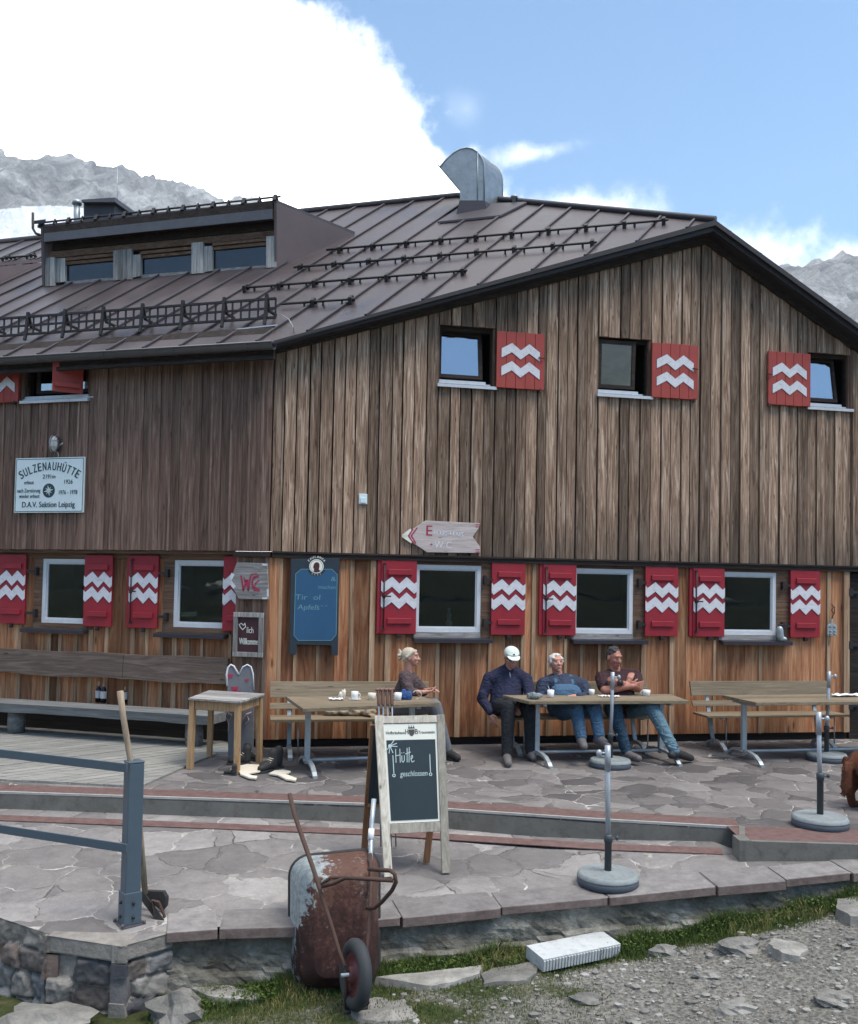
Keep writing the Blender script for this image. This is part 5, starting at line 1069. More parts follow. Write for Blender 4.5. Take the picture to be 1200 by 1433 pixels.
def organic(name, mb, mat, parent=None, vox=.008, smooth_it=4, loc=(0, 0, 0), label=None):
    o = obj(name, mb, mat, None); r = o.modifiers.new('r', 'REMESH'); r.mode = 'VOXEL'; r.voxel_size = vox; r.use_smooth_shade = True
    s_ = o.modifiers.new('s', 'SMOOTH'); s_.factor = .5; s_.iterations = smooth_it
    bpy.context.view_layer.update(); dg = bpy.context.evaluated_depsgraph_get(); me = bpy.data.meshes.new_from_object(o.evaluated_get(dg)); o.modifiers.clear(); old = o.data; o.data = me; bpy.data.meshes.remove(old); me.name = name
    if 'tone' not in me.attributes: a = me.attributes.new('tone', 'FLOAT', 'FACE'); a.data.foreach_set('value', [.5]*len(me.polygons))
    for p in me.polygons: p.use_smooth = True
    o.location = loc
    if parent: o.parent = parent
    if label: o['label'] = label
    return o
boot(381, 1078, 2.6, 'black hiking boot standing right of the small table', 1.05); boot(388, 1074, 2.3, 'second black boot, just behind the one right of the small table', 1.05); boot(344, 1069, 1.9, 'black shoe under the small table by the board', .95); boot(327, 1085, 1.3, 'muddy dark shoe lying against the front leg of the small table', .55); boot(300+46, 1062, 4.0, 'dark shoe farthest back under the small table', .8)
def sole(px, label, grp='pale shoe soles on the terrace'):
    P = [G(a, b, .0) for a, b in px]; c = sum(P, Vector())/len(P); mb = MB(); mb.prism([(p.x-c.x, p.y-c.y, .012) for p in P], (0, 0, .02), .5); return single('shoe_sole', mb, 'cork', label, 'shoe sole', grp, loc=c, bev=.005)
sole([(333, 1080), (336, 1075), (346, 1073), (362, 1074), (367, 1078), (364, 1083), (352, 1085), (347, 1086), (352, 1089), (360, 1090), (358, 1093), (348, 1092), (336, 1087)], 'curled cream coloured sole lying in front of the small table')
sole([(376, 1086), (384, 1082), (396, 1081), (407, 1083), (404, 1085), (397, 1086), (415, 1093), (413, 1096), (400, 1094), (388, 1088)], 'flat cream sole lying right of the black boots')
ft = MB(); ft.box(-.2, .2, -.12, .12, .004, .03); single('floor_grate', ft, 'gal', 'grey metal boot scraper plate under the small table', 'scraper', loc=G(322, 1053, 0), rot=.2)
# ---- things on the tables
def onT(px, py): return G(px, py, .70)
def cup(px, py, label, r=.038, h=.075, mat='ceramic', hd=1, saucer=False):
    p = onT(px, py); p.z = .70; T = TH('cup', label, 'cup', p, 'cups on the garden tables'); z0 = .008 if saucer else 0
    T.part('cup_body', MB().lathe([(r*.75, z0), (r*.85, z0+.004), (r, z0+h*.5), (r*1.02, z0+h), (r*.93, z0+h), (r*.9, z0+h*.3), (.001, z0+.01)], 18), mat)
    if hd: hm = MB(); hm.tube([(hd*(r*.95+.022*math.sin(t)), 0, z0+h*.5-.024*math.cos(t)) for t in [math.pi*k/7 for k in range(8)]], .005, 6); T.part('handle', hm, mat)
    if saucer: T.part('saucer', MB().lathe([(.04, 0), (.07, .008), (.068, .011), (.03, .006)], 20), mat)
cup(496, 979, 'white cup on a saucer, leftmost cup on the left table', .038, .08, hd=1, saucer=True); cup(520, 979.5, 'pale brown rimmed cup between the two white ones on the left table', .042, .075, 'cork', 0); cup(556.5, 980, 'white mug beside the blue cloth on the left table', .04, .082, hd=-1)
cup(827.5, 972.5, 'small white mug between the two bareheaded men', .034, .065, hd=0); cup(904, 973.5, 'white mug at the right end of the three men table', .045, .068, hd=-1)
def blob(name, px, py, rad, mat, label, cat, z=.70, n=5, seed=1, vox=.006, up=1.0):
    p = G(px, py, z); p.z = z; b = MB(); r_ = random.Random(seed)
    for k in range(n): b.ball((r_.uniform(-1, 1)*rad[0]*.6, r_.uniform(-1, 1)*rad[1]*.6, rad[2]*r_.uniform(.35, .8)*up), (rad[0]*r_.uniform(.4, .6), rad[1]*r_.uniform(.4, .7), rad[2]*r_.uniform(.45, .8)), 12, jit=.5, seed=seed+k)
    o = organic(name, b, mat, None, vox, 1, loc=p); o['label'] = label; o['category'] = cat; return o
blob('bread_roll', 479, 978, (.042, .035, .075), 'cork', 'tan round roll lying beside the leftmost white cup', 'bread', n=4, seed=3)
def paper(px, py, w_, d_, mat, label, name='paper_napkin', cat='napkin', amp=.012, seed=1):
    p = onT(px, py); p.z = .703; vs = []; fs = []; n = 9; mb = MB()
    for i in range(n):
        for j in range(n): x, y = (i/(n-1)-.5)*w_, (j/(n-1)-.5)*d_; vs.append((x+.01*noise.noise(V(j*.7, seed, 0)), y+.012*noise.noise(V(i*.6, seed, 4)), amp*(.5+noise.noise(V(i*.8, j*.8, seed)))))
    for i in range(n-1):
        for j in range(n-1): a = i*n+j; fs.append((a, a+n, a+n+1, a+1))
    mb.add(vs, fs, .5, True); o = single(name, mb, mat, label, cat, loc=p, rot=.2); m_ = o.modifiers.new('s', 'SOLIDIFY'); m_.thickness = .0025; m_.offset = 1
paper(470, 979.5, .15, .10, 'paper', 'crumpled white napkin left of the roll on the left table', seed=3, amp=.02); paper(845, 975, .13, .07, 'paper', 'white paper scrap by the umbrella pole on the middle table', seed=6, amp=.018); paper(860, 975.5, .10, .07, 'paper', 'second white paper scrap to the right of the pole on the middle table', seed=9, amp=.018)
paper(1182, 974.5, .34, .13, 'paper', 'crumpled white cloth on the table at the right', 'white_cloth', 'cloth', amp=.035, seed=12)
blob('blue_cloth', 569, 979, (.075, .05, .075), 'cloth_blue', 'blue cloth bundle beside the white mug near the woman', 'cloth', seed=14); 
st_ = MB(); p = onT(583, 978); st_.bar([p-p+V(.05*math.cos(t), .01, .045+.045*math.sin(t)) for t in [k*.55-1.8 for k in range(9)]], .03, .006, (0, 1, 0)); single('grey_strap', st_, 'cork', 'pale curled strap beside the blue cloth on the left table', 'strap', loc=(p.x, p.y, .70))
blob('crumpled_wrapper', 747, 978.5, (.085, .05, .055), 'base_top', 'crumpled grey wrapper on the left end of the men\'s table', 'wrapper', seed=21, n=6); 
gl = MB(); gl.lathe([(.026, 0), (.035, .01), (.040, .085), (.036, .085), (.03, .02), (.001, .015)], 16); gl.bar([V(-.01, 0, .08), V(-.03, 0, .13)], .03, .004, (0, 1, 0)); p = onT(770, 976); single('glass_jar', gl, 'paper', 'small pale jar with a folded napkin in front of the white haired man', 'jar', loc=(p.x, p.y, .70))
bg = MB(); r_ = random.Random(5)
for k in range(7): bg.ball((-.22+k*.075, r_.uniform(-.03, .03), .055), (.075, .09, .05), 12, jit=.6, seed=k)
pb_ = G(488, 1003, .432); o = organic('cloth_bag', bg, 'cloth_tan', None, .009, 2, loc=(pb_.x, pb_.y+.1, .425)); o['label'] = 'crumpled tan cloth bag on the bench seat behind the left table'; o['category'] = 'bag'
sm_ = MB(); sm_.bar([V(.22, -.08, .05), V(.28, -.13, .03), V(.32, -.15, -.10), V(.36, -.15, -.25)], .07, .008, (1, .2, 0)); obj('strap', sm_, 'cloth_tan', o)
# ---- signs on the walls
def WM(an, w__): return K, an
def sign_thing(name, label, cat, frame, x, z, w__, group=None):
    base = Bw(x, z, w__) if frame == 'B' else Aw(x, z, w__); o = thing(name, label, cat, base, AB if frame == 'B' else AA, group); return o
# main name board on wall A
x0, z1 = wa(23, 641, .07); x1, z0 = wa(117, 718, .07); cx_, cz_ = (x0+x1)/2, (z0+z1)/2; W_, H_ = x1-x0, .62; H_ = z1-wa(23, 717, .07)[1]
T = sign_thing('name_board', 'white enamel board reading SULZENAUHÜTTE with an edelweiss emblem under the wall lamp', 'sign', 'A', cx_, cz_, .07)
obj('panel', MB().box(-W_/2, W_/2, -.012, .012, -H_/2, H_/2), 'sign_white', T, bev=.003); obj('rim', (lambda q: (frame_ring(q, -W_/2+.012, W_/2-.012, -H_/2+.012, H_/2-.012, .008, -.0135, -.012), q)[1])(MB()), 'sign_ink', T)
ltr = MB(); word = 'SULZENAUHÜTTE'; n = len(word); R_a = W_*.62
for i, ch in enumerate(word):
    a = (i-(n-1)/2)/(n-1)*1.12; text(ltr, ch, R_a*math.sin(a)*1.16, -R_a+H_*.30+R_a*math.cos(a)*1.0-.02, H_*.15, -.0145, width=W_*(.050 if ch not in 'LJ' else .042), ang=-a, bold=.0034)
text(ltr, '2191m', 0, H_*.12, H_*.075, -.0145, W_*.18, bold=.0015); text(ltr, 'erbaut', -W_*.29, H_*.02, H_*.07, -.0145, W_*.14, bold=.0014); text(ltr, '1926', W_*.28, H_*.02, H_*.075, -.0145, W_*.12, bold=.0014)
text(ltr, 'nach Zerstörung', -W_*.29, -H_*.13, H_*.07, -.0145, W_*.34, bold=.0014); text(ltr, 'wieder erbaut', -W_*.28, -H_*.23, H_*.07, -.0145, W_*.30, bold=.0014); text(ltr, '1976 - 1978', W_*.28, -H_*.17, H_*.075, -.0145, W_*.26, bold=.0014); text(ltr, 'D.A.V. Sektion Leipzig', 0, -H_*.40, H_*.10, -.0145, W_*.76, bold=.0026)
obj('lettering', ltr, 'sign_ink', T); em = MB(); disc(em, 0, -H_*.10, W_*.088, -.013, 30); eo = obj('emblem', em, 'sign_ink', T); st = MB()
for k in range(8): a = k*math.pi/4+.2; r_ = W_*.072*(1 if k % 2 == 0 else .8); st.add([(0, -.0165, -H_*.10), (r_*.4*math.cos(a-.3), -.0165, -H_*.10+r_*.4*math.sin(a-.3)), (r_*math.cos(a), -.0165, -H_*.10+r_*math.sin(a)), (r_*.4*math.cos(a+.3), -.0165, -H_*.10+r_*.4*math.sin(a+.3))], [(0, 1, 2, 3)], .5)
obj('edelweiss', st, 'sign_white', eo)
# wall lamp
xl, zl = wa(76, 621, .1); T = sign_thing('wall_lamp', 'oval bulkhead lamp with wire guard above the white name board', 'lamp', 'A', xl, zl, .06); T_s = (xl,)
obj('lamp_glass', MB().ball((0, -.03, .0), (.055, .06, .10), 16, .5), 'lamp_glass', T); cgm = MB()
for t in (-.02, .02): cgm.tube([(t*1.6, -.03-.062*math.sin(a)*1.0, -.105*math.cos(a)) for a in [math.pi*k/10 for k in range(11)]], .005, 5)
for z in (-.04, .04): cgm.tube([(-.058*math.cos(a), -.03-.064*math.sin(a), z) for a in [math.pi*k/8 for k in range(9)]], .005, 5)
obj('guard', cgm, 'gal', T); obj('back_plate', MB().lathe([(.06, 0), (.06, .04), (.05, .05)], 18, Matrix.Rotation(math.pi/2, 4, 'X') @ Matrix.Diagonal((1, 1.7, 1, 1))), 'gutter_m', T)
cgm = MB(); cgm.tube([(.06, -.02, -.02), (.10, -.02, -.0), (.11, -.02, .01)], .012, 6); cgm.tube([(.03, -.01, -.10), (.045, -.01, -.15), (.03, -.01, -.18), (.015, -.01, -.15), (.02, -.01, -.10)], .007, 5); obj('cable_loop', cgm, 'gal', T)
# WC sign and welcome frame on the corner panel
def polyon(frame, pts, w__, x, z, an): return [((wb if frame == 'B' else wa)(a, b, w__)[0]-x, -0, (wb if frame == 'B' else wa)(a, b, w__)[1]-z) for a, b in pts]
x, z = wa(350, 812, .05); T = sign_thing('toilet_sign', 'grey weathered wooden arrow sign with red letters WC pointing left', 'sign', 'A', x, z, .05)
pp = polyon('A', [(322, 813), (331, 789), (332, 787), (374, 788.5), (376, 838.5), (335, 838.5), (329, 828)], .05, x, z, 0); hh = 5; sg = MB(); obj('panel', sg.prism([(a, .02, c) for a, b, c in pp], (0, -.03, 0), .5), 'weathered', T, bev=.003)
wt = MB()
for q in ([(322, 812), (326, 804)], [(321, 812), (328, 821)]): a, b = polyon('A', q, .05, x, z, 0); stroke(wt, [(a[0], a[2]), (b[0], b[2])], .045, -.0125)
for q in ([(368, 790), (373.5, 790.5)], [(368, 837), (374, 837)], [(375, 825), (375, 834)]): a, b = polyon('A', q, .05, x, z, 0); stroke(wt, [(a[0], a[2]), (b[0], b[2])], .022, -.0125)
obj('painted_border', wt, 'white_paint', T); wt = MB()
def strk(mb, frame, pl, w__, x, z, wd, y): q = polyon(frame, pl, w__, x, z, 0); stroke(mb, [(a[0], a[2]) for a in q], wd, y)
for q in ([(338, 806), (341, 826), (345, 812), (348, 826), (351, 807)], [(362, 806), (356, 808), (353, 815), (355, 823), (363, 825)]): strk(wt, 'A', q, .05, x, z, .022, -.0128)
for q in ([(342, 808), (344, 820), (347, 812), (349, 822), (352, 804), (360, 803)], [(363, 812), (358, 816), (356, 826), (364, 827)]): strk(wt, 'A', q, .05, x, z, .014, -.0131)
obj('lettering', wt, 'pink_red', T)
x, z = wa(348, 888, .05); T = sign_thing('welcome_sign', 'small dark red welcome panel in a grey weathered wooden frame', 'sign', 'A', x, z, .05)
w2, h2 = (wa(369, 888, .05)[0]-wa(327.5, 888, .05)[0])/2, (wa(348, 857, .05)[1]-wa(348, 919, .05)[1])/2
obj('panel', MB().box(-w2+.03, w2-.03, -.008, .02, -h2+.04, h2-.04), 'panel_brown', T); obj('frame', (lambda q: (frame_ring(q, -w2, w2, -h2, h2, .055, -.03, .0, None), q)[1])(MB()), 'weathered_v', T, bev=.003)
l_ = MB(); 
for q in ([(337, 878), (335, 874), (338, 872), (341, 875), (343, 872), (344, 877), (340, 881), (337, 878)],): strk(l_, 'A', q, .05, x, z, .010, -.009)
text(l_, 'lich', .02, .02, .07, -.009, .085, bold=.001); text(l_, 'Willkommen', .015, -.115, .075, -.009, .265, bold=.0015); obj('lettering', l_, 'cream', T)
# entrance arrow on wall B
x, z = wb(617, 752, .06); T = sign_thing('entrance_arrow', 'pale wooden arrow board reading Eingang WC pointing left', 'sign', 'B', x, z, .07)
ap_ = polyon('B', [(563, 750), (595, 728.5), (671, 732.5), (670, 738), (661, 751.5), (671, 765), (671, 774), (597, 773)], .07, x, z, 0); obj('panel', MB().prism([(a, .02, c) for a, b, c in ap_], (0, -.032, 0), .5), 'arrow_wood', T, bev=.004)
l_ = MB()
for q in ([(565, 750), (575, 757)], [(565, 750), (574, 743)]): strk(l_, 'B', q, .07, x, z, .05, -.0128)
obj('painted_tip', l_, 'cream', T); l_ = MB()
for q in ([(577, 741), (571, 750), (578, 760)], [(583, 739), (575, 750), (581, 760)]): strk(l_, 'B', q, .07, x, z, .018, -.0138)
for q in ([(665, 734.5), (670, 734.5)], [(665, 737.5), (670, 737.5)], [(665, 769.5), (670, 769.5)], [(665, 772.5), (670, 772.5)]): strk(l_, 'B', q, .07, x, z, .012, -.0132)
def tx(mb, s, px, py, hpx, wpx, mat=None, **k): a = polyon('B', [(px, py)], .07, x, z, 0)[0]; text(mb, s, a[0], a[2], hpx*.0088, -.0130, wpx*.0088, **k)
tx(l_, 'E', 600, 749.5, 14, 8, bold=.0025); tx(l_, '+', 603, 764, 4, 5, bold=.001); obj('red_lettering', l_, 'pink_red', T); l_ = MB(); tx(l_, 'ingang', 627, 748, 6.5, 42, bold=.0016, ang=-.02); tx(l_, 'W C', 619, 767, 9, 24, bold=.0012, ang=-.02); obj('white_lettering', l_, 'white_paint', T)
# white box
x, z = wb(507.5, 698.5, .05); single('junction_box', MB().box(-.05, .05, -.045, .02, -.062, .062).box(-.035, .035, -.055, -.045, -.05, .02), 'sign_white', 'small white electrical box on the bare upper cladding', 'electrical box', loc=Bw(x, z, .03), rot=AB, bev=.006)
# blue chalkboard
x, z = wb(440, 846, .06); T = sign_thing('hanging_chalkboard', 'tall blue chalkboard with faint writing and a round logo on the wall', 'chalkboard', 'B', x, z, .06)
bp = polyon('B', [(407, 782), (475, 781), (472.5, 917), (464, 917), (463, 903), (415, 902), (413.5, 916), (404.5, 916)], .06, x, z, 0); obj('frame', MB().prism([(a, .03, c) for a, b, c in bp], (0, -.04, 0), .5), 'board_frame', T, bev=.003)
ip = [(413.5, 803), (421, 796.5), (464, 796.5), (471.5, 804), (470, 888), (463, 896), (417, 896), (411, 889)]; q = polyon('B', ip, .06, x, z, 0); obj('writing_surface', MB().prism([(a, -.010, c) for a, b, c in q], (0, -.003, 0), .5), 'board_blue', T); l_ = MB()
stroke(l_, [(a, c) for a, b, c in q+q[:1]], .007, -.0145); obj('border_line', l_, 'chalk_line', T); a = polyon('B', [(442.5, 792.5)], .06, x, z, 0)[0]; l_ = MB(); disc(l_, a[0], a[2], .115, -.0135, 36); lo = obj('logo', l_, 'board_frame', T); l_ = MB(); disc(l_, a[0], a[2], .084, -.016, 36, r0=.074); disc(l_, a[0], a[2], .070, -.016, 36)
for i, ch in enumerate('PAULANER'): an = math.pi/2-(i-3.5)*.27; text(l_, ch, a[0]+.10*math.cos(an), a[2]+.10*math.sin(an), .024, -.0165, ang=an-math.pi/2, bold=.001)
for i, ch in enumerate('BRAU'): an = -math.pi/2+(i-1.5)*.33; text(l_, ch, a[0]+.108*math.cos(an), a[2]+.108*math.sin(an), .014, -.0165, ang=an+math.pi/2)
obj('logo_lettering', l_, 'cream', lo); l_ = MB(); hd = [(-.03, -.068), (-.028, -.03), (-.04, -.012), (-.03, .03), (-.005, .05), (.022, .045), (.036, .02), (.034, -.012), (.028, -.035), (.05, -.055), (.03, -.064), (0, -.07)]; l_.prism([(a[0]+p, -.0175, a[2]+q_) for p, q_ in hd], (0, -.001, 0), .5); obj('logo_bust', l_, 'panel_brown', lo)
l_ = MB(); tx2 = lambda s, px, py, h, w_: (lambda a: text(l_, s, a[0], a[2], h*.0085, -.0140, w_*.0085, shear=.1))(polyon('B', [(px, py)], .06, x, z, 0)[0])
tx2('machen', 457, 824, 5, 24); tx2('&', 466, 813, 6, 7); tx2('Tir  ol', 430, 839, 7, 34); tx2('Apfels', 431, 853, 7, 30); tx2('...', 450, 848, 4, 16); obj('chalk_writing', l_, 'chalk_line', T)
# small plaque on the right
x, z = wb(1163, 880, .04); T = sign_thing('ornament_plaque', 'small weathered metal plaque hanging from a hook right of the last shutter', 'plaque', 'B', x, z, .045)
l_ = MB(); l_.prism([(-.06, .01, -.09), (.06, .01, -.09), (.07, .01, -.07), (.07, .01, .04), (.05, .01, .06), (.015, .01, .07), (.012, .01, .13), (-.012, .01, .13), (-.015, .01, .07), (-.05, .01, .06), (-.07, .01, .04), (-.07, .01, -.07)], (0, -.02, 0), .5); obj('plate', l_, 'gal', T, bev=.004)
l_ = MB()
for a_, b_ in ((-.03, .03), (.03, .03), (-.03, -.03), (.03, -.03), (-.03, -.065), (.03, -.065)): l_.ball((a_, -.012, b_), (.017, .012, .014), 8)
obj('relief', l_, 'base_top', T); l_ = MB(); l_.tube([(0, -.0, .13), (.01, -.02, .2), (-.015, -.02, .25), (.01, -.02, .29), (-.01, -.01, .33)], .007, 6); l_.tube([(.03, -.01, .2), (.035, -.01, .3)], .006, 5); obj('hook', l_, 'rust_m', T)
# boot shaped planter on the last sill
x, z = wb(1093, 890, .08); T = sign_thing('boot_planter', 'small grey boot shaped ornament on the right end of the last window sill', 'ornament', 'B', x, 1.30, .07)
l_ = MB(); l_.cone((-.01, 0, .05), (-.02, 0, .15), .045, .045); l_.cone((-.005, 0, .03), (.04, -.02, .025), .04, .03); organic('boot_body', l_, 'gal', T, .008)
l_ = MB()
for k in range(3): l_.ball((-.03+k*.022, 0, .205), (.013, .013, .018), 8)
obj('bud', l_, 'black_iron', T)
# vase and yellow packet standing inside the windows
x, z = wb(628, 873, -.12); single('glass_ornament', MB().lathe([(.04, 0), (.045, .06), (.02, .1), (.035, .15), (.012, .2), (.02, .24)], 14), 'base_top', 'pale ornament standing inside the first lower gable window', 'ornament', loc=Bw(x, 1.42, -.14))
x, z = wa(270, 855, -.3); single('yellow_box', MB().box(-.11, .11, -.02, .02, 0, .055), 'label_m', 'pale yellow box lying inside the lower window beside the toilet sign', 'box', loc=Aw(x, 1.50, -.20), rot=(0, -.06, AA))
# ---- chalkboard easel
FLp, FRp = GL(538, 1229), GL(628.5, 1223); yt = FRp.y+.26; TLp, TRp = J(524, 1001.5, FLp.y+.26), J(621, 1000, yt); BRp = GL(596, 1209); BLp = GL(509, 1198); cE = (FLp+FRp)/2
T = TH('chalkboard_easel', 'wooden A frame chalkboard reading Hütte geschlossen on the lower terrace', 'chalkboard', cE)
ex_ = (FRp-FLp).normalized(); ez = ((TLp-FLp)+(TRp-FRp)).normalized(); en = ex_.cross(ez).normalized()   # en points to the viewer side
if en.y > 0: en = -en
wpx = .062
def fr(a, b): return FLp.lerp(FRp, a).lerp(TLp.lerp(TRp, a), b)
for a, nm in ((.055, 'leg'), (.945, 'leg')): T.part('leg', MB().bar(T.l([fr(a, 0)+Z_*.01, fr(a, 1.0)]), wpx, .028, ex_), 'easel_wood', bev=.003)
tb, bb_ = .973, .292
T.part('top_rail', MB().bar(T.l([fr(.11, tb)+en*.001, fr(.89, tb)+en*.001]), .022, .055, en), 'easel_wood', bev=.003); T.part('lower_rail', MB().bar(T.l([fr(.11, bb_)+en*.001, fr(.89, bb_)+en*.001]), .022, .07, en), 'easel_wood', bev=.003)
def sheet(a0_, a1_, b0_, b1_, o0, o1): c = [fr(a0_, b0_), fr(a1_, b0_), fr(a1_, b1_), fr(a0_, b1_)]; return MB().hexa(T.l([c[0]+en*o1, c[1]+en*o1, c[1]+en*o0, c[0]+en*o0, c[3]+en*o1, c[2]+en*o1, c[2]+en*o0, c[3]+en*o0]), .5)
T.part('white_surround', sheet(.115, .885, .325, .945, -.01, .004), 'cream'); T.part('writing_surface', sheet(.145, .855, .342, .842, .004, .008), 'board_green')
ME = Matrix((ex_, -en, ez)).transposed().to_4x4(); 
def txE(s, a, b, h, w_, mat, nm, **k): pass
hE = (fr(.5, 1)-fr(.5, 0)).length; wE = (fr(1, .6)-fr(0, .6)).length
def ploc(a, b): p = fr(a, b)-T.c; return p
wE0 = (fr(1, .6)-fr(0, .6)).length
def addE(mb, fn, a, b, off=.0095):
    q = MB(); fn(q, Matrix.Identity(4)); out_ = []
    for x, y, z in q.v: p = fr(a+x/wE0, b+z/hE); out_.append(p-T.c+en*(off-y))
    mb.add(out_, q.f, .5)
l_ = MB(); addE(l_, lambda m_, M_: text(m_, 'Hofbräuhaus', 0, -.012, .022, 0, wE*.27, M=M_, bold=.0006), .28, .89, .0052); addE(l_, lambda m_, M_: text(m_, 'Traunstein', 0, -.012, .022, 0, wE*.24, M=M_, bold=.0006), .73, .89, .0052)
addE(l_, lambda m_, M_: text(m_, 'H', 0, -.014, .038, 0, .022, M=M_, bold=.001), .445, .89, .0052); addE(l_, lambda m_, M_: text(m_, 'B', 0, -.014, .038, 0, .022, M=M_, bold=.001), .585, .89, .0052)
def crest(m_, M_): m_.prism([(-.022, 0, .015), (.022, 0, .015), (.022, 0, -.012), (.012, 0, -.03), (0, 0, -.036), (-.012, 0, -.03), (-.022, 0, -.012)], (0, -.001, 0), .5, M=M_); m_.box(-.024, .024, -.001, 0, .022, .032, M=M_); [m_.box(q-.003, q+.003, -.001, 0, .03, .045, M=M_) for q in (-.018, 0, .018)]
addE(l_, crest, .515, .895, .0052); T.part('brewery_header', l_, 'ink')
l_ = MB()
def fl_(nm__, mt_='chalk'):
    global l_
    T.part(nm__, l_, mt_); l_ = MB()
def chk(m_, M_):
    for k, a in enumerate((.9, .35, -.1, -1.2, -1.75, -2.3)): stroke(m_, [(.016*math.cos(a), .016*math.sin(a)), (.055*math.cos(a), .055*math.sin(a))], .006, 0, M=M_)
    disc(m_, 0, 0, .014, 0, 12, M=M_, th=.0005)
addE(l_, chk, .19, .805); hw = wE; fl_('chalk_sun')
addE(l_, lambda m_, M_: [stroke(m_, [(a_*.72, b_) for a_, b_ in q], .0055, 0, M=M_) for q in ([(0, 0), (.003, .10)], [(.045, 0), (.048, .10)], [(0, .05), (.048, .056)], [(.065, .05), (.063, .01), (.075, .0), (.09, .015), (.092, .05)], [(.066, .068), (.067, .072)], [(.088, .07), (.089, .074)], [(.125, .105), (.118, .0)], [(.105, .062), (.16, .075)], [(.148, .11), (.138, .0)], [(.16, .02), (.18, .035), (.178, .05), (.165, .045), (.16, .02), (.172, .0), (.195, .008)])], .265, .70)
addE(l_, lambda m_, M_: text(m_, 'geschlossen', 0, 0, .040, 0, wE0*.40, M=M_, shear=.12), .515, .612)
fl_('chalk_writing')
for a in (.225, .765): addE(l_, lambda m_, M_: (stroke(m_, [(0, 0), (0, .13)], .006, 0, M=M_), disc(m_, 0, -.018, .013, 0, 16, r0=.007, M=M_)), a, .635); fl_('exclamation_mark')
for tp__, bp__, nm in ((TLp, BLp, 'l'), (TRp, BRp, 'r')): T.part('back_leg', MB().bar(T.l([bp__+Z_*.01, tp__.lerp(bp__, .06)-en*.03]), .05, .022, ex_), 'orange_wood', bev=.003)
pa_, pb2 = TLp.lerp(BLp, .62), TRp.lerp(BRp, .62); T.part('back_rail', MB().bar(T.l([pa_, pb2]), .02, .05, en), 'orange_wood'); T.part('back_panel', MB().hexa(T.l([TLp.lerp(BLp, .62)+en*.012, TRp.lerp(BRp, .62)+en*.012, TRp.lerp(BRp, .62), TLp.lerp(BLp, .62), TLp.lerp(BLp, .08)+en*.012, TRp.lerp(BRp, .08)+en*.012, TRp.lerp(BRp, .08), TLp.lerp(BLp, .08)]), .5), 'board_green')
# walking sticks leaning inside it
for k, (hx_, lb) in enumerate(zip((529.3, 535.2, 541.5, 547.5), ('leftmost of the four brown handled walking sticks behind the easel', 'second from the left of the four walking sticks behind the easel', 'third from the left of the four walking sticks behind the easel', 'rightmost of the four walking sticks behind the easel'))):
    YS = TLp.y+.10; top = J(hx_, 965, YS+.02); mid_ = J(hx_+.6, 985, YS); bot = J(hx_+3+k, 1200, YS+.30); bot.z = lowz(bot.x, bot.y); S_t = TH('walking_stick', lb, 'walking stick', bot, 'walking sticks leaning in the easel')
    h_ = MB(); h_.cone(top-bot, mid_-bot, .014, .016); h_.cone(top-bot+V(-.012, -.01, .0), top-bot+V(.014, .01, .004), .013, .012); S_t.part('grip', h_, 'handle_brown'); s_ = MB(); s_.tube([mid_-bot, V(0, 0, .01)], .0065, 8); S_t.part('shaft', s_, 'pole_grey')
# ---- umbrella stands
def stand(bx, by, tx_, ty, kx_, low, label, r=.222, gl_=G, mid_y=None, mz=None):
    p = gl_(bx, by); T = TH('umbrella_stand', label, 'umbrella stand', p, 'empty umbrella stands on the terrace'); top = J(tx_, ty, p.y)-p; Hh = top.z
    T.part('base_slab', MB().lathe([(r*.97, 0), (r, .012), (r, .055)], 40), 'base_dark'); T.part('base_cover', MB().lathe([(r*1.005, .052), (r*1.005, .062), (r*.95, .085), (r*.90, .090), (r*.86, .086), (.05, .092), (.04, .10)], 40), 'base_top')
    T.part('lower_tube', MB().lathe([(.026, .09), (.026, low), (.031, low), (.031, low+.05), (.026, low+.055), (.02, low+.06)], 14), 'pole_dark'); pt_ = MB(); pt_.tube([V(0, 0, low), V(top.x*.6, 0, Hh*.6), V(top.x, 0, Hh)], .0185, 12); pt_.tube([V(top.x*.9, 0, Hh-.18), V(top.x, 0, Hh+.005)], .023, 12); T.part('upper_tube', pt_, 'pole_grey')
    k_ = MB(); zz = Hh-.05 if mz is None else mz; k_.tube([V(top.x*.95, 0, zz), V(top.x+kx_*.055, -.01, zz)], .008, 8); k_.ball((top.x+kx_*.065, -.012, zz), (.022, .022, .028), 10); T.part('clamp_knob', k_, 'pole_grey'); 
    k2 = MB(); k2.tube([V(0, 0, low+.03), V(.05, -.01, low+.03)], .007, 6); k2.ball((.062, -.01, low+.035), (.014, .014, .018), 8); T.part('set_screw', k2, 'pole_dark')
stand(850, 1237, 850, 1044, -1, .30, 'empty umbrella stand nearest the viewer, on the lower terrace edge', gl_=GL)
stand(853.5, 1073, 857, 941, 1, .31, 'empty umbrella stand in front of the men\'s table'); stand(1147, 1156, 1145, 997, 1, .38, 'empty umbrella stand on the red tiled platform at the right'); stand(1156, 1064, 1159.5, 940, 1, .34, 'empty umbrella stand beside the rightmost table')
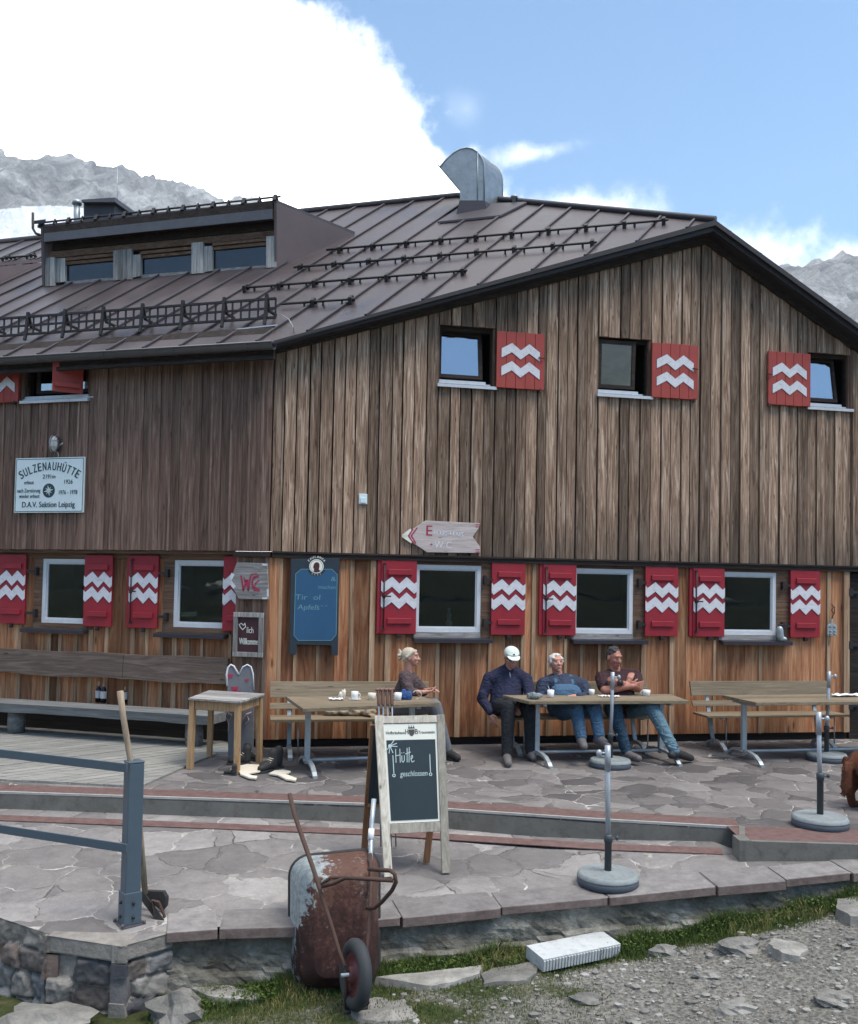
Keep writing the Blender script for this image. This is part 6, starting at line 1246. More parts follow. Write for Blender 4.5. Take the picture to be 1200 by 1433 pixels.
# ---- blue post with rails
pc = V(-1.865, 5.93, -.298); pc = G(181, 1293, -.298); T = TH('handrail', 'blue grey square steel handrail post with two rails on the stone wall', 'handrail', pc); ar = math.radians(38)
Rz = Matrix.Rotation(ar, 4, 'Z'); topz = J(187, 1064, pc.y).z-pc.z
q = MB(); q.box(-.05, .05, -.05, .05, .0, topz-.012, M=Rz); q.box(-.053, .053, -.053, .053, topz-.012, topz, M=Rz); T.part('post', q, 'post_blue', bev=.006); q = MB(); q.box(-.057, .057, -.057, .057, .012, .215, M=Rz); sl2 = T.part('sleeve', q, 'post_blue', bev=.004); q = MB(); q.box(-.08, .08, -.08, .08, 0, .012, M=Rz)
for a, b in ((-.07, -.07), (.07, -.07), (.07, .07), (-.07, .07)): q.lathe([(.011, .01), (.011, .03), (.006, .032)], 6, Rz @ Matrix.Translation((a, b, 0)))
T.part('base_plate', q, 'gutter_m'); q = MB(); 
for a in (.06, .15): q.lathe([(.010, 0), (.010, .012)], 8, Rz @ Matrix.Translation((0, -.057, a)) @ Matrix.Rotation(math.pi/2, 4, 'X'))
for a in (.06, .15): q.lathe([(.010, 0), (.010, .012)], 8, Rz @ Matrix.Translation((-.057, 0, a)) @ Matrix.Rotation(-math.pi/2, 4, 'Y'))
T.part('bolt', q, 'black_iron')
for ya, yb, zz in ((1074.5, 1054.5, .724), (1187, 1160.5, .217)):
    a = G(171, ya, zz); b = G(0, yb, zz); d = (b-a).normalized(); e = a+d*4.5; T.part('rail', MB().bar([a-pc+V(.03, 0, 0), e-pc], .012, .055, V(-d.y, d.x, 0)), 'post_blue', bev=.002)
# ---- shovel and scraper behind the post
sb0 = GL(207, 1258); T = TH('shovel', 'old shovel with a long wooden handle leaning on the blue post', 'shovel', sb0); YS = GL(215, 1277).y
q = MB(); q.tube([J(168, 967, 6.02)-sb0, J(172, 1000, 6.03)-sb0, J(182, 1062, 6.07)-sb0, J(196, 1160, YS-.1)-sb0, J(203, 1250, YS-.02)-sb0], [.021, .019, .019, .018, .02], 10); T.part('handle', q, 'old_handle')
q = MB(); q.prism([J(a, b, YS)-sb0 for a, b in ((199, 1250), (204, 1246), (228, 1247), (233, 1256), (232, 1268), (226, 1275), (216, 1268), (205, 1262))], (.01, .03, .0), .5); T.part('blade', q, 'boot_m', bev=.006)
q = MB(); q.bar([J(197, 1248, YS-.08)-sb0, J(229, 1294, YS-.12)-sb0], .012, .045, (0, 1, 0)); T2 = single('iron_scraper', MB().bar([V(0, 0, 0), J(197, 1250, YS-.05)-J(229, 1294, YS-.12)], .014, .042, (0, 1, 0)), 'boot_m', 'flat iron scraper bar leaning beside the foot of the blue post', 'scraper', loc=J(229, 1294, YS-.12))
sg2 = MB(); a = GL(218, 1285); sg2.bar([V(0, 0, 0), J(213, 1259, a.y)-a, J(222, 1262, a.y)-a, J(231, 1284, a.y+.02)-a], .03, .008, (0, 1, 0)); single('metal_bracket', sg2, 'rust_m', 'rusty bent metal bracket lying by the shovel blade', 'bracket', loc=a)
# ---- wheelbarrow standing on its nose
wb0 = GG(470, 1400); T = TH('wheelbarrow', 'rusty pale blue wheelbarrow standing on its nose against the terrace edge', 'wheelbarrow', wb0)
def rloop(x0, x1, yt, yb, r_, skew=0, n=6):
    o = []
    for cx__, cy__, a_0 in ((x1-r_, yb-r_, 0), (x0+r_, yb-r_, 90), (x0+r_, yt+r_, 180), (x1-r_, yt+r_, 270)):
        for k in range(n+1): a = math.radians(a_0+90*k/n); o.append((cx__+r_*math.cos(a)+0, cy__+r_*math.sin(a)))
    return o
def tubY(y, base): return base+(1385-y)/190*.16
L0 = [J(a, b+(a-466)*.00+(0 if b > 1300 else (466-a)*.10), tubY(b, 6.12)) for a, b in rloop(406, 529, 1194, 1386, 26)]
L1 = [J(a, b+(0 if b > 1300 else (466-a)*.07), tubY(b, 6.02)) for a, b in rloop(410, 526, 1200, 1385, 26)]
L2 = [J(a, b+(0 if b > 1300 else (466-a)*.05), tubY(b, 5.86)) for a, b in rloop(420, 521, 1212, 1380, 24)]
L3 = [J(a, b, tubY(b, 5.80)) for a, b in rloop(440, 512, 1228, 1368, 18)]
q = MB(); n_ = len(L0); loops = [L0, L1, L2, L3]; vs = [p-wb0 for l__ in loops for p in l__]; fs = []
for i in range(3):
    for k in range(n_): fs.append((i*n_+k, i*n_+(k+1) % n_, (i+1)*n_+(k+1) % n_, (i+1)*n_+k))
fs.append(tuple(range(3*n_, 4*n_))); q.add(vs, fs, .5, True); tb_ = T.part('tub', q, 'tub'); so2 = tb_.modifiers.new('s', 'SOLIDIFY'); so2.thickness = .004; so2.offset = -1
bvm = tb_.modifiers.new('b', 'BEVEL'); bvm.width = .012; bvm.segments = 3; bvm.limit_method = 'ANGLE'; bvm.angle_limit = math.radians(25)
q = MB(); rl2 = [p-wb0 for p in L0]; q.tube(rl2+[rl2[0]], .016, 8, cap=False); T.part('rim', q, 'boot_m')
Lr = [J(405, 1111, 6.32), J(412, 1140, 6.22), J(424, 1175, 6.08), J(438, 1215, 5.90), J(449, 1250, 5.79), J(462, 1290, 5.72), J(474, 1330, 5.66), J(482, 1350, 5.62), J(484, 1372, 5.60), J(484, 1410, 5.60)]
q = MB(); q.tube([p-wb0 for p in Lr], [.016, .016, .016, .015, .014, .013, .012, .012, .012, .012], 8); T.part('frame_rail', q, 'rust_m', label='brown rusty handle and rail running up to the left')
Rr = [J(518, 1195, 6.12), J(519, 1222, 5.97), J(518, 1262, 5.82), J(515, 1300, 5.74), J(512, 1335, 5.68), J(514, 1375, 5.64), J(514, 1405, 5.62)]; q = MB(); q.tube([p-wb0 for p in Rr], .012, 8); T.part('frame_rail', q, 'rust_m')
q = MB(); q.tube([p-wb0 for p in (J(518, 1205, 6.1), J(519, 1180, 6.25), J(520, 1150, 6.32), J(523, 1118, 6.38))], [.015, .015, .016, .017], 10); T.part('handle', q, 'gal', label='bare grey steel handle tube with a white tag'); q = MB(); q.tube([J(518.5, 1175, 6.262)-wb0, J(519.5, 1160, 6.302)-wb0], .021, 10); T.part('tag', q, 'white_paint')
q = MB(); q.tube([p-wb0 for p in (J(450, 1240, 5.77), J(466, 1236, 5.75), J(483, 1228, 5.72), J(520, 1230, 5.66), J(550, 1232, 5.64))], .013, 8); q.tube([p-wb0 for p in (J(516, 1216, 5.95), J(528, 1217, 5.78), J(546, 1218, 5.66), J(552, 1223, 5.64), J(554, 1234, 5.64), J(548, 1246, 5.66), J(534, 1262, 5.72), J(524, 1270, 5.78), J(512, 1270, 5.80))], .013, 8); q.tube([p-wb0 for p in (J(449, 1238, 5.77), J(462, 1228, 5.79), J(484, 1227, 5.72))], .011, 8); T.part('stand_leg', q, 'rust_m')
q = MB(); q.bar([p-wb0 for p in (J(482, 1414, 5.60), J(498, 1413, 5.60), J(515, 1407, 5.62))], .05, .012, (0, 1, .2)); q.bar([p-wb0 for p in (J(484, 1350, 5.61), J(485, 1412, 5.60))], .022, .012, (1, 0, 0)); T.part('nose_bar', q, 'boot_m')
wc = J(497, 1363, 5.60); ax = V(-.90, -.43, .08).normalized(); MW = ax.to_track_quat('Z', 'Y').to_matrix().to_4x4(); MW.translation = wc-wb0; RW = .200; q = MB()
tor = [(RW-.043+.043*math.cos(t), .04*math.sin(t)) for t in [2*math.pi*k/14 for k in range(15)]]; vs = []; fs = []; n = 40
for r_, z in tor[:-1]:
    for k in range(n): a = 2*math.pi*k/n; rr_ = r_+(.0025*(k % 2) if r_ > RW-.02 else 0); vs.append((rr_*math.cos(a), rr_*math.sin(a), z))
for i in range(14):
    for k in range(n): fs.append((i*n+k, ((i+1) % 14)*n+k, ((i+1) % 14)*n+(k+1) % n, i*n+(k+1) % n))
q.add(vs, fs, .5, True, MW); wh = T.part('wheel', q, 'rubber', label='black tyred wheel with a red hub'); q = MB(); q.lathe([(.125, -.012), (.130, -.02), (.128, -.026), (.10, -.012), (.05, -.015), (.045, -.04), (.02, -.045), (.02, .045), (.045, .04), (.05, .015), (.10, .012), (.128, .026), (.130, .02), (.125, .012)], 28, MW); T.part('hub', q, 'red_hub', parent=wh)
q = MB(); q.lathe([(.012, -.09), (.012, .09)], 8, MW); q.box(-.03, .03, -.03, .03, -.085, -.055, M=MW); T.part('axle', q, 'gal')
# ================================================================ PEOPLE
def hand(mb, wr, d, pn, curl=.5, side=1, s=1.0):
    """palm, four jointed fingers of unequal length and a thumb leaving the side of the palm"""
    d = Vector(d).normalized(); pn = Vector(pn); pn = (pn-d*pn.dot(d)).normalized(); sd = d.cross(pn).normalized()*side; wr = Vector(wr)
    mb.cone(wr, wr+d*.035*s, .024*s, .026*s)
    for k in (-1, -.33, .33, 1): mb.cone(wr+d*.02*s+sd*k*.012*s, wr+d*.085*s+sd*k*.028*s, .016*s, .0135*s)
    for k, ln, c in ((-1, .062, 1.15), (-.33, .078, 1.05), (.33, .082, .95), (1, .070, .85)):
        b = wr+d*.088*s+sd*k*.028*s; a1 = curl*c; v1 = (d*math.cos(a1)+pn*math.sin(a1)+sd*k*.07).normalized(); p1 = b+v1*ln*.5*s; a2 = a1*2.0; v2 = d*math.cos(a2)+pn*math.sin(a2); p2 = p1+v2*ln*.5*s
        mb.cone(b, p1, .0105*s, .0092*s); mb.cone(p1, p2, .0092*s, .0078*s)
    t0 = wr+d*.025*s+sd*.026*s; t1 = t0+(d*.55+sd*.75+pn*.25).normalized()*.038*s; t2 = t1+(d*.9+sd*.25+pn*.35).normalized()*.030*s; mb.cone(t0, t1, .014*s, .0115*s); mb.cone(t1, t2, .0115*s, .0095*s)
def head(mb, c, f, u, s=1.0):
    """f: facing, u: up. adds a skull with jaw, nose, brow, lips, ears"""
    f = Vector(f).normalized(); u = Vector(u); u = (u-f*u.dot(f)).normalized(); r = f.cross(u).normalized(); Mh = Matrix((r, f, u)).transposed().to_4x4(); Mh.translation = c
    B = lambda p, q: mb.ball([x*s for x in p], [x*s for x in q], 16, M=Mh)
    B((0, -.012, .028), (.076, .095, .088)); B((0, .022, -.012), (.064, .072, .080)); B((0, .045, -.062), (.042, .042, .038)); B((0, .070, -.088), (.022, .018, .018)); B((0, .072, .040), (.052, .022, .018))
    mb.cone(Mh @ V(0, .085*s, .020*s), Mh @ V(0, .108*s, -.022*s), .009*s, .014*s); B((-.013, .096, -.024), (.008, .010, .008)); B((.013, .096, -.024), (.008, .010, .008))
    B((-.036, .066, -.015), (.022, .020, .020)); B((.036, .066, -.015), (.022, .020, .020)); B((0, .086, -.054), (.022, .010, .007)); B((0, .084, -.065), (.019, .010, .007))
    for q in (-1, 1): B((q*.076, -.008, -.005), (.010, .020, .032))
    return Mh
def person(label, base, build, grp='people resting in front of the hut'):
    T = TH('person', label, 'person', base, grp); build(T); return T
def limb(mb, pts, rs):
    for i in range(len(pts)-1): mb.cone(pts[i], pts[i+1], rs[i], rs[i+1])
def eyes(T, Mh, s=1.0):
    for q in (-1, 1): e = MB(); e.ball((q*.030*s, .086*s, .012*s), (.012*s, .006*s, .0055*s), 8, M=Mh); T.part('eye', e, 'eye_m')
    e = MB(); e.ball((0, .094*s, -.0595*s), (.021*s, .005*s, .0045*s), 8, M=Mh); T.part('mouth', e, 'lip')
def shoe(T, ank, toe, mat='shoe_m', w_=.042):
    b = MB(); d = (toe-ank); dh = V(d.x, d.y, 0).normalized(); a = ank; b.cone(a+V(0, 0, .02), a+V(0, 0, -.035), .052, .054); b.cone(a-dh*.05+V(0, 0, -.045), a+dh*.05+V(0, 0, -.035), .044, .050); b.cone(a+dh*.03+V(0, 0, -.03), toe+V(0, 0, .012), .052, .040)
    organic('shoe', b, mat, T.o, .008, 2)
def l_(T, px, py, Y): return J(px, py, Y)-T.c
# --- man in the navy sweater and white cap
def m1(T):
    P = lambda a, b, c: l_(T, a, b, c); pel, che, nk = P(708, 985, 11.0), P(709, 957, 11.12), P(712, 936, 11.08); hc = P(715.5, 920, 11.02); shR, shL = P(684, 949, 11.05), P(736, 950, 11.05); elR, elL = P(674, 978, 10.98), P(742, 975, 10.85); wrR, wrL = P(686, 999, 10.80), P(728, 985, 10.62)
    kR, kL = P(711, 990, 10.42), P(742, 993, 10.45); aR, aL = P(709, 1056, 10.32), P(742, 1052, 10.45); tR, tL = G(711, 1070, .03)-T.c, G(746, 1062, .03)-T.c
    b = MB(); f = V(.16, -1, -.36); u = V(.05, -.3, 1); Mh = head(b, hc, f, u, 1.05); limb(b, [nk+V(0, .02, -.05), hc+V(0, .02, -.05)], [.062, .058]); limb(b, [pel, che], [.15, .15]); limb(b, [che+V(-.1, 0, .05), che+V(.1, 0, .05)], [.11, .11])
    limb(b, [shR, elR, wrR], [.055, .045, .030]); limb(b, [shL, elL, wrL], [.055, .045, .030]); hand(b, wrR, V(.25, -.3, -.8), V(.6, .3, -.2), .35, 1, 1.05); hand(b, wrL, V(-.2, -.6, -.4), V(0, 0, -1), .5, -1)
    hp_ = pel+V(-.09, 0, -.02); hq = pel+V(.09, 0, -.02); limb(b, [hp_, kR, aR], [.085, .058, .040]); limb(b, [hq, kL, aL], [.085, .058, .040]); limb(b, [aR, aR.lerp(tR, .7)+V(0, 0, -.01)], [.032, .018]); limb(b, [aL, aL.lerp(tL, .7)+V(0, 0, -.01)], [.032, .018]); T.part_o = organic('body', b, 'skin', T.o, .0065, 3)
    c = MB(); limb(c, [pel+V(0, -.02, .02), che+V(0, -.02, -.03)], [.195, .195]); limb(c, [che+V(-.09, -.0, .04), che+V(.10, -.0, .04)], [.15, .15]); limb(c, [nk+V(-.02, .02, -.02), shR+V(.02, 0, -.01)], [.085, .085]); limb(c, [nk+V(.02, .02, -.02), shL+V(-.02, 0, -.01)], [.085, .085]); limb(c, [shR, elR, wrR+V(0, 0, .02)], [.075, .064, .045]); limb(c, [shL, elL, wrL+V(0, .03, .02)], [.075, .064, .045]); limb(c, [nk+V(0, .01, -.03), nk+V(0, .01, .015)], [.075, .070])
    for k in range(6): a = -.9+k*.36; c.cone(pel+V(.17*math.sin(a)-.03, -.18*math.cos(a)+.0, .02+.03*(k % 2)), pel+V(.17*math.sin(a+.25)-.03, -.18*math.cos(a+.25)+.0, .05), .022, .018)
    c.cone(elR+V(0, -.03, .06), elR+V(.02, -.05, -.03), .05, .045); c.cone(che+V(-.12, -.12, -.07), che+V(.05, -.16, -.1), .03, .03); organic('sweater', c, 'navy', T.o, .009, 2)
    z = MB(); z.tube([nk+V(.0, -.085, -.03), nk+V(.01, -.115, -.10)], .006, 6); T.part('zip', z, 'gal')
    t = MB(); limb(t, [pel+V(-.08, 0, -.03), kR+V(0, .0, .0), aR+V(0, 0, .0)], [.115, .085, .060]); limb(t, [pel+V(.08, 0, -.03), kL, aL], [.115, .085, .060]); limb(t, [pel+V(-.08, 0, -.02), pel+V(.08, 0, -.02)], [.13, .13]); organic('trousers', t, 'trouser_dark', T.o, .009, 2)
    shoe(T, aR, tR); shoe(T, aL, tL)
    cp = MB(); cp.ball((0, -.015*1.05, .052), (.092, .108, .078), 20, M=Mh); cp.ball((0, .003, .062), (.088, .098, .034), 20, M=Mh); cap = organic('cap', cp, 'cap_m', T.o, .006, 2); br_ = MB(); vs = []
    for k in range(9): a = math.pi*(k/8)-math.pi/2; vs.append((.076*math.sin(a), .078+.100*math.cos(a), .056-.022*math.cos(a)-.010*abs(math.sin(a))))
    br_.prism([Mh @ Vector(v) for v in vs], (Mh.to_3x3() @ V(0, 0, .008)), .5); obj('cap_brim', br_, 'cap_m', cap); lg = MB(); lg.ball((0, .093, .075), (.016, .006, .012), 8, M=Mh); obj('cap_logo', lg, 'base_dark', cap)
    gl_ = MB(); gl_.ball((-.032, .092, .010), (.026, .012, .016), 12, M=Mh); gl_.ball((.032, .092, .010), (.026, .012, .016), 12, M=Mh); gl_.tube([Mh @ V(-.078, .01, .012), Mh @ V(-.055, .08, .014), Mh @ V(0, .102, .014), Mh @ V(.055, .08, .014), Mh @ V(.078, .01, .012)], .005, 6); T.part('sunglasses', gl_, 'eye_m')
    hr = MB(); hr.ball((0, -.055, .0), (.074, .045, .055), 14, M=Mh); T.part('hair', hr, 'hair_dark'); e = MB(); e.ball((0, .094, -.0595), (.021, .005, .0045), 8, M=Mh); T.part('mouth', e, 'lip')
person('seated man in a navy sweater, sunglasses and pale cap, looking down', G(708, 1066, 0), m1)
# --- white haired man in blue overalls
def m2(T):
    P = lambda a, b, c: l_(T, a, b, c); pel, che, nk = P(788, 988, 10.90), P(787, 962, 11.10), P(782, 944, 11.16); hc = P(778, 928.5, 11.12); shR, shL = P(760, 957, 11.08), P(814, 958, 11.08); elR, elL = P(754, 980, 11.0), P(824, 976, 10.95); wrR, wrL = P(776, 978, 10.78), P(806, 974.5, 10.72)
    kR, kL = P(806, 992, 10.42), P(832, 992, 10.42); aR, aL = P(813, 1033, 10.32), P(838, 1031, 10.32); tR, tL = P(817, 1046, 10.12), P(851, 1045, 10.16)
    b = MB(); f = V(.22, -1, .22); u = V(-.08, .25, 1); Mh = head(b, hc, f, u, 1.0); limb(b, [nk+V(0, 0, -.05), hc+V(0, .01, -.05)], [.060, .055]); limb(b, [pel, che], [.14, .14]); limb(b, [che+V(-.1, 0, .05), che+V(.1, 0, .05)], [.10, .10])
    limb(b, [shR, elR, wrR], [.055, .045, .030]); limb(b, [shL, elL, wrL], [.055, .045, .030]); hand(b, wrR, V(.9, -.2, 0), V(0, 0, -1), .4, 1); hand(b, wrL, V(-.95, -.2, .03), V(0, -.2, -1), .35, 1, 1.05)
    limb(b, [pel+V(-.09, 0, 0), kR, aR], [.085, .058, .040]); limb(b, [pel+V(.09, 0, 0), kL, aL], [.085, .058, .040]); limb(b, [aR, aR.lerp(tR, .7)+V(0, 0, -.01)], [.032, .018]); limb(b, [aL, aL.lerp(tL, .7)+V(0, 0, -.01)], [.032, .018]); organic('body', b, 'skin', T.o, .0065, 3); eyes(T, Mh)
    c = MB(); limb(c, [pel, che], [.170, .165]); limb(c, [che+V(-.10, 0, .03), che+V(.12, 0, .03)], [.125, .125]); limb(c, [nk+V(-.02, .02, -.04), shR+V(.01, 0, 0)], [.075, .08]); limb(c, [nk+V(.02, .02, -.04), shL+V(-.01, 0, 0)], [.075, .08]); limb(c, [shR, elR, wrR+V(-.03, 0, .0)], [.08, .066, .048]); limb(c, [shL, elL, wrL+V(.03, 0, .0)], [.08, .066, .048]); limb(c, [nk+V(0, .02, -.05), nk+V(0, .02, -.01)], [.075, .072]); c.cone(elR+V(.02, -.02, .05), elR+V(.02, -.05, -.02), .05, .045); organic('jacket', c, 'jacket', T.o, .009, 2)
    o = MB(); limb(o, [pel+V(.0, -.02, .0), pel+V(.0, -.02, .08)], [.165, .160]); limb(o, [pel+V(-.06, -.065, .15), pel+V(.09, -.065, .15)], [.115, .115]); limb(o, [pel+V(-.08, -.0, -.02), kR, aR+V(0, 0, .01)], [.115, .082, .062]); limb(o, [pel+V(.08, -.0, -.02), kL, aL+V(0, 0, .01)], [.115, .082, .062]); ov = organic('overalls', o, 'overall', T.o, .009, 2)
    q = MB(); y0 = che+V(.01, -.165, -.03)
    for sx in (-.095, .095): q.bar([che+V(sx*1.0, -.15, -.0), che+V(sx*1.05, -.125, .075), che+V(sx*.9, -.03, .155)], .035, .010, (1, 0, 0))
    obj('braces', q, 'overall', ov); q = MB(); q.box(-.055, .055, -.012, .0, -.035, .035, M=Matrix.Translation(che+V(.015, -.180, -.045))); obj('bib_pocket', q, 'board_blue', ov, bev=.004)
    q = MB(); q.cone(nk+V(-.055, -.03, -.03), nk+V(-.02, -.085, -.085), .022, .014); q.cone(nk+V(.055, -.03, -.03), nk+V(.02, -.085, -.085), .022, .014); T.part('collar', q, 'polo')
    shoe(T, aR, tR); shoe(T, aL, tL)
    h_ = MB(); r_ = random.Random(3); h_.ball((0, -.026, .050), (.083, .092, .076), 18, M=Mh)
    for k in range(44):
        a = r_.uniform(0, math.pi*2); el = r_.uniform(.05, 1.5); p = V(.078*math.cos(a)*math.cos(el), -.015+.094*math.sin(a)*math.cos(el), .030+.082*math.sin(el))
        if p.y > .055 and p.z < .085: continue
        h_.ball(tuple(p), (.024, .024, .018), 8, M=Mh)
    for q_ in (-1, 1): h_.ball((q_*.072, .02, .02), (.016, .024, .026), 8, M=Mh); h_.ball((q_*.066, -.03, -.01), (.02, .03, .04), 8, M=Mh)
    organic('hair', h_, 'hair_white', T.o, .005, 1)
person('white haired man in blue bib overalls leaning back on the bench', G(815, 1060, 0), m2)
# --- man with crossed arms
def m3(T):
    P = lambda a, b, c: l_(T, a, b, c); pel, che, nk = P(868, 988, 10.95), P(867, 958, 11.12), P(862, 938, 11.13); hc = P(858.5, 920.5, 11.10); shR, shL = P(842, 949, 11.08), P(888, 946, 11.10); elR, elL = P(846, 966, 10.90), P(892, 963, 10.95)
    wrR, wrL = P(884, 960, 10.80), P(866, 955, 10.80)
    kR, kL = P(858, 988, 10.45), P(912, 990, 10.48); aR, aL = P(876, 1052, 10.42), P(943, 1050, 10.30); tR, tL = P(893, 1063, 10.25), G(966, 1062, .04)-T.c
    b = MB(); f = V(.62, -1, -.25); u = V(.1, -.15, 1); Mh = head(b, hc, f, u, 1.05); limb(b, [nk+V(0, .0, -.05), hc+V(0, .02, -.05)], [.066, .062]); limb(b, [pel, che], [.14, .15]); limb(b, [che+V(-.1, 0, .05), che+V(.1, 0, .05)], [.11, .11])
    limb(b, [shR, elR], [.062, .050]); limb(b, [elR, elR.lerp(wrR, .4), wrR], [.050, .046, .030]); limb(b, [shL, elL], [.062, .050]); limb(b, [elL, elL.lerp(wrL, .4), wrL], [.050, .046, .030]); hand(b, wrR, V(.9, .1, .12), V(-.1, 1, .1), .45, 1, 1.05); hand(b, wrL, V(-.75, .35, .35), V(.3, .8, -.3), .5, 1, 1.0)
    hu = P(884, 950, 10.93); hand(b, P(878, 957, 10.86), V(.35, .1, .9), V(.3, 1, 0), .4, -1, .95)
    limb(b, [pel+V(-.09, 0, -.02), kR, aR], [.085, .058, .040]); limb(b, [pel+V(.09, 0, -.02), kL, aL], [.085, .058, .040]); limb(b, [aR, aR.lerp(tR, .7)+V(0, 0, -.01)], [.032, .018]); limb(b, [aL, aL.lerp(tL, .7)+V(0, 0, -.01)], [.032, .018]); organic('body', b, 'skin_tan', T.o, .0065, 3); eyes(T, Mh, 1.05)
    c = MB(); limb(c, [pel+V(0, -.02, .02), che], [.165, .17]); limb(c, [che+V(-.11, 0, .05), che+V(.11, 0, .05)], [.125, .125]); limb(c, [nk+V(-.02, .02, -.035), shR+V(.01, 0, 0)], [.07, .085]); limb(c, [nk+V(.02, .02, -.035), shL+V(-.01, 0, 0)], [.07, .085]); limb(c, [shR, shR.lerp(elR, .62)], [.086, .080]); limb(c, [shL, shL.lerp(elL, .62)], [.086, .080]); organic('polo_shirt', c, 'polo', T.o, .009, 2)
    r_ = MB()
    for sx in (-1, 1): r_.tube([nk+V(sx*.055, -.03, -.015), nk+V(sx*.075, -.10, -.055), nk+V(sx*.10, -.135, -.12)], [.012, .014, .008], 6)
    r_.cone(nk+V(-.065, -.02, -.015), nk+V(0, -.095, -.075), .016, .010); r_.cone(nk+V(.065, -.02, -.015), nk+V(0, -.095, -.075), .016, .010); T.part('red_trim', r_, 'polo_red')
    t = MB(); limb(t, [pel+V(-.08, 0, -.03), kR, aR], [.115, .088, .058]); organic('shaded_jeans_leg', t, 'jeans_shaded', T.o, .009, 2); t = MB(); limb(t, [pel+V(-.08, 0, -.02), pel+V(.08, 0, -.02)], [.13, .13]); limb(t, [pel+V(.08, 0, -.03), kL, kL.lerp(aL, .5), aL], [.115, .085, .070, .060])  # one pair of jeans; shade under the table put into this leg's colour
    for k in range(5): q = kL.lerp(aL, .3+k*.16); t.cone(q+V(-.05, -.03, .01*(-1)**k), q+V(.05, -.03, -.012*(-1)**k), .022, .018)
    organic('jeans', t, 'jeans_light', T.o, .008, 1); shoe(T, aR, tR, 'shoe_m'); shoe(T, aL, tL, 'shoe_black')
    h_ = MB(); h_.ball((0, -.022, .048), (.082, .096, .080), 18, M=Mh); h_.ball((0, -.05, .0), (.078, .055, .06), 14, M=Mh); r2 = random.Random(8)
    for k in range(26): a = r2.uniform(0, 6.28); el = r2.uniform(.5, 1.4); h_.ball((.075*math.cos(a)*math.cos(el), -.02+.09*math.sin(a)*math.cos(el), .055+.074*math.sin(el)), (.018, .018, .014), 8, M=Mh)
    organic('hair', h_, 'hair_dark', T.o, .006, 1); w_ = MB(); dw = (wrL-elL).normalized(); w_.cone(wrL-dw*.02, wrL-dw*.005, .038, .038); organic('wristwatch', w_, 'eye_m', T.o, .006, 1)
person('man in a dark polo shirt and jeans sitting with crossed arms', G(900, 1064, 0), m3)
# --- woman in profile
def w1(T):
    P = lambda a, b, c: l_(T, a, b, c); pel, che, nk = P(562, 986, 10.62), P(570, 957, 10.66), P(572, 938, 10.64); hc = P(574.5, 920, 10.62); shR, shL = P(566, 947, 10.50), P(574, 947, 10.82); elR, elL = P(573, 969, 10.40), P(592, 967, 10.80); wrR, wrL = P(592, 968.5, 10.32), P(597, 966, 10.55)
    kR, kL = P(608, 988, 10.30), P(606, 986, 10.52); aR, aL = P(626, 1050, 10.42), P(612, 1046, 10.6); tR, tL = G(640, 1062, .03)-T.c, G(628, 1056, .03)-T.c
    b = MB(); f = V(1, -.18, .02); u = V(0, 0, 1); Mh = head(b, hc, f, u, .94); limb(b, [nk+V(-.01, 0, -.06), hc+V(-.01, 0, -.05)], [.05, .047]); limb(b, [pel, che], [.125, .11]); limb(b, [che+V(0, -.07, .05), che+V(0, .07, .05)], [.09, .09])
    limb(b, [shR, elR, wrR], [.045, .038, .025]); limb(b, [shL, elL, wrL], [.045, .038, .025]); hand(b, wrR, V(1, .2, .1), V(0, .3, 1), .4, -1, .95); hand(b, wrL, V(.9, -.3, .25), V(0, -.4, -1), .5, 1, .95)
    limb(b, [pel+V(0, -.08, 0), kR, aR], [.08, .055, .038]); limb(b, [pel+V(0, .08, 0), kL, aL], [.08, .055, .038]); limb(b, [aR, aR.lerp(tR, .7)+V(0, 0, -.01)], [.028, .018]); limb(b, [aL, aL.lerp(tL, .7)+V(0, 0, -.01)], [.028, .018]); organic('body', b, 'skin', T.o, .0065, 3); eyes(T, Mh, .94)
    c = MB(); limb(c, [pel, pel.lerp(che, .5), che+V(.02, 0, 0)], [.155, .135, .135]); limb(c, [che+V(0, -.09, .04), che+V(0, .09, .04)], [.105, .105]); limb(c, [nk+V(-.02, -.0, -.05), shR+V(0, .02, 0)], [.06, .07]); limb(c, [nk+V(-.02, .0, -.05), shL+V(0, -.02, 0)], [.06, .07]); limb(c, [shR, elR, elR.lerp(wrR, .35)], [.072, .062, .052]); limb(c, [shL, elL, elL.lerp(wrL, .35)], [.072, .062, .05]); c.cone(elR+V(-.02, -.03, .07), elR+V(0, -.05, 0), .045, .04); c.cone(pel+V(.1, -.08, .06), pel+V(.05, -.1, .15), .04, .03); organic('top', c, 'brown_top', T.o, .009, 2)
    t = MB(); limb(t, [pel+V(0, -.07, -.02), kR, aR], [.115, .078, .055]); limb(t, [pel+V(0, .07, -.02), kL, aL], [.115, .078, .055]); organic('trousers', t, 'heart_board', T.o, .009, 2); shoe(T, aR, tR, 'shoe_black'); shoe(T, aL, tL, 'shoe_black')
    h_ = MB(); r_ = random.Random(3); h_.ball((0, -.022, .036), (.080, .092, .082), 18, M=Mh); h_.ball((0, -.05, -.0), (.066, .055, .06), 14, M=Mh); h_.ball((0, -.112, .030), (.040, .042, .040), 14, M=Mh)
    for q_ in (-1, 1): h_.cone(Mh @ V(q_*.055, .045, .07), Mh @ V(q_*.070, -.03, .01), .020, .022)
    for k in range(22): a = r_.uniform(0, 6.28); h_.cone(Mh @ V(.03*math.cos(a), -.11, .03+.03*math.sin(a)), Mh @ V(.06*math.cos(a), -.13-.02*r_.random(), .03+.065*math.sin(a)), .008, .004)
    organic('hair', h_, 'hair_blonde', T.o, .0055, 1)
person('blonde woman in a brown top sitting in profile at the left table', G(612, 1058, 0), w1)
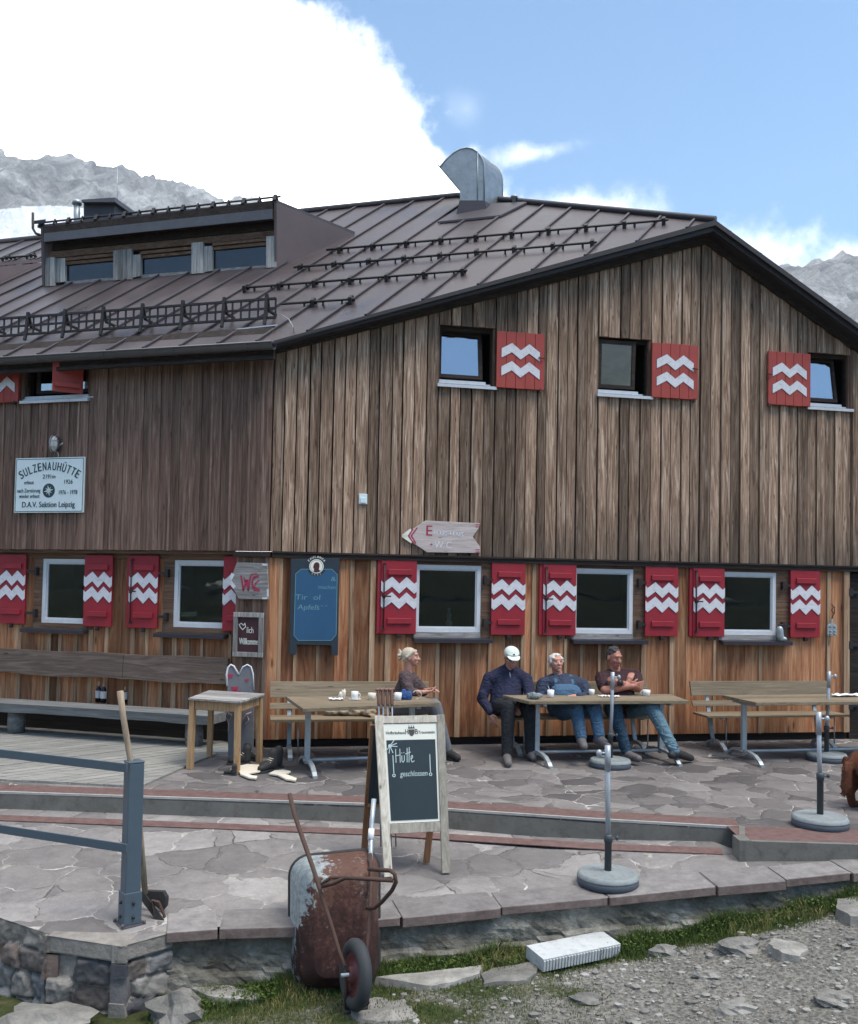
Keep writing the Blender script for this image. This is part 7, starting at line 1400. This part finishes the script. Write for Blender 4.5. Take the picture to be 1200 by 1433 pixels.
# --- dog at the right edge
dp = G(1198, 1132, 0); T = TH('dog', 'shaggy reddish brown dog standing at the right edge of the picture', 'dog', dp); b = MB(); S_d = V(.28, .10, 0); ax_ = V(.97, .24, 0)
def D(a, s, z): return ax_*a+V(-ax_.y, ax_.x, 0)*s+V(0, 0, z)
limb(b, [D(.06, 0, .40), D(.25, 0, .39), D(.50, 0, .40), D(.60, 0, .44)], [.125, .12, .15, .13]); limb(b, [D(.62, 0, .46), D(.76, 0, .60)], [.10, .075]); b.ball(tuple(D(.80, 0, .63)), (.09, .075, .075), 14); limb(b, [D(.84, 0, .61), D(.96, 0, .58)], [.05, .035])
for s_ in (-.08, .08):
    limb(b, [D(.04, s_, .36), D(.08, s_*1.1, .25)], [.10, .065]); limb(b, [D(.08, s_*1.1, .25), D(.0, s_*1.1, .14), D(.02, s_*1.1, .04)], [.062, .042, .036]); limb(b, [D(.02, s_*1.1, .03), D(.07, s_*1.1, .025)], [.034, .03]); limb(b, [D(.56, s_, .36), D(.55, s_, .20), D(.56, s_, .04)], [.075, .042, .034]); limb(b, [D(.56, s_, .03), D(.61, s_, .025)], [.034, .03]); b.cone(D(.80, s_*.9, .66), D(.78, s_*1.2, .56), .03, .02)
limb(b, [D(-.02, 0, .44), D(-.10, 0, .34), D(-.10, 0, .20), D(-.07, 0, .13)], [.04, .045, .05, .02]); r_ = random.Random(2)
for k in range(120): a = r_.uniform(-.05, .6); s_ = r_.choice((-1, 1)); z = r_.uniform(.25, .45); b.cone(D(a, s_*.115, z), D(a-.02, s_*.135, z-.05), .014, .005)
for k in range(40): z = r_.uniform(.14, .42); b.cone(D(-.10, r_.uniform(-.03, .03), z), D(-.135-r_.random()*.02, r_.uniform(-.04, .04), z-.04), .014, .004)
organic('body', b, 'fur', T.o, .009, 1)
# ================================================================ AIR
hz = MB(); hz.box(-2600, 2600, -1700, 1650, -7, 760, .5); m = MT('haze'); m.t.nodes.remove(m.b); vv = m.n('ShaderNodeVolumePrincipled'); vv.inputs['Density'].default_value = .00016; vv.inputs['Color'].default_value = (.85, .9, 1, 1); vv.inputs['Anisotropy'].default_value = .2; m.l(vv.outputs[0], m.o.inputs['Volume'])
obj('haze', hz, 'haze', kind='stuff', label='thin pale mountain air in front of the far rock faces')
